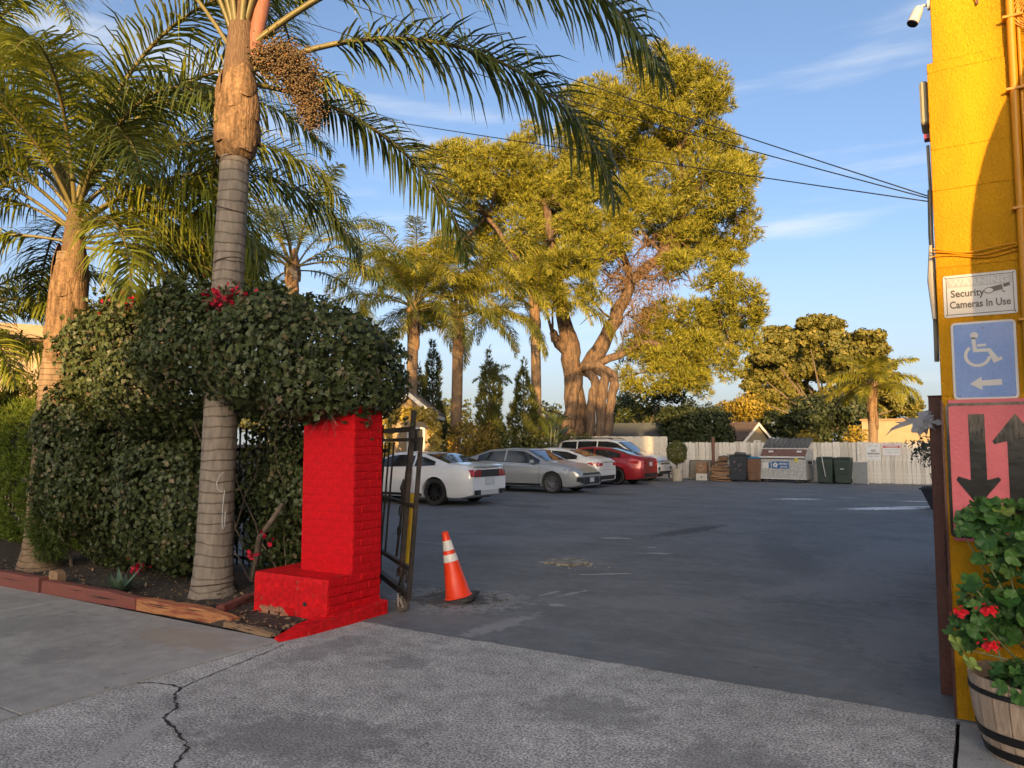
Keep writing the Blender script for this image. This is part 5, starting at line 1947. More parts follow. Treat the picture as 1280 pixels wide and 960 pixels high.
make_car('sedan', 'white four door sedan backed between the silver sedan and the dark red sedan', (-13.62, 25.05, 0), PI, 4.63, 1.78, .32, 1.38, -1.32,
         [(-2.315, .95), (-2.25, 1.04), (-1.85, 1.12), (-1.05, 1.38), (-.25, 1.44), (.40, 1.40), (1.25, 1.02), (1.85, .93), (2.2, .80), (2.315, .62)],
         [(-2.315, .9), (-1.9, 1.03), (-1.0, 1.01), (.2, .965), (1.2, .93), (1.8, .88), (2.315, .58)], white_car2, (.45, 1.20), (-1.80, -1.08),
         [(-1.48, -.42), (-.36, .98)], rim_dark, 10, rear=plain_rear(white_car2), seams=((-.39, .30, .95), (.98, .33, .91)), handles=((-.18, .85), (-1.16, .87)), mirror_x=.75)
make_car('sedan', 'dark red four door sedan backed in beside the white suv', (-13.20, 27.88, 0), PI, 4.87, 1.83, .335, 1.42, -1.37,
         [(-2.435, .98), (-2.37, 1.08), (-1.95, 1.155), (-1.05, 1.41), (-.25, 1.47), (.40, 1.43), (1.30, 1.04), (1.9, .95), (2.3, .80), (2.435, .62)],
         [(-2.435, .93), (-1.9, 1.06), (-1.0, 1.02), (.2, .97), (1.2, .94), (1.8, .9), (2.435, .58)], red_car, (.45, 1.24), (-1.88, -1.06),
         [(-1.52, -.42), (-.36, 1.0)], rim_dark, 10, rear=plain_rear(red_car), seams=((-.39, .30, .95), (1.0, .33, .92)), handles=((-.18, .86), (-1.16, .88)), mirror_x=.78)


def suv_front(t, patch):
    bars(patch, 'grille', 'front', -.52, .52, .70, .88, trim_b, 10, .01)
    for k in range(3):
        bars(patch, 'grille_bar', 'front', -.58, .58, .715 + .06 * k, .74 + .06 * k, chrome, 10, .022, 1)
    for s, sd in ((1, 'left'), (-1, 'right')):
        patch('headlight', [(1.95, .96), (2.15, .93), (2.30, .90), (2.40, .88)], [(1.98, .90), (2.15, .83), (2.30, .78), (2.40, .76)], lamp_clear, sd, .006, 3)
        bars(patch, 'headlight_inner', 'front', s * .58, s * .82, .76, .88, lamp_clear, 5, .012)
        bars(patch, 'fog_lamp_pocket', 'front', s * .58, s * .80, .48, .60, trim_b, 4, .012)
    bars(patch, 'skid_plate', 'front', -.75, .75, .28, .42, trim_b, 10, .012)
    bars(patch, 'license_plate', 'front', -.155, .155, .50, .64, plate_m, 4, .02)
    for s in (-1, 1):
        MB().tube([(-1.9, s * .66, 1.80), (-1.6, s * .67, 1.83), (.0, s * .68, 1.83), (.35, s * .66, 1.78)], .018, 6).build('roof_rail', trim_b, t)


make_car('suv', 'white suv with a black grille parked nose out beside the red sedan', (-13.77, 30.95, 0), 0, 4.94, 1.99, .37, 1.47, -1.35,
         [(-2.47, .95), (-2.43, 1.15), (-2.22, 1.66), (-2.0, 1.745), (-1.0, 1.78), (.1, 1.775), (.55, 1.71), (1.38, 1.20), (2.0, 1.105), (2.36, .98), (2.44, .86), (2.47, .70)],
         [(-2.47, .9), (-2.3, 1.13), (-1.0, 1.10), (.2, 1.07), (1.3, 1.05), (2.0, 1.02), (2.36, .90), (2.47, .65)], white_suv, (.62, 1.36), (-2.40, -2.24),
         [(-2.08, -1.32), (-1.26, -.36), (-.30, 1.05)], rim_grey, 10, front=suv_front, zb0=.24, seams=((-.33, .36, 1.05), (.98, .40, 1.03)), handles=((-.12, .98), (-1.1, 1.0)), mirror_x=.85, tumble=.26)

# ------------------------------------------------------------------ palms
palm_leaf = leaf_mat('palm_leaflet', (0.11, 0.14, 0.016), (0.22, 0.24, 0.028), (0.33, 0.28, 0.05), trans=.30, rough=.38, spec=.5)
palm_leaf_dk = leaf_mat('palm_leaflet_dark', (0.050, 0.075, 0.018), (0.10, 0.13, 0.030), (0.17, 0.17, 0.05), trans=.28, rough=.36, spec=.5)
rachis_m = mat('palm_petiole', (.17, .135, .045), (.12, .105, .04), rough=.5, scale=6)
dead_leaf = leaf_mat('dead_frond', (.30, .20, .09), (.42, .30, .15), trans=.3)


def bark_rings(name, c1, c2, ring=9.0, dist=2.0):
    m, n, l, b, out = _new(name)
    tc = n.new('ShaderNodeTexCoord')
    wv = n.new('ShaderNodeTexWave')
    wv.wave_type = 'BANDS'
    wv.bands_direction = 'Z'
    wv.wave_profile = 'SAW'
    wv.inputs['Scale'].default_value = ring / 6.28 * 2
    wv.inputs['Distortion'].default_value = dist * 2.2
    wv.inputs['Detail'].default_value = 2
    wv.inputs['Detail Scale'].default_value = .8
    no = n.new('ShaderNodeTexNoise')
    no.inputs['Scale'].default_value = 7
    no.inputs['Detail'].default_value = 7
    mp = n.new('ShaderNodeMapping')
    mp.inputs['Scale'].default_value = (3.0, 3.0, .8)
    l.new(tc.outputs['Object'], wv.inputs['Vector'])
    l.new(tc.outputs['Object'], mp.inputs['Vector'])
    l.new(mp.outputs['Vector'], no.inputs['Vector'])
    mx = n.new('ShaderNodeMix')
    mx.data_type = 'RGBA'
    mx.inputs[6].default_value = c4(c1)
    mx.inputs[7].default_value = c4(c2)
    mr = n.new('ShaderNodeMapRange')
    mr.inputs['From Min'].default_value = .3
    mr.inputs['From Max'].default_value = .7
    l.new(no.outputs['Fac'], mr.inputs['Value'])
    l.new(mr.outputs['Result'], mx.inputs[0])
    m2 = n.new('ShaderNodeMix')
    m2.data_type = 'RGBA'
    m2.blend_type = 'MULTIPLY'
    m2.inputs[0].default_value = .30
    r2 = n.new('ShaderNodeMapRange')
    r2.inputs['From Min'].default_value = 0
    r2.inputs['From Max'].default_value = .16
    r2.inputs['To Min'].default_value = .25
    l.new(wv.outputs['Fac'], r2.inputs['Value'])
    l.new(mx.outputs[2], m2.inputs[6])
    l.new(r2.outputs['Result'], m2.inputs[7])
    l.new(m2.outputs[2], b.inputs['Base Color'])
    b.inputs['Roughness'].default_value = .9
    b.inputs['Specular IOR Level'].default_value = .2
    bp = n.new('ShaderNodeBump')
    bp.inputs['Strength'].default_value = .8
    bp.inputs['Distance'].default_value = .02
    ad = n.new('ShaderNodeMath')
    ad.operation = 'ADD'
    l.new(no.outputs['Fac'], ad.inputs[0])
    l.new(r2.outputs['Result'], ad.inputs[1])
    l.new(ad.outputs[0], bp.inputs['Height'])
    l.new(bp.outputs['Normal'], b.inputs['Normal'])
    return m


trunk_grey = bark_rings('palm_trunk_grey', (.27, .225, .18), (.18, .15, .125))
trunk_pale = bark_rings('palm_trunk_pale', (.26, .18, .115), (.16, .11, .07), 14, 1.5)
boot_m = mat('palm_boot', (.25, .155, .085), (.10, .06, .033), rough=.9, scale=4, stretch=(5, 5, .8), bump=.9, bscale=10, fine=(30, .3), spec=.2)
fibre_m = mat('palm_fibre', (.10, .06, .036), (.17, .105, .062), rough=.95, scale=9, stretch=(8, 8, 1), bump=.9, bscale=14)


def frond_geo(L, el0, droop, n, ll, hang, rng, w=.03, start=.17, side=0.0, plum=.55, segs=3):
    """One pinnate frond at azimuth 0, growing along +X and arching down under its weight."""
    N = 26
    n = int(n * 1.75)
    w = w * 1.02
    s = np.linspace(0, 1, N)
    el = el0 - droop * s ** 1.35
    az = side * s ** 2
    d = np.stack([np.cos(el) * np.cos(az), np.cos(el) * np.sin(az), np.sin(el)], 1)
    P = np.concatenate([[[0, 0, 0]], np.cumsum((d[1:] + d[:-1]) / 2 * L / (N - 1), 0)])
    V, F, M = [], [], []
    # rachis: flat triangular tube
    side_v = nrm(np.cross(d, np.tile([0, 0, 1.0], (N, 1)) + 1e-6))
    up = np.cross(side_v, d)
    rad = (.030 * (1 - s) ** .8 + .004) * (L / 4) ** .5
    ring = []
    for a in range(4):
        c, q = math.cos(a * PI / 2 + .78), math.sin(a * PI / 2 + .78)
        ring.append(P + side_v * (c * rad * 1.2)[:, None] + up * (q * rad * .8)[:, None])
    R4 = np.stack(ring, 1).reshape(-1, 3)
    V.append(R4)
    for i in range(N - 1):
        for a in range(4):
            b = (a + 1) % 4
            F.append((i * 4 + a, i * 4 + b, i * 4 + 4 + b, i * 4 + 4 + a))
            M.append(1)
    base = len(R4)
    # leaflets
    u = np.linspace(start, .995, n)
    u = np.repeat(u, 2) + rng.uniform(-.006, .006, 2 * n)
    sg = np.tile([1.0, -1.0], n)
    idx = np.clip(u, 0, 1) * (N - 1)
    i0 = np.minimum(idx.astype(int), N - 2)
    fr = (idx - i0)[:, None]
    p = P[i0] * (1 - fr) + P[i0 + 1] * fr
    t = nrm(d[i0] * (1 - fr) + d[i0 + 1] * fr)
    sv = side_v[i0]
    uv = up[i0]
    le = ll * (np.sin(np.clip((u - start) / (1 - start), 0, 1) * PI * .86 + .34)) ** .7 * rng.uniform(.8, 1.15, 2 * n)
    tilt = rng.uniform(-plum, plum + .25, 2 * n)
    fwd = .55 + .5 * u
    d0 = nrm(sv * (sg * np.cos(tilt))[:, None] + uv * np.sin(tilt)[:, None] + t * fwd[:, None])
    hg = hang * rng.uniform(.6, 1.25, 2 * n)
    g = np.array([0, 0, -1.0])
    q = p
    lv = []
    for k in range(segs + 1):
        wk = w * (.55, 1.0, .75, .06)[k if segs == 3 else (0, 2, 3)[k]]
        h = np.clip(hg * (k / segs) ** .9, 0, .93)[:, None]
        dk = nrm(d0 * (1 - h) + g * h)
        wd = nrm(np.cross(dk, nrm(np.cross(dk, t) + 1e-6)) + .4 * rng.normal(size=(2 * n, 3)) * .4)
        lv.append(np.stack([q + wd * wk / 2, q - wd * wk / 2], 1))
        q = q + dk * (le / segs)[:, None]
    LV = np.stack(lv, 1)                                   # (2n, segs+1, 2, 3)
    V.append(LV.reshape(-1, 3))
    per = 2 * (segs + 1)
    k0 = base + np.arange(2 * n)[:, None] * per
    for k in range(segs):
        f = k0 + np.array([[2 * k, 2 * k + 1, 2 * k + 3, 2 * k + 2]])
        F += [tuple(x) for x in f]
        M += [0] * len(f)
    return np.concatenate(V), F, M


def frond_mesh(mats, *a, **k):
    V, F, M = frond_geo(*a, **k)
    me = np_mesh('frond', V, F, M)
    for m in mats:
        me.materials.append(m)
    return me


def palm_trunk(pts, r0, r1, flare, m, parent, seg=.115):
    pts = [Vector(p) for p in pts]
    L = [0]
    for a, b in zip(pts, pts[1:]):
        L.append(L[-1] + (b - a).length)
    n = int(L[-1] / (seg / 3))
    P, Rr = [], []
    rg = random.Random(int(L[-1] * 100))
    for i in range(n + 1):
        s = L[-1] * i / n
        j = max(k for k in range(len(L)) if L[k] <= s + 1e-6)
        j = min(j, len(pts) - 2)
        P.append(pts[j].lerp(pts[j + 1], (s - L[j]) / (L[j + 1] - L[j])))
        r = r0 + (r1 - r0) * (s / L[-1]) + flare * math.exp(-s / .22)
        ph = (s % seg) / seg
        Rr.append(r * (1.0 + (.014 if ph < .34 else -.008 if ph > .67 else .003) + rg.uniform(-.006, .006)))
    return MB().tube(P, Rr, 22).build('trunk', m, parent, smooth=True)


def boots(parent, z0, z1, r, n, m=None, seed=0, x=0.0, y=0.0, flare=1.0):
    """Old leaf bases wrapped round the top of the trunk, each one a shield of its own."""
    rg = random.Random(seed)
    for k in range(n):
        u = k / max(1, n - 1)
        a0 = k * 2.4 + rg.uniform(-.2, .2)
        zc = z0 + (z1 - z0) * u * .75
        h = (z1 - z0) * rg.uniform(.42, .6)
        vs, fs = [], []
        for i in range(9):
            v = i / 8
            hw = (1.15 * math.sin(min(1, v * 1.6 + .25) * PI / 2)) * (1 - v) ** .55 + .10
            rr = r * (1 + .24 * flare * math.sin(v * PI * .9)) * (1 - .28 * v) + .004 * k % .02
            for j in range(7):
                q = (j - 3) / 3
                a = a0 + q * hw * .85
                r2 = rr + .012 * (1 - q * q) - (.02 * abs(q) if v < .9 else 0)
                vs.append((x + r2 * math.cos(a), y + r2 * math.sin(a), zc + h * v + .03 * abs(q) * (1 - v) + rg.uniform(-.004, .004)))
        for i in range(8):
            for j in range(6):
                p = i * 7 + j
                fs.append((p, p + 1, p + 8, p + 7))
        MB().add(vs, fs).build('leaf_base', m or boot_m, parent, smooth=True)


def bulge(parent, prof, x, y, seed):
    rg = random.Random(seed)
    P, Rr = [], []
    for (z0, r0), (z1, r1) in zip(prof, prof[1:]):
        for i in range(5):
            P.append((x, y, z0 + (z1 - z0) * i / 5))
            Rr.append(r0 + (r1 - r0) * i / 5)
    b = MB().tube(P, Rr, 24)
    c = Vector((x, y, 0))
    b.v = [((v[0] - x) * k + x, (v[1] - y) * k + y, v[2]) for v, k in ((v, 1 + rg.uniform(-.05, .03) + .05 * math.sin(5 * math.atan2(v[1] - y, v[0] - x) + v[2] * 4)) for v in b.v)]
    return b.build('boot_swelling', boot_m, parent, smooth=True)


def palm(name, label, base, top, r0, r1, flare, crown_L, spec, trunk_m, seed, group=None, mats=None, ll=.62, n=56, boot=(0, 0, 0), w=.028, segs=3, droop_add=0.0):
    """spec: list of (count, elevation, droop); fronds spiral round the crown."""
    rng = np.random.default_rng(seed)
    rg = random.Random(seed)
    t = thing(name, label, 'palm tree', base, 0, group)
    b, tp = Vector(base), Vector(top)
    rel = tp - b
    palm_trunk([(0, 0, -.05), rel * .5 + Vector((.03, .02, 0)), rel], r0, r1, flare, trunk_m, t)
    if boot[2]:
        boots(t, rel.z - boot[0], rel.z + boot[1], r1 * 1.15, boot[2], None, seed, rel.x, rel.y)
    a = rg.uniform(0, 6)
    mats = mats or [palm_leaf, rachis_m]
    for (cnt, el, dr) in spec:
        variants = [frond_mesh(mats, crown_L * q, R_(el), R_(dr) + droop_add, n, ll, .85, rng, w=w, side=rg.uniform(-.25, .25), segs=segs) for q in (1.0, .88)]
        for k in range(cnt):
            a += 2.399 + rg.uniform(-.25, .25)
            o = link('frond', rg.choice(variants), None, t, rel + Vector((.05 * math.cos(a), .05 * math.sin(a), rg.uniform(-.08, .12))), (rg.uniform(-.15, .15), rg.uniform(-.08, .08), a))
    return t


# --- the big near palm growing through the hedge
AZR = YAW                                                    # azimuth of "to the right of the picture"
b0 = Vector((-6.79, 5.14, 0))
t = thing('queen_palm', 'big near palm with grey ringed trunk rising through the bougainvillea, fruit bunch at crown', 'palm tree', b0)
top = Vector((.10, .06, 5.15))
palm_trunk([(0, 0, -.05), (.04, .02, 2.5), top], .185, .148, .075, trunk_grey, t)
bulge(t, [(4.66, .158), (4.74, .205), (4.86, .232), (5.05, .235), (5.25, .215), (5.40, .17), (5.5, .15)], top.x, top.y, 3)
boots(t, 4.70, 5.55, .222, 15, None, 3, top.x, top.y, .6)
MB().tube([top + Vector((0, 0, -.1)), top + Vector((0, 0, .35)), top + Vector((.01, 0, .75)), top + Vector((.02, 0, 1.3))], [.14, .175, .15, .10], 16).build('crown_shaft', fibre_m, t, smooth=True)
rng = np.random.default_rng(5)
HEROES = [  # azimuth rel. to picture right, z above trunk top, elevation, droop, length, leaflet length, hang, n
    (6, .50, 27, 106, 5.05, .95, .95, 92), (-9, .75, 36, 110, 5.4, .95, .95, 92), (2, 1.05, 62, 100, 5.3, .9, .95, 84),
    (40, .40, 8, 84, 3.7, .75, .85, 76), (170, .75, 58, 70, 4.4, .7, .8, 70), (150, .9, 66, 90, 4.2, .7, .8, 64),
    (200, .95, 70, 95, 4.4, .7, .8, 64), (95, .85, 58, 100, 4.2, .7, .85, 64), (-60, .95, 72, 70, 4.2, .7, .8, 64),
    (-100, .95, 76, 60, 4.2, .7, .8, 60), (-35, 1.0, 66, 100, 4.8, .75, .9, 76), (120, .35, -2, 70, 3.2, .62, .8, 60), (228, 1.0, 74, 70, 4.2, .7, .8, 60)]
for k, (a, z, el, dr, L, ll, hg, n) in enumerate(HEROES):
    me = frond_mesh([palm_leaf_dk if k < 4 or k == 11 else palm_leaf, rachis_m], L, R_(el), R_(dr), n, ll, hg, rng, w=.030, start=.20, side=rng.uniform(-.15, .15))
    link('frond', me, None, t, top + Vector((0, 0, z)) + Vector((math.cos(AZR + R_(a)), math.sin(AZR + R_(a)), 0)) * .09, (0, 0, AZR + R_(a)))
for k, (dx, w_) in enumerate(((-.08, .05), (.04, .06))):
    R0 = Vector((math.cos(AZR), math.sin(AZR), 0))
    MB().tube([top + R0 * dx * .6 + Vector((0, 0, .4)), top + R0 * dx + Vector((0, 0, 1.0)), top + R0 * dx * 1.5 + Vector((0, 0, 2.4))], [w_ * 1.2, w_, w_ * .7], 8).build('petiole', fibre_m, t, smooth=True)
spathe_m = mat('woody_spathe', (.30, .11, .07), (.22, .085, .05), rough=.7, scale=4, stretch=(7, 7, .8), bump=.3)
MB().tube([top + R0 * .10 + Vector((0, 0, .45)), top + R0 * .16 + Vector((0, 0, .75)), top + R0 * .24 + Vector((0, 0, 1.3)), top + R0 * .27 + Vector((0, 0, 1.9))], [.02, .075, .085, .01], 10).build('spathe', spathe_m, t, smooth=True)
# fruit bunch arching out and down
n = 6500
u = rng.uniform(0, 1, n)
ax = np.array([R0.x, R0.y, 0])
c = np.array(top)[None] + np.array([0, 0, .62]) + ax * (.14 + .78 * u ** .75 - .10 * u * u)[:, None] + np.array([0, 0, 1.0]) * (.12 * np.sin(u * 2.2) - .82 * u ** 2.4)[:, None]
c = c + rng.normal(size=(n, 3)) * (.045 + .075 * np.sin(u * PI))[:, None] * np.array([1, 1, .9])
rr = rng.uniform(.009, .015, n)
oc = np.array([[1, 0, 0], [-1, 0, 0], [0, 1, 0], [0, -1, 0], [0, 0, 1], [0, 0, -1]], float)
V = (c[:, None, :] + oc[None] * rr[:, None, None]).reshape(-1, 3)
fo = np.array([[0, 2, 4], [2, 1, 4], [1, 3, 4], [3, 0, 4], [2, 0, 5], [1, 2, 5], [3, 1, 5], [0, 3, 5]])
F = (np.arange(n)[:, None, None] * 6 + fo[None]).reshape(-1, 3)
fr = link('fruit_bunch', np_mesh('fruit_bunch', V, F, None, True), leaf_mat('palm_fruit', (.085, .06, .035), (.16, .105, .05), (.26, .12, .045), trans=.0, rough=.6), t)
fr['kind'] = 'stuff'
b = MB()
for k in range(40):
    u = rng.uniform(.1, 1)
    q0 = np.array(top) + np.array([0, 0, .62]) + ax * (.10 + .5 * u * .6)
    q1 = np.array(top) + np.array([0, 0, .62 + .12 * math.sin(u * 2.2) - .82 * u ** 2.4 - .08]) + ax * (.14 + .78 * u ** .75 - .10 * u * u) + rng.normal(size=3) * .06
    b.tube([q0, (q0 + q1) / 2 + np.array([0, 0, .05]), q1], .004, 4)
b.build('bunch_stalk', fibre_m, t)['kind'] = 'stuff'
# rusty wire loops and a pale scrawl on the trunk
for z, tl in ((.16, .02), (2.55, .05), (2.9, -.04), (3.5, .06), (4.1, -.05), (4.62, .06)):
    rr = .185 - .007 * z + (.075 * math.exp(-z / .22)) + .008
    MB().tube([(.04 * z / 2.5 + rr * math.cos(a), .02 * z / 2.5 + rr * math.sin(a), z + tl * math.cos(a)) for a in [2 * PI * i / 26 for i in range(27)]], .0045, 5, caps=False).build('wire_loop', chain_m, t)
b = MB()
vdir = Vector((.52, -.85, 0)).normalized()
def tp(s, z):
    a = math.atan2(-5.14, 6.79) + s
    rr = .185 - .0148 * z + .009
    return (.016 * z + rr * math.cos(a), .008 * z + rr * math.sin(a), z)
b.tube([tp(.30, 1.30), tp(.10, 1.27), tp(-.06, 1.20), tp(.02, 1.13), tp(.30, 1.10)], .006, 5)
b.tube([tp(.42, 1.12), tp(.34, .95), tp(.34, .78), tp(.42, .72), tp(.5, .76), tp(.5, .9)], .006, 5)
b.build('paint_scrawl', plain('pale_paint', (.42, .42, .42), .7), t)

# --- left palm
b0 = Vector((-10.12, 5.11, 0))
t = thing('queen_palm', 'left palm with an orange lit trunk and drooping crown at the hedge end', 'palm tree', b0)
top = Vector((.22, .12, 4.05))
palm_trunk([(0, 0, -.05), (.08, .05, 2.4), top], .20, .19, .10, trunk_pale, t)
bulge(t, [(2.62, .20), (2.75, .225), (3.0, .235), (3.3, .225), (3.6, .19), (3.9, .15)], top.x - .05, top.y - .03, 4)
boots(t, 2.70, 4.0, .218, 14, None, 7, top.x - .03, top.y - .02, .5)
MB().tube([top + Vector((0, 0, -.35)), top + Vector((0, 0, .1)), top + Vector((0, 0, .6))], [.17, .14, .09], 14).build('crown_shaft', fibre_m, t, smooth=True)
rng = np.random.default_rng(15)
for k, (a, z, el, dr, L, ll, hg, n) in enumerate([
    (8, .35, 42, 108, 4.3, .9, .98, 80), (-14, .25, 24, 100, 3.3, .9, .98, 76), (30, .5, 58, 110, 4.5, .9, .95, 76), (55, .3, 28, 100, 3.4, .85, .95, 70),
    (-35, .5, 58, 115, 3.8, .9, .95, 76), (0, .6, 68, 112, 4.8, .9, .95, 78), (90, .5, 50, 110, 3.6, .85, .95, 70), (180, .3, 34, 108, 3.6, .9, .98, 76),
    (160, .5, 56, 115, 3.9, .9, .95, 74), (205, .5, 55, 112, 3.9, .9, .95, 74), (-70, .5, 60, 108, 3.6, .85, .95, 74), (-110, .5, 60, 108, 3.6, .85, .95, 74),
    (130, .3, 28, 100, 3.4, .85, .95, 70), (-150, .3, 40, 108, 3.7, .9, .95, 74), (235, .6, 66, 112, 4.0, .9, .95, 74), (70, .6, 66, 115, 4.1, .9, .95, 74), (20, .15, 8, 80, 3.0, .85, .98, 66), (195, .15, 10, 84, 3.0, .85, .98, 66),
    (40, .65, 72, 112, 4.8, .9, .95, 76), (-20, .65, 76, 108, 4.8, .9, .95, 76), (150, .65, 70, 120, 4.3, .9, .95, 76), (-5, .1, -5, 70, 2.7, .8, .98, 60), (-45, .15, 15, 90, 3.0, .85, .98, 66), (215, .65, 72, 118, 4.2, .9, .95, 76), (-48, .4, 46, 114, 3.2, .9, .98, 76), (-135, .4, 46, 114, 3.2, .9, .98, 76), (-20, .35, 30, 104, 3.4, .95, .98, 80), (25, .2, 18, 96, 3.3, .95, .98, 80)]):
    me = frond_mesh([palm_leaf if k % 4 else palm_leaf_dk, rachis_m], L, R_(el), R_(dr), n, ll, hg, rng, w=.028, start=.18, side=rng.uniform(-.2, .2))
    link('frond', me, None, t, top + Vector((0, 0, z)), (0, 0, AZR + R_(a)))
full = [(7, 68, 85), (7, 42, 95), (6, 15, 80)]
palm('queen_palm', 'palm just past the left edge whose fronds hang in at the left', (-13.5, 5.3, 0), (-13.3, 5.2, 3.25), .17, .16, .06, 3.1, [(6, 62, 110), (6, 38, 105), (6, 10, 80)], trunk_pale, 41, boot=(.9, .2, 6), ll=.6)
palm('queen_palm', 'tall palm past the left edge whose fronds fill the top left corner', (-14.2, 5.5, 0), (-14.05, 5.4, 7.6), .18, .15, .08, 4.4, [(7, 62, 112), (8, 38, 108), (7, 8, 84)], trunk_pale, 42, boot=(.9, .2, 6), ll=.7, n=62)
palm('queen_palm', 'palm behind the bougainvillea, crown showing just above its top', (-15.52, 13.95, 0), (-15.5, 13.95, 6.3), .19, .17, .08, 4.3, [(6, 68, 85), (6, 40, 95), (5, 12, 80)], trunk_grey, 43, boot=(.8, .2, 6), ll=.65)
palm_sun = leaf_mat('palm_leaflet_sunlit', (0.17, 0.175, 0.018), (0.30, 0.275, 0.03), (0.40, 0.32, 0.06), trans=.35, rough=.4, spec=.45)  # lighter copy of the palm leaf, sunlight put into its colour
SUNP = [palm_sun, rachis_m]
GP = 'row of palms along the left side of the lot'
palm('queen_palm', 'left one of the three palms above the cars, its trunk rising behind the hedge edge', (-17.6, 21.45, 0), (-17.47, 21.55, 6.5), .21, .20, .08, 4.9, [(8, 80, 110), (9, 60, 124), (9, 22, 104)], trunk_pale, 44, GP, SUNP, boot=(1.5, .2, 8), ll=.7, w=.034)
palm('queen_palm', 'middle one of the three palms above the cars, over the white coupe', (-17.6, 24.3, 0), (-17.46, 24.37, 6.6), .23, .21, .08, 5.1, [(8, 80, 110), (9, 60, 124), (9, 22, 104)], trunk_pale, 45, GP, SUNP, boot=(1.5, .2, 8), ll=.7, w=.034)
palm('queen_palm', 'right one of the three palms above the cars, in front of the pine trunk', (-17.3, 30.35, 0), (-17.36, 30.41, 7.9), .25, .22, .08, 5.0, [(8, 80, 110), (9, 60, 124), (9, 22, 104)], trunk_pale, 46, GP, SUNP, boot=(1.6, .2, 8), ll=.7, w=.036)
palm('queen_palm', 'young palm beyond the fence in front of the round oak', (-3.95, 37.6, 0), (-3.86, 37.5, 4.1), .21, .18, .06, 2.5, [(5, 72, 80), (6, 42, 92), (6, 12, 80)], trunk_pale, 47, None, SUNP, boot=(1.9, .2, 9), ll=.6, w=.036)
palm('dwarf_palm', 'slim young palm between the cypresses along the left hedge', (-18.48, 28.55, 0), (-18.48, 28.55, 4.4), .07, .05, .02, 1.0, [(6, 70, 70), (6, 30, 80)], trunk_grey, 48, ll=.3, n=26, w=.03, segs=2)

# ------------------------------------------------------------------ bougainvillea hedge
boug_m = leaf_mat('bougainvillea_leaf', (0.034, 0.050, 0.017), (0.080, 0.100, 0.032), (0.17, 0.125, 0.07), trans=.22, rough=.45, spec=.35)
twig_m = mat('grey_twig', (.16, .12, .09), (.09, .065, .05), rough=.9, scale=12)
bract_m = leaf_mat('red_bract', (.42, .006, .03), (.60, .015, .05), trans=.35)
hb = thing('bougainvillea_hedge', 'large dark green bougainvillea mushrooming over the planting bed with red bracts on top', 'hedge', (-7.4, 5.7, 0))
HB = [(-9.50, 5.10, 1.75, .42, .42, .60), (-9.45, 5.12, 1.10, .50, .42, .65), (-9.15, 5.3, 2.70, .55, .55, .62), (-8.5, 5.4, 2.85, .70, .65, .58), (-9.0, 5.75, 1.0, .70, .65, 1.0), (-8.95, 5.75, 2.45, .80, .8, .95), (-8.15, 5.65, .95, .75, .70, .95), (-7.75, 5.6, .75, .42, .5, .72), (-8.0, 5.5, 2.45, 1.0, .92, .88),
      (-7.0, 5.4, 2.62, 1.0, .95, .72), (-6.1, 5.42, 2.52, .9, .88, .68), (-5.46, 5.45, 2.36, .66, .80, .56), (-5.08, 5.42, 2.20, .33, .60, .42), (-4.98, 5.35, 2.08, .26, .46, .28), (-5.3, 5.0, 2.05, .35, .35, .25), (-9.5, 5.7, .55, .42, .45, .5)]
rng = np.random.default_rng(51)
P, N = blob_points(HB, 54000, rng, shell=(.80, 1.04), inside=.82, lump=.10)
P2, N2 = blob_points(HB, 9000, rng, shell=(.55, .82), inside=.3, lump=.05)
P, N = np.concatenate([P, P2]), np.concatenate([N, N2])
keep = P[:, 2] > .05
sp_, sn_ = [], []
rg = random.Random(6)
for k in range(420):                                   # young shoots breaking the outline
    i = rg.randrange(len(P))
    if P[i][2] < .9:
        continue
    d = Vector(N[i]) * .8 + Vector((rg.gauss(0, .4), rg.gauss(0, .4), .5))
    d.normalize()
    ln = rg.uniform(.10, .34)
    for j in range(int(5 + ln * 45)):
        v = j / (5 + ln * 45)
        q = Vector(P[i]) + d * ln * v + Vector((0, 0, -.10 * v * v)) + Vector((rg.gauss(0, .025), rg.gauss(0, .025), rg.gauss(0, .025)))
        sp_.append(tuple(q))
        sn_.append((rg.gauss(0, 1), rg.gauss(0, 1), rg.gauss(.4, 1)))
P, N = np.concatenate([P, np.array(sp_)]), np.concatenate([N, nrm(np.array(sn_))])
keep = P[:, 2] > .05
V, F = kite_leaves(P[keep], N[keep], .058, rng, .75, .85, .55, .16, .35)
np_part('leaves', V, F, boug_m, hb)['kind'] = 'stuff'
HB2 = [(-6.25, 5.80, 1.15, .50, .28, .95), (-6.75, 5.95, .6, .5, .25, .55), (-6.50, 6.05, .95, .45, .28, .80), (-7.25, 6.25, .95, .55, .22, .9), (-6.1, 6.15, 1.1, .5, .22, .7)]
P, N = blob_points(HB2, 15000, rng, shell=(.3, 1.0), inside=.0, lump=.2)
V, F = kite_leaves(P, N, .06, rng, .8, .85, .5, .16)
np_part('understorey_leaves', V, F, boug_m, hb)['kind'] = 'stuff'
b = MB()
rg = random.Random(8)
for k in range(13):
    x0 = rg.choice([-7.4, -7.0, -6.6, -6.3, -8.2, -8.8, -7.2])
    p = Vector((x0 + rg.uniform(-.2, .2), 5.9 + rg.uniform(-.3, .3), .05))
    pts = [p]
    q = p.copy()
    dirv = Vector((rg.uniform(-.5, .5), rg.uniform(-.4, .3), 1)).normalized()
    for i in range(7):
        dirv = (dirv + Vector((rg.uniform(-.4, .4), rg.uniform(-.35, .3), rg.uniform(-.1, .3)))).normalized()
        q = q + dirv * rg.uniform(.2, .38)
        pts.append(q.copy())
    r = rg.uniform(.006, .020)
    b.tube(pts, [r * (1 - .1 * i) for i in range(8)], 5)
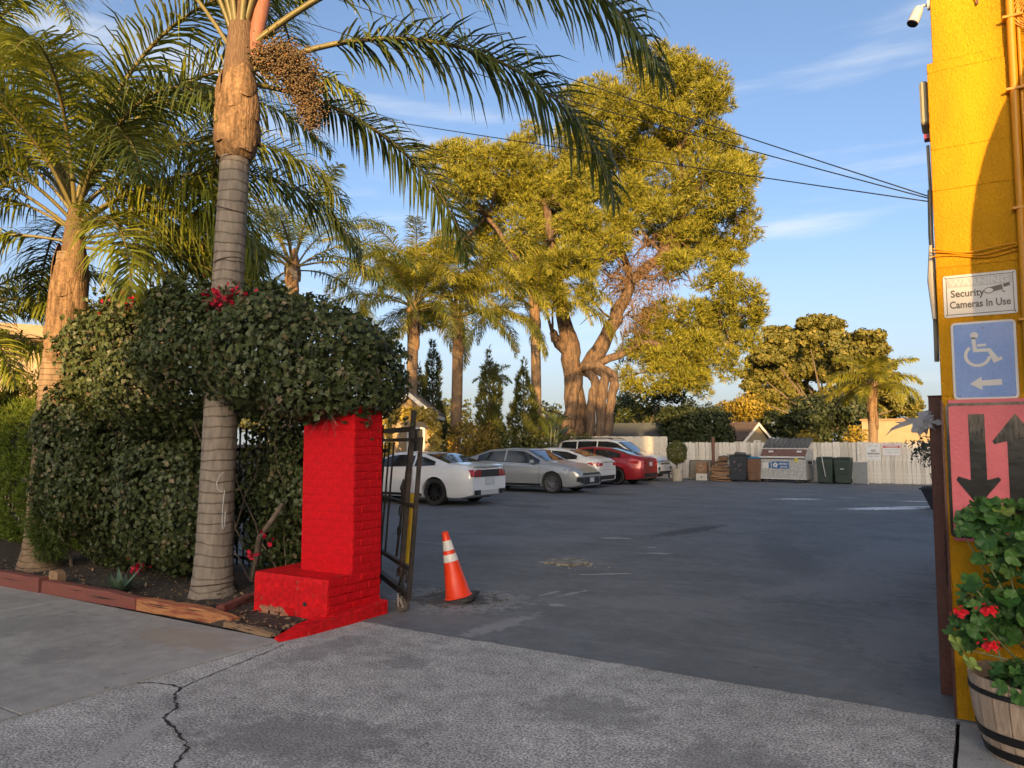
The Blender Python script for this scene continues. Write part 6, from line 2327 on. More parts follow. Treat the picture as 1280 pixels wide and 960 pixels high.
b.tube([(-6.62, 5.55, .35), (-6.42, 5.42, .62), (-6.22, 5.38, .78), (-6.12, 5.45, .98)], [.035, .032, .028, .02], 8)
b.tube([(-6.75, 5.6, .12), (-6.55, 5.5, .42), (-6.5, 5.48, .60)], [.03, .028, .02], 8)
for k in range(420):                                   # bare twigs poking through the surface
    i = rg.randrange(len(HB))
    c = HB[i]
    d = Vector((rg.gauss(0, 1), -abs(rg.gauss(0, 1)), rg.gauss(0, 1))).normalized()
    p = Vector((c[0] + d.x * c[3] * .95, c[1] + d.y * c[4] * .95, c[2] + d.z * c[5] * .95))
    if p.z < .2:
        continue
    e = Vector((rg.uniform(-.2, .2), rg.uniform(-.12, .02), rg.uniform(-.22, .15)))
    b.tube([p, p + e * .5 + Vector((0, -.02, .03)), p + e], [.004, .003, .0015], 4)
b.build('twigs', twig_m, hb, world=True)['kind'] = 'stuff'
rng = np.random.default_rng(53)
for k, (x, y, z, n, s) in enumerate([(-8.42, 5.0, 3.10, 90, .13), (-8.10, 4.95, 3.25, 60, .12), (-8.75, 5.05, 2.95, 14, .07), (-7.95, 5.0, 3.12, 10, .06), (-6.55, 4.95, 3.10, 80, .12), (-6.38, 4.95, 3.05, 50, .12),
                                     (-5.98, 5.1, .66, 6, .04), (-6.06, 5.06, .52, 8, .035), (-7.70, 4.90, .26, 22, .05)]):
    P = np.array([[x, y, z]]) + rng.normal(size=(n, 3)) * s * np.array([1, .7, .7])
    V, F = kite_leaves(P, nrm(rng.normal(size=(n, 3)) + [0, -.6, .5]), .048, rng, .6, 1.0, 0, .15)
    np_part('flower_cluster', V, F, bract_m, hb)['kind'] = 'stuff'

# --- fine leaved conifer hedge at the left edge
con_m = leaf_mat('conifer_sprig', (.075, .125, .015), (.14, .185, .022), (.20, .20, .035), trans=.22, rough=.6)
CH = [(-13.6 + .55 * i, 6.35 + .1 * math.sin(i * 2), z, .55, .62, h) for i in range(7) for z, h in ((.75, .75), (1.62, .66))]
ch_ = thing('conifer_hedge', 'clipped bright yellow green conifer hedge left of the bougainvillea', 'hedge', (-12, 6.3, 0))
rng = np.random.default_rng(61)
P, N = blob_points(CH, 16000, rng, shell=(.75, 1.03), inside=.8, lump=.06)
k = P[:, 2] > .05
V, F = needle_tufts(P[k], N[k], .085, .020, 4, rng, .55, .6)
np_part('foliage', V, F, con_m, ch_)['kind'] = 'stuff'
sb = thing('feathery_shrub', 'light green feathery shrub drooping beside the left palm base', 'shrub', (-9.75, 5.2, 0))
P, N = blob_points([(-9.70, 5.10, 1.15, .34, .28, .50), (-9.78, 5.05, .62, .30, .25, .45), (-9.45, 5.0, .95, .25, .2, .45)], 3600, rng, shell=(.4, 1.0), inside=.3)
V, F = needle_tufts(P, N, .10, .014, 4, rng, .6, -.3)
np_part('foliage', V, F, leaf_mat('feathery_leaf', (.05, .085, .015), (.10, .13, .025), trans=.25), sb)['kind'] = 'stuff'
MB().tube([(.02, .1, -.02), (.05, 0, .6), (.08, -.05, 1.2)], .02, 6).build('stem', twig_m, sb)
yl_m = leaf_mat('sunlit_shrub_leaf', (.10, .13, .02), (.20, .20, .04), (.28, .24, .06), trans=.3)
sb = thing('garden_shrub', 'yellow green leafy shrub under the tan house window', 'shrub', (-14.3, 7.3, 0))
P, N = blob_points([(-14.9, 7.1, 2.1, .6, .5, .7), (-14.1, 7.6, 2.6, .6, .5, .7), (-15.4, 6.9, 1.8, .6, .5, .7), (-14.4, 7.3, 1.4, 1.1, .7, 1.1)], 7000, rng, shell=(.5, 1.05), inside=.5, lump=.25)
V, F = needle_tufts(P, N, .13, .03, 3, rng, .7, .4)
np_part('foliage', V, F, yl_m, sb)['kind'] = 'stuff'
MB().tube([(0, 0, -.05), (-.1, .1, 1.2), (-.2, .1, 2.4)], [.05, .04, .02], 7).build('stem', twig_m, sb)
# --- agave rosette
ag = thing('agave', 'small grey green agave rosette behind the timber edging', 'succulent', (-7.62, 4.66, .06))
agm = mat('agave_leaf', (.085, .135, .085), (.06, .10, .06), rough=.5, scale=6)
rg = random.Random(14)
for k in range(13):
    a = k * 2.4
    el = .25 + 1.05 * k / 22
    L = rg.uniform(.20, .30)
    d = Vector((math.cos(a) * math.cos(el), math.sin(a) * math.cos(el), math.sin(el)))
    s = Vector((-math.sin(a), math.cos(a), 0))
    u = s.cross(d) * -1
    vs = []
    for v, w in ((0, .028), (.35, .036), (.7, .024), (1, .002)):
        c = d * L * v + Vector((0, 0, .06 * v * v))
        vs += [c - s * w, c - u * .010 * (1 - v), c + s * w]
    fs = []
    for i in range(3):
        for j in range(2):
            p = i * 3 + j
            fs.append((p, p + 1, p + 4, p + 3))
    MB().add(vs, fs).build('leaf', agm, ag, smooth=True)

PINE_BLOBS = [(-11.73, 35.78, 20.55, 1.09, 1.09, 1.04), (-13.31, 36.68, 21.81, 1.06, 1.06, 1.0), (-14.23, 35.05, 20.99, 0.79, 0.79, 0.75), (-11.82, 37.96, 20.3, 1.64, 1.64, 1.56), (-13.3, 37.18, 20.35, 1.85, 1.85, 1.76), (-13.65, 33.56, 18.53, 1.71, 1.71, 1.63), (-10.28, 35.3, 18.28, 1.06, 1.06, 1.0), (-16.67, 36.41, 20.16, 1.48, 1.48, 1.41), (-16.44, 33.02, 19.01, 1.02, 1.02, 0.97), (-15.03, 33.74, 17.16, 2.14, 2.14, 2.04), (-14.57, 38.66, 18.85, 2.59, 2.59, 2.46), (-11.71, 37.21, 17.69, 1.93, 1.93, 1.84), (-11.13, 39.8, 17.6, 1.27, 1.27, 1.21), (-9.39, 38.67, 15.65, 0.89, 0.89, 0.84), (-10.44, 39.02, 15.45, 1.4, 1.4, 1.33), (-10.83, 35.8, 14.54, 2.12, 2.12, 2.01), (-13.56, 37.08, 15.66, 2.26, 2.26, 2.15), (-16.03, 36.99, 16.32, 1.91, 1.91, 1.82), (-16.9, 34.35, 16.73, 1.62, 1.62, 1.54), (-18.5, 34.7, 16.08, 1.46, 1.46, 1.39), (-19.6, 33.6, 17.03, 1.45, 1.45, 1.38), (-21.34, 28.83, 15.7, 1.14, 1.14, 1.08), (-24.4, 31.19, 16.68, 0.84, 0.84, 0.8), (-21.89, 31.71, 16.13, 1.43, 1.43, 1.36), (-20.0, 31.1, 15.23, 1.49, 1.49, 1.42), (-21.22, 28.7, 14.04, 0.98, 0.98, 0.93), (-21.96, 33.34, 14.76, 1.7, 1.7, 1.61), (-19.43, 32.49, 14.08, 1.69, 1.69, 1.61), (-18.63, 34.48, 14.51, 1.46, 1.46, 1.38), (-10.33, 40.55, 14.11, 1.19, 1.19, 1.13), (-9.66, 39.95, 12.76, 0.67, 0.67, 0.63), (-11.34, 40.19, 13.07, 1.71, 1.71, 1.62), (-11.94, 36.61, 13.12, 1.67, 1.67, 1.59), (-11.0, 39.66, 11.5, 1.09, 1.09, 1.04), (-11.63, 37.1, 11.61, 1.36, 1.36, 1.3), (-13.41, 39.01, 12.74, 1.03, 1.03, 0.98), (-18.67, 35.44, 13.01, 1.06, 1.06, 1.01), (-10.18, 35.88, 9.2, 1.07, 1.07, 1.02), (-9.26, 36.68, 8.46, 1.08, 1.08, 1.02), (-8.87, 37.4, 7.94, 0.62, 0.62, 0.59), (-11.31, 40.48, 8.18, 1.81, 1.81, 1.72), (-11.75, 36.98, 7.73, 1.92, 1.92, 1.83), (-13.31, 37.19, 7.06, 1.73, 1.73, 1.64), (-11.9, 36.06, 5.7, 1.65, 1.65, 1.57), (-10.85, 37.97, 6.23, 1.46, 1.46, 1.38), (-9.77, 37.89, 6.76, 0.96, 0.96, 0.91), (-13.08, 35.64, 4.93, 1.35, 1.35, 1.28), (-14.37, 36.28, 6.28, 1.31, 1.31, 1.24), (-13.92, 36.55, 7.94, 1.06, 1.06, 1.01), (-12.48, 39.38, 5.1, 1.02, 1.02, 0.97), (-15.21, 36.36, 5.0, 0.75, 0.75, 0.71), (-22.51, 33.39, 12.64, 1.71, 1.71, 1.63), (-20.64, 34.09, 11.74, 1.7, 1.7, 1.61), (-19.69, 35.49, 11.39, 1.21, 1.21, 1.15), (-23.71, 31.08, 8.44, 0.91, 0.91, 0.86), (-22.59, 28.67, 7.5, 0.58, 0.58, 0.55), (-23.78, 32.19, 12.1, 1.27, 1.27, 1.21), (-25.59, 31.72, 11.35, 1.12, 1.12, 1.06), (-22.8, 33.06, 10.18, 1.11, 1.11, 1.05), (-24.81, 29.79, 10.02, 0.82, 0.82, 0.78), (-16.35, 31.03, 10.05, 1.34, 1.34, 1.27), (-15.63, 31.47, 11.59, 1.34, 1.34, 1.27), (-15.13, 31.78, 10.24, 0.97, 0.97, 0.92), (-17.39, 30.39, 9.2, 1.12, 1.12, 1.06), (-16.68, 30.83, 8.13, 0.97, 0.97, 0.92), (-15.85, 31.34, 13.53, 1.34, 1.34, 1.27), (-17.8, 30.14, 11.59, 1.12, 1.12, 1.06), (-15.23, 31.71, 8.51, 0.67, 0.67, 0.64), (-16.63, 35.68, 13.98, 1.83, 1.83, 1.74), (-14.0, 34.23, 12.91, 1.71, 1.71, 1.62), (-13.96, 38.04, 13.16, 1.35, 1.35, 1.28), (-14.82, 33.14, 11.0, 1.23, 1.23, 1.16), (-16.84, 34.69, 15.2, 1.71, 1.71, 1.63), (-19.27, 31.45, 15.2, 1.49, 1.49, 1.42), (-20.49, 29.35, 13.78, 1.37, 1.37, 1.3), (-19.71, 34.65, 14.52, 1.7, 1.7, 1.61), (-11.84, 34.96, 10.29, 1.0, 1.0, 0.95)]
PINE_DEAD = [(-14.22, 34.68, 10.73, 1.65, 1.65, 1.65), (-13.72, 34.98, 9.11, 1.42, 1.42, 1.42), (-15.31, 35.19, 9.94, 1.21, 1.21, 1.21), (-12.69, 35.62, 10.33, 1.18, 1.18, 1.18), (-14.25, 34.66, 7.7, 0.98, 0.98, 0.98)]
PINE_TRUNK = [(-16.97, 34.17, 1.36), (-17.03, 34.13, 2.97), (-17.23, 34.01, 5.0), (-17.36, 33.93, 6.63), (-17.63, 33.77, 8.07), (-17.9, 33.6, 9.94), (-18.1, 33.48, 12.03), (-18.44, 33.26, 14.13)]
PINE_LIMBS = [[(-16.74, 34.31, 5.0), (-15.9, 34.24, 6.16), (-15.16, 34.58, 7.77), (-14.3, 34.86, 9.76), (-13.09, 35.96, 11.14), (-12.46, 36.93, 13.29), (-12.41, 36.96, 16.68), (-12.72, 36.77, 20.12)], [(-14.3, 34.86, 9.76), (-15.37, 35.38, 12.5), (-15.46, 35.68, 16.02), (-14.3, 36.27, 19.44)], [(-13.09, 35.96, 11.14), (-11.42, 37.57, 12.44), (-10.16, 38.34, 14.13)], [(-12.44, 36.94, 14.98), (-10.98, 37.84, 17.54), (-11.3, 37.64, 19.69)], [(-17.76, 33.68, 8.69), (-19.5, 32.61, 10.77), (-20.91, 31.75, 13.29), (-22.68, 30.67, 15.83)], [(-18.1, 33.48, 12.03), (-17.03, 34.13, 15.4), (-16.3, 34.58, 18.4)], [(-15.9, 34.24, 5.56), (-14.3, 35.8, 6.63), (-12.56, 36.87, 6.63), (-10.81, 37.94, 7.46), (-9.4, 38.8, 8.28)], [(-12.56, 36.87, 6.63), (-11.89, 37.28, 5.41)], [(-17.36, 33.93, 6.22), (-17.74, 33.11, 6.77), (-17.83, 32.94, 7.16)]]
PINE_STEMS = [[(-16.03, 33.33, 1.37), (-15.89, 33.43, 3.71), (-15.71, 33.53, 4.58), (-16.22, 33.69, 5.25)], [(-15.59, 33.49, 1.37), (-15.44, 33.58, 3.7), (-15.34, 33.76, 4.89), (-15.89, 33.66, 5.47)], [(-15.34, 33.76, 1.37), (-15.08, 33.92, 3.71), (-14.94, 34.0, 4.5), (-15.0, 33.97, 4.97), (-15.54, 33.64, 5.37), (-16.41, 33.46, 5.4)], [(-17.31, 33.26, 1.36), (-16.96, 33.47, 3.74), (-16.73, 33.73, 4.95)]]
OAK_BLOBS = [(-13.65, 68.94, 10.69, 1.96, 1.96, 1.67), (-10.81, 62.23, 10.01, 1.87, 1.87, 1.59), (-10.09, 69.35, 10.83, 2.19, 2.19, 1.86), (-7.94, 67.01, 9.85, 1.83, 1.83, 1.55), (-13.64, 61.08, 8.8, 1.76, 1.76, 1.5), (-14.5, 61.9, 7.0, 1.61, 1.61, 1.36), (-13.35, 67.06, 8.03, 2.59, 2.59, 2.2), (-11.14, 69.38, 8.46, 2.9, 2.9, 2.47), (-7.89, 63.61, 7.45, 2.48, 2.48, 2.11), (-6.76, 69.65, 8.58, 1.67, 1.67, 1.42), (-5.53, 65.06, 6.51, 1.55, 1.55, 1.32), (-5.25, 71.55, 4.58, 1.49, 1.49, 1.27), (-3.91, 68.73, 3.79, 0.9, 0.9, 0.77), (-14.78, 67.23, 5.68, 2.21, 2.21, 1.88), (-12.86, 69.34, 5.73, 2.52, 2.52, 2.14), (-15.23, 63.43, 5.16, 1.32, 1.32, 1.12), (-6.91, 73.16, 5.38, 1.97, 1.97, 1.67), (-8.52, 65.71, 5.39, 2.19, 2.19, 1.86)]
OAK_TRUNK = [(-10.25, 66.43, 1.47), (-10.21, 66.46, 3.18), (-10.43, 66.32, 5.16)]
UNDER_BLOBS = [(-9.41, 53.24, 3.41, 1.39, 1.39, 1.25), (-8.36, 56.33, 3.77, 1.45, 1.45, 1.3), (-6.64, 54.72, 3.67, 1.28, 1.28, 1.15), (-8.84, 54.15, 2.08, 0.97, 0.97, 0.88), (-10.61, 54.05, 2.64, 1.1, 1.1, 0.99), (-11.96, 54.18, 2.93, 1.0, 1.0, 0.9), (-5.81, 55.81, 2.89, 0.86, 0.86, 0.78), (-7.15, 54.46, 2.08, 0.75, 0.75, 0.67)]
YELLOW_BLOBS = [(-14.5, 53.4, 3.8, 1.13, 1.13, 0.9), (-13.1, 52.3, 4.11, 1.09, 1.09, 0.88), (-12.88, 54.71, 3.81, 0.85, 0.85, 0.68), (-14.05, 53.77, 3.4, 1.02, 1.02, 0.81), (-14.57, 51.63, 3.35, 0.55, 0.55, 0.44)]
BUSH_BLOBS = [(-12.82, 38.95, 2.83, 1.1, 1.1, 0.99), (-11.85, 39.71, 2.7, 1.02, 1.02, 0.92), (-13.59, 38.99, 2.2, 0.86, 0.86, 0.77), (-12.46, 39.54, 1.98, 1.11, 1.11, 1.0), (-11.35, 40.13, 1.98, 0.6, 0.6, 0.54), (-13.93, 38.72, 3.05, 0.6, 0.6, 0.54)]
BACK_BLOBS = [(-18.01, 44.98, 4.34, 1.32, 1.32, 1.06), (-16.1, 44.12, 4.73, 0.88, 0.88, 0.71), (-18.08, 42.55, 3.73, 0.97, 0.97, 0.78), (-17.06, 44.53, 3.29, 0.9, 0.9, 0.72), (-18.39, 41.45, 2.98, 0.67, 0.67, 0.54), (-15.2, 43.7, 4.43, 0.67, 0.67, 0.54), (-18.3, 44.97, 2.82, 0.71, 0.71, 0.57)]
LIT_BUSH_BLOBS = [(-7.88, 43.28, 1.99, 0.35, 0.35, 0.35), (-7.52, 43.53, 1.86, 0.31, 0.31, 0.31), (-5.47, 44.16, 2.29, 0.34, 0.34, 0.34), (-5.27, 44.76, 1.99, 0.39, 0.39, 0.39), (-5.86, 44.59, 1.82, 0.31, 0.31, 0.31), (-7.17, 43.13, 1.69, 0.22, 0.22, 0.22), (-13.66, 39.85, 2.73, 0.22, 0.22, 0.22), (-13.89, 39.73, 2.47, 0.18, 0.18, 0.18)]

# ------------------------------------------------------------------ trees beyond
pine_m = leaf_mat('pine_needles', (.070, .088, .014), (.30, .275, .022), (.38, .30, .04), trans=.18, rough=.6)
pine_dead = leaf_mat('dead_pine_twig', (.13, .075, .035), (.23, .135, .06), trans=.05, rough=.8)
pine_bark = mat('pine_bark', (.15, .095, .06), (.07, .046, .032), rough=.95, scale=3.2, stretch=(2.6, 2.6, .55), bump=1.0, bscale=4.5, contrast=(.42, .58), fine=(16, .3))
pine = thing('pine_tree', 'huge old pine with a gnarled trunk and golden lit crown behind the parked cars', 'tree', (-16.9, 34.3, 0))
rng = np.random.default_rng(71)
def puffs(blobs, k, rf, seed, flat=.85):
    """Break every crown lobe into smaller clumps."""
    rg = random.Random(seed)
    out = []
    for q in blobs:
        out.append(tuple(list(q[:3]) + [q[3] * .52, q[4] * .52, q[5] * .52]))
        for i in range(k):
            d = Vector((rg.gauss(0, 1), rg.gauss(0, 1), rg.gauss(0, 1) + .15)).normalized()
            f = rf * rg.uniform(.75, 1.25)
            e = rg.uniform(.58, .92)
            out.append((q[0] + d.x * q[3] * e, q[1] + d.y * q[4] * e, q[2] + d.z * q[5] * e, q[3] * f, q[4] * f, q[5] * f * flat))
    return out


P, N = blob_points(puffs(PINE_BLOBS, 10, .33, 7), 110000, rng, shell=(.55, 1.12), inside=.6, lump=.16)
V, F = needle_tufts(P, N, .27, .038, 5, rng, .5, .40)
np_part('crown', V, F, pine_m, pine)['kind'] = 'stuff'
P, N = blob_points(PINE_DEAD, 1500, rng, shell=(.2, 1.1), inside=.0, lump=.3)
V, F = needle_tufts(P, N, .50, .03, 3, rng, 1.2, -.5)
np_part('dead_twigs', V, F, pine_dead, pine)['kind'] = 'stuff'


def wob(pts, amp, seed):
    rg = random.Random(seed)
    P = [Vector(p) for p in pts]
    out = []
    for a, b in zip(P, P[1:]):
        for i in range(4):
            q = a.lerp(b, i / 4)
            out.append(q + Vector((rg.uniform(-1, 1), rg.uniform(-1, 1), rg.uniform(-1, 1))) * amp * (0 if not out else 1))
    out.append(P[-1])
    return out


def limb(name, pts, r0, r1, m, parent, seed, amp=.08, n=10):
    P = wob(pts, amp, seed)
    rg = random.Random(seed + 1)
    rr = [(r0 + (r1 - r0) * i / (len(P) - 1)) * rg.uniform(.9, 1.12) for i in range(len(P))]
    return MB().tube(P, rr, n).build(name, m, parent, world=True, smooth=True)


tr = [(PINE_TRUNK[0][0] + .05, PINE_TRUNK[0][1], -.1)] + PINE_TRUNK
limb('trunk', tr, .66, .20, pine_bark, pine, 1, .06, 16)
for i, l in enumerate(PINE_LIMBS):
    limb('limb', l, (.45, .18, .16, .14, .16, .14, .20, .10, .30)[i], .06 if i < 8 else .2, pine_bark, pine, 10 + i)
for i, l in enumerate(PINE_STEMS):
    l = [(l[0][0], l[0][1], -.1)] + l
    limb('stem', l, (.25, .24, .22, .42)[i], .22, pine_bark, pine, 30 + i, .03, 12)
rg = random.Random(4)
b = MB()
cen = [Vector(c[:3]) for c in PINE_BLOBS]
hubs = [Vector(p) for l in PINE_LIMBS for p in l[2:]] + [Vector(p) for p in PINE_TRUNK[4:]]
for c in cen:
    h = min(hubs, key=lambda q: (q - c).length + (2 if q.z > c.z + .5 else 0))
    m_ = h.lerp(c, .5) + Vector((rg.uniform(-.3, .3), rg.uniform(-.3, .3), -.25))
    if (h - c).length < 4.5:
        b.tube([h, m_, c], [.09, .06, .025], 5)
    for k in range(3):
        e = c + Vector((rg.uniform(-1, 1), rg.uniform(-1, 1), rg.uniform(-.4, 1))) * .8
        b.tube([m_.lerp(c, .6), e], [.04, .012], 4)
for c in PINE_DEAD:
    for k in range(16):
        p = Vector(c[:3]) + Vector((rg.gauss(0, .5), rg.gauss(0, .5), rg.gauss(0, .5))) * c[3]
        q = p + Vector((rg.uniform(-1, 1), rg.uniform(-.6, .6), rg.uniform(-1.2, .2)))
        b.tube([p, p.lerp(q, .5) + Vector((0, 0, .15)), q], [.05, .03, .012], 4)
b.build('branches', pine_bark, pine, world=True)['kind'] = 'stuff'


def tree(name, label, blobs, base, m, bark, n, size, seed, trunk_r=.25, cat='tree', tilt=.8, lump=.18, inside=.6, shell=(.6, 1.05), group=None, tufts=None, stems=1, hang=.3, lim=None):
    t = thing(name, label, cat, (base[0], base[1], -.05), 0, group)
    rng = np.random.default_rng(seed)
    rg = random.Random(seed)
    P, N = blob_points(blobs, n, rng, shell=shell, inside=inside, lump=lump)
    k = P[:, 2] > .02
    P, N = P[k], N[k]
    if tufts:
        V, F = needle_tufts(P, N, size, tufts[0], tufts[1], rng, tufts[2], tufts[3])
    else:
        V, F = kite_leaves(P, N, size, rng, tilt, .75, hang, .15)
    np_part('crown', V, F, m, t)['kind'] = 'stuff'
    c = np.array(blobs)[:, :3].mean(0)
    zmin = min(q[2] for q in blobs)
    zf = max(.3, zmin * .75)
    for s in range(stems):
        ox = (s - (stems - 1) / 2) * trunk_r * 2.6
        hub = Vector((base[0] + ox * 1.6 + (c[0] - base[0]) * .25, base[1] + (c[1] - base[1]) * .25, zf))
        limb('trunk', [(base[0] + ox * .5, base[1], -.1), (base[0] + ox, base[1], zf * .5), hub], trunk_r, trunk_r * .7, bark, t, seed + s, .03, 10)
    b = MB()
    for q in (lim or blobs):
        h = Vector((base[0] + (c[0] - base[0]) * .25, base[1] + (c[1] - base[1]) * .25, zf))
        e = Vector(q[:3])
        m_ = h.lerp(e, .5) + Vector((rg.uniform(-.2, .2), rg.uniform(-.2, .2), .1)) * trunk_r * 2
        b.tube([h, m_, e], [trunk_r * .5, trunk_r * .3, trunk_r * .1], 5)
    b.build('limbs', bark, t, world=True)
    return t


bark_g = mat('grey_brown_bark', (.17, .125, .09), (.10, .075, .055), rough=.95, scale=3, stretch=(2, 2, .7), bump=.6, bscale=8)
oak_m = leaf_mat('oak_leaf', (.080, .085, .018), (.17, .15, .028), (.25, .19, .045), trans=.15, rough=.6)
dark_m2 = leaf_mat('dark_evergreen_leaf', (.020, .032, .012), (.045, .058, .020), (.07, .075, .03), trans=.15, rough=.55)
yel_lit_leaf = leaf_mat('yellow_lit_leaf', (.22, .165, .022), (.36, .26, .035), (.45, .34, .06), trans=.3)  # yellow sunlight on tree and bushes is put into the leaf colour
green_m = leaf_mat('mid_green_leaf', (.045, .065, .018), (.085, .10, .028), (.13, .13, .04), trans=.2)
tree('oak_tree', 'broad round crowned olive brown tree beyond the right half of the plank fence', puffs(OAK_BLOBS, 7, .36, 5), (-10.25, 66.4), oak_m, bark_g, 60000, .36, 81, .30, lim=OAK_BLOBS, shell=(.35, 1.08), inside=.5)
tree('evergreen_tree', 'low dark multi stemmed evergreen under the round oak behind the dumpster', UNDER_BLOBS, (-8.0, 56), dark_m2, bark_g, 8000, .26, 82, .16, stems=4)
tree('yellow_lit_tree', 'bright yellow lit tree behind the gabled house', YELLOW_BLOBS, (-13.5, 52.2), yel_lit_leaf, bark_g, 4200, .20, 83, .12)
tree('dark_bush', 'dense dark green bush rising behind the plank fence left of the gabled house', BUSH_BLOBS, (-12.4, 39), dark_m2, bark_g, 8000, .17, 84, .10, 'bush')
tree('scrub_tree', 'thin leaved green tree behind the blue roofed shed under the pine', BACK_BLOBS, (-17.0, 43.3), green_m, bark_g, 4200, .18, 85, .12)
for i, q in enumerate(LIT_BUSH_BLOBS[:6:2]):
    pass
tree('yellow_lit_bush', 'small bright yellow lit bush peeking over the fence above the dumpster lid', [LIT_BUSH_BLOBS[0], LIT_BUSH_BLOBS[1], LIT_BUSH_BLOBS[5], (-7.7, 43.6, 1.2, .5, .5, .8)], (-7.7, 43.6), yel_lit_leaf, bark_g, 700, .15, 86, .05, 'bush')
tree('yellow_lit_bush', 'small bright yellow lit bush beside the young palm trunk over the fence', LIT_BUSH_BLOBS[2:5] + [(-5.5, 44.6, 1.2, .5, .5, .8)], (-5.5, 44.6), yel_lit_leaf, bark_g, 800, .15, 87, .05, 'bush')
tree('yellow_lit_bush', 'tiny golden bush glowing between the blue roofed shed and the dark bush', LIT_BUSH_BLOBS[6:8] + [(-13.8, 40.2, 2.0, .4, .4, .6)], (-13.8, 40.2), yel_lit_leaf, bark_g, 350, .13, 88, .04, 'bush')

# far trees and roofs closing the horizon
rg = random.Random(91)
far_m = leaf_mat('far_tree_leaf', (.06, .07, .025), (.11, .11, .035), (.16, .13, .05), trans=.15)
for i, (x, y, h, w) in enumerate([(-46, 62, 6, 5), (-38, 70, 5.5, 5), (-30, 75, 6, 6), (-24, 62, 4.5, 4), (4, 85, 6.5, 6), (14, 80, 6, 6), (-58, 50, 6, 5), (24, 70, 7, 6), (-72, 40, 7, 6), (40, 62, 7, 6)]):
    bl = [(x + rg.uniform(-w, w) * .5, y + rg.uniform(-w, w) * .4, h * rg.uniform(.35, .8), w * .42, w * .42, h * .28) for _ in range(6)]
    tree('garden_tree', ['olive garden tree beyond the lot, %s' % s for s in
         ('far left behind the left palms', 'left of the pine row', 'behind the pine trunk', 'low one behind the cypresses', 'right of the oak behind the tan building',
          'beyond the right fence end', 'farther left past the house', 'past the yellow building', 'leftmost of all', 'rightmost of all')][i], bl, (x, y), far_m, bark_g, 2200, .42, 100 + i, .2)

# ------------------------------------------------------------------ left boundary of the lot: cypresses, hedges, ivy, bird of paradise
cyp_m = leaf_mat('cypress_sprig', (.028, .042, .014), (.060, .075, .022), (.10, .10, .03), trans=.1, rough=.65)
cyp_l = leaf_mat('cypress_sprig_light', (.055, .070, .016), (.10, .11, .026), (.15, .14, .04), trans=.12, rough=.65)


def cypress(label, x, y, h, w, m, seed):
    bl = []
    k = 9
    for i in range(k):
        u = i / (k - 1)
        ww = w * (1 - u) ** .62 * (.8 + .2 * math.sin(seed + i)) + .08
        bl.append((x + .06 * math.sin(seed + 2 * i), y, .25 + (h - .45) * u, ww, ww, h / k * .95))
    return tree('cypress_tree', label, bl, (x, y), m, bark_g, 5200, .19, seed, .09, tufts=(.04, 3, .35, 1.1), inside=.85, lump=.12, shell=(.75, 1.05))


cypress('tall dark cypress right of the ivy covered cottage', -19.0, 24.7, 5.55, .75, cyp_m, 201)
cypress('shorter dark cypress leaning against the tallest one', -19.35, 24.3, 4.5, .6, cyp_m, 202)
cypress('cypress with a forked tip above the silver sedan, right of the middle palm', -17.41, 26.6, 5.3, .85, cyp_l, 203)
cypress('bushy green cypress left of the right palm trunk', -17.03, 28.8, 5.05, .95, cyp_l, 204)
cypress('low dark cypress between the two bushy ones', -17.9, 27.6, 3.5, .8, cyp_m, 205)
hedge_sunlit = leaf_mat('sunlit_hedge_leaf', (.18, .13, .02), (.30, .20, .03), trans=.2)  # orange sunlight on this hedge is part of the leaf colour
hedge_grn = leaf_mat('green_hedge_leaf', (.075, .085, .02), (.14, .14, .03), (.2, .17, .04), trans=.2)


def hedge(label, x0, y0, x1, y1, h, m, seed, cat='hedge', w=.5):
    n = max(2, int(math.hypot(x1 - x0, y1 - y0) / .55))
    bl = [(x0 + (x1 - x0) * i / (n - 1), y0 + (y1 - y0) * i / (n - 1), z, .5, w, h * .36) for i in range(n) for z in (h * .32, h * .68)]
    t = thing('hedge', label, cat, ((x0 + x1) / 2, (y0 + y1) / 2, 0), 0, None)
    rng = np.random.default_rng(seed)
    P, N = blob_points(bl, 900 * n, rng, shell=(.75, 1.04), inside=.8, lump=.08)
    k = P[:, 2] > .03
    V, F = kite_leaves(P[k], N[k], .10, rng, .8, .8, .3, .15)
    np_part('foliage', V, F, m, t)['kind'] = 'stuff'
    return t


hedge('golden lit clipped hedge behind the white coupe and middle palm', -16.9, 23.7, -16.7, 25.4, 2.35, hedge_sunlit, 301)
hedge('green clipped hedge behind the silver sedan', -16.8, 26.2, -16.5, 29.2, 2.1, hedge_grn, 302)
hedge('yellow green low hedge in front of the pine behind the suv', -16.2, 30.6, -15.9, 32.6, 2.05, hedge_grn, 303)
hedge('dark hedge at the foot of the cypresses beside the cottage', -18.4, 22.6, -17.6, 23.4, 2.6, leaf_mat('shade_hedge_leaf', (.03, .04, .015), (.05, .06, .02)), 304)
# board wall of the neighbour, behind the hedges
t = thing('boundary_wall', 'weathered grey wall behind the hedges on the left boundary', 'wall', (-18.4, 26, 0))
MB().bb((-.1, -12, 0), (.1, 7.5, 1.5)).build('wall_panel', mat('weathered_wall', (.24, .20, .17), (.17, .14, .12), rough=.9, scale=3), t)
MB().bb((-.13, -12.05, 1.5), (.13, 7.55, 1.56)).build('coping', MATS['weathered_wall'], t)
for k in range(8):
    MB().bb((.1, -11.5 + 2.6 * k, 0), (.2, -11.2 + 2.6 * k, 1.5)).build('pier', MATS['weathered_wall'], t)
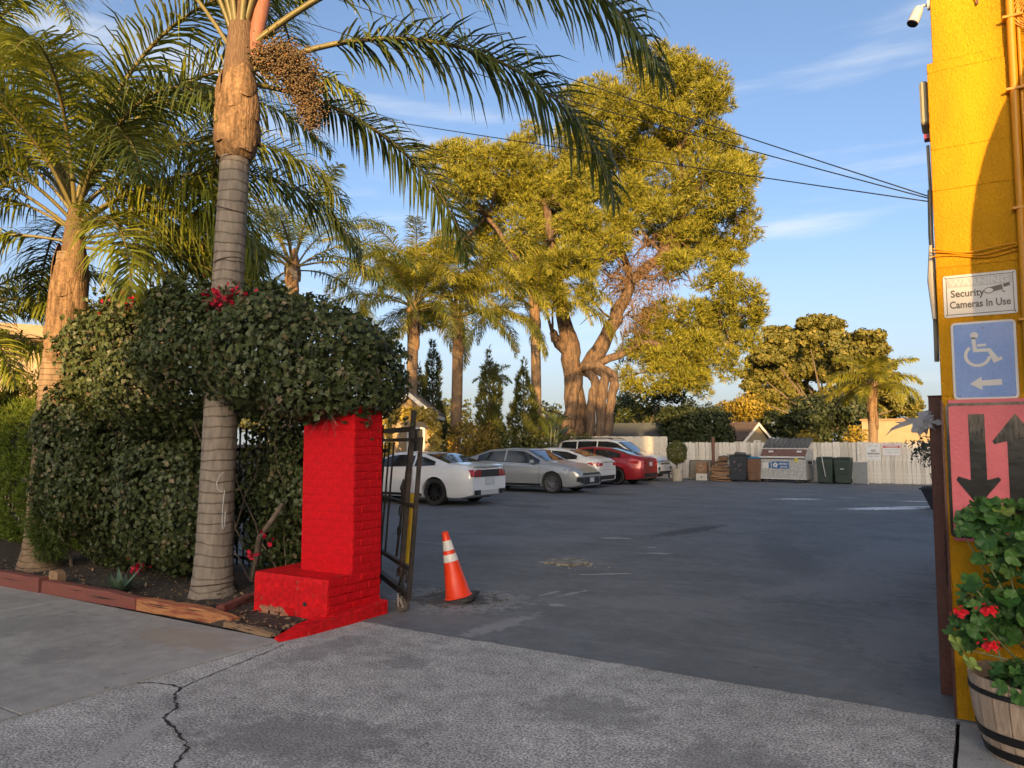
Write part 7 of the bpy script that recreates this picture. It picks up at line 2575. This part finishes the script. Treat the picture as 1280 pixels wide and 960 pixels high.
# ivy arch, the last golden sun put into its leaf colour
iv = thing('ivy_arch', 'garden arch smothered in glowing yellow ivy beside the cottage', 'arch', (-15.7, 19.3, 0))
def ivp(u):
    return Vector((-16.35 + 1.35 * u, 18.85 + .80 * u, 0))
bl = []
for u in (0.0, 1.0):
    for z in (.3, .75, 1.2, 1.65, 2.1):
        p = ivp(u)
        bl.append((p.x, p.y, z, .24, .24, .30))
for u in (.1, .3, .5, .7, .9):
    p = ivp(u)
    bl.append((p.x, p.y, 2.42 + .15 * math.sin(PI * u), .27, .24, .24))
rng = np.random.default_rng(77)
P, N = blob_points(bl, 3600, rng, shell=(.6, 1.1), inside=.4, lump=.2)
V, F = kite_leaves(P, N, .11, rng, .8, .9, .4, .15)
np_part('foliage', V, F, leaf_mat('ivy_leaf_sunlit', (.30, .22, .035), (.52, .38, .07), (.62, .50, .16), trans=.25), iv)['kind'] = 'stuff'
for u in (0, 1):
    p = ivp(u)
    MB().bb((p.x - .04, p.y - .04, 0), (p.x + .04, p.y + .04, 2.4)).build('arch_post', trim_w, iv, world=True)
p, q = ivp(0), ivp(1)
MB().tube([(p.x, p.y, 2.42), (q.x, q.y, 2.42)], .04, 6).build('arch_beam', trim_w, iv, world=True)
# bird of paradise
bop_m = mat('banana_leaf', (.06, .085, .025), (.10, .12, .035), rough=.4, scale=3, stretch=(1, 8, 1))
t = thing('bird_of_paradise', 'big leaved bird of paradise clump by the right palm behind the white sedan', 'plant', (-16.25, 29.95, 0))
rg = random.Random(19)
for k in range(15):
    a = rg.uniform(0, 6.28)
    ln = rg.uniform(.15, .75)
    hgt = rg.uniform(1.3, 2.6)
    base_ = Vector((rg.uniform(-.3, .3), rg.uniform(-.3, .3), 0))
    o = Vector((math.cos(a), math.sin(a), 0))
    tip0 = base_ + o * ln * .5 + Vector((0, 0, hgt))
    st = MB().tube([base_, base_ + o * ln * .2 + Vector((0, 0, hgt * .6)), tip0], [.03, .025, .015], 6)
    sd = Vector((-o.y, o.x, 0))
    L = rg.uniform(.8, 1.3)
    vs = []
    for i in range(8):
        v = i / 7
        c = tip0 + (o * (.35 + .4 * v) + Vector((0, 0, .95 - .9 * v * ln))) * L * v
        w = .19 * math.sin(PI * min(.98, v * .9 + .08)) ** .7
        vs += [c - sd * w + Vector((0, 0, .05)), c, c + sd * w + Vector((0, 0, .05))]
    fs = []
    for i in range(7):
        for j in range(2):
            p = i * 3 + j
            fs.append((p, p + 1, p + 4, p + 3))
    st.add(vs, fs)
    st.build('leaf', bop_m, t, smooth=True)
# clipped round shrub by the suv
t = thing('topiary_ball', 'clipped round green shrub in a pale tub beside the white suv nose', 'shrub', (-10.65, 30.6, 0))
MB().lathe([(.14, 0), (.20, .02), (.24, .50), (.26, .50), (.26, .55), (.21, .55), (.20, .46), (.001, .45)], 20).build('tub', pot_m, t, smooth=True)
rng = np.random.default_rng(33)
P, N = blob_points([(-10.65, 30.6, 1.22, .42, .42, .50)], 3000, rng, shell=(.8, 1.04), inside=0, lump=.06)
V, F = kite_leaves(P, N, .06, rng, .7, .8, .2, .15)
np_part('foliage', V, F, hedge_grn, t)['kind'] = 'stuff'
MB().tube([(0, 0, .4), (0, 0, 1.2)], .03, 6).build('stem', bark_g, t)
# olive bush at the right edge
ol_m = leaf_mat('olive_leaf', (.045, .055, .04), (.09, .10, .08), (.14, .15, .13), trans=.1)
tree('olive_bush', 'loose grey green bush overhanging the lot behind the brown gate post', [(-1.10, 24.0, 1.45, .45, .45, .40), (-.80, 24.2, 1.05, .40, .40, .35), (-.6, 24.3, 1.75, .4, .4, .4)], (-.45, 24.4), ol_m, bark_g, 1300, .085, 95, .05, 'bush', lump=.4, shell=(.3, 1.1), inside=.2)
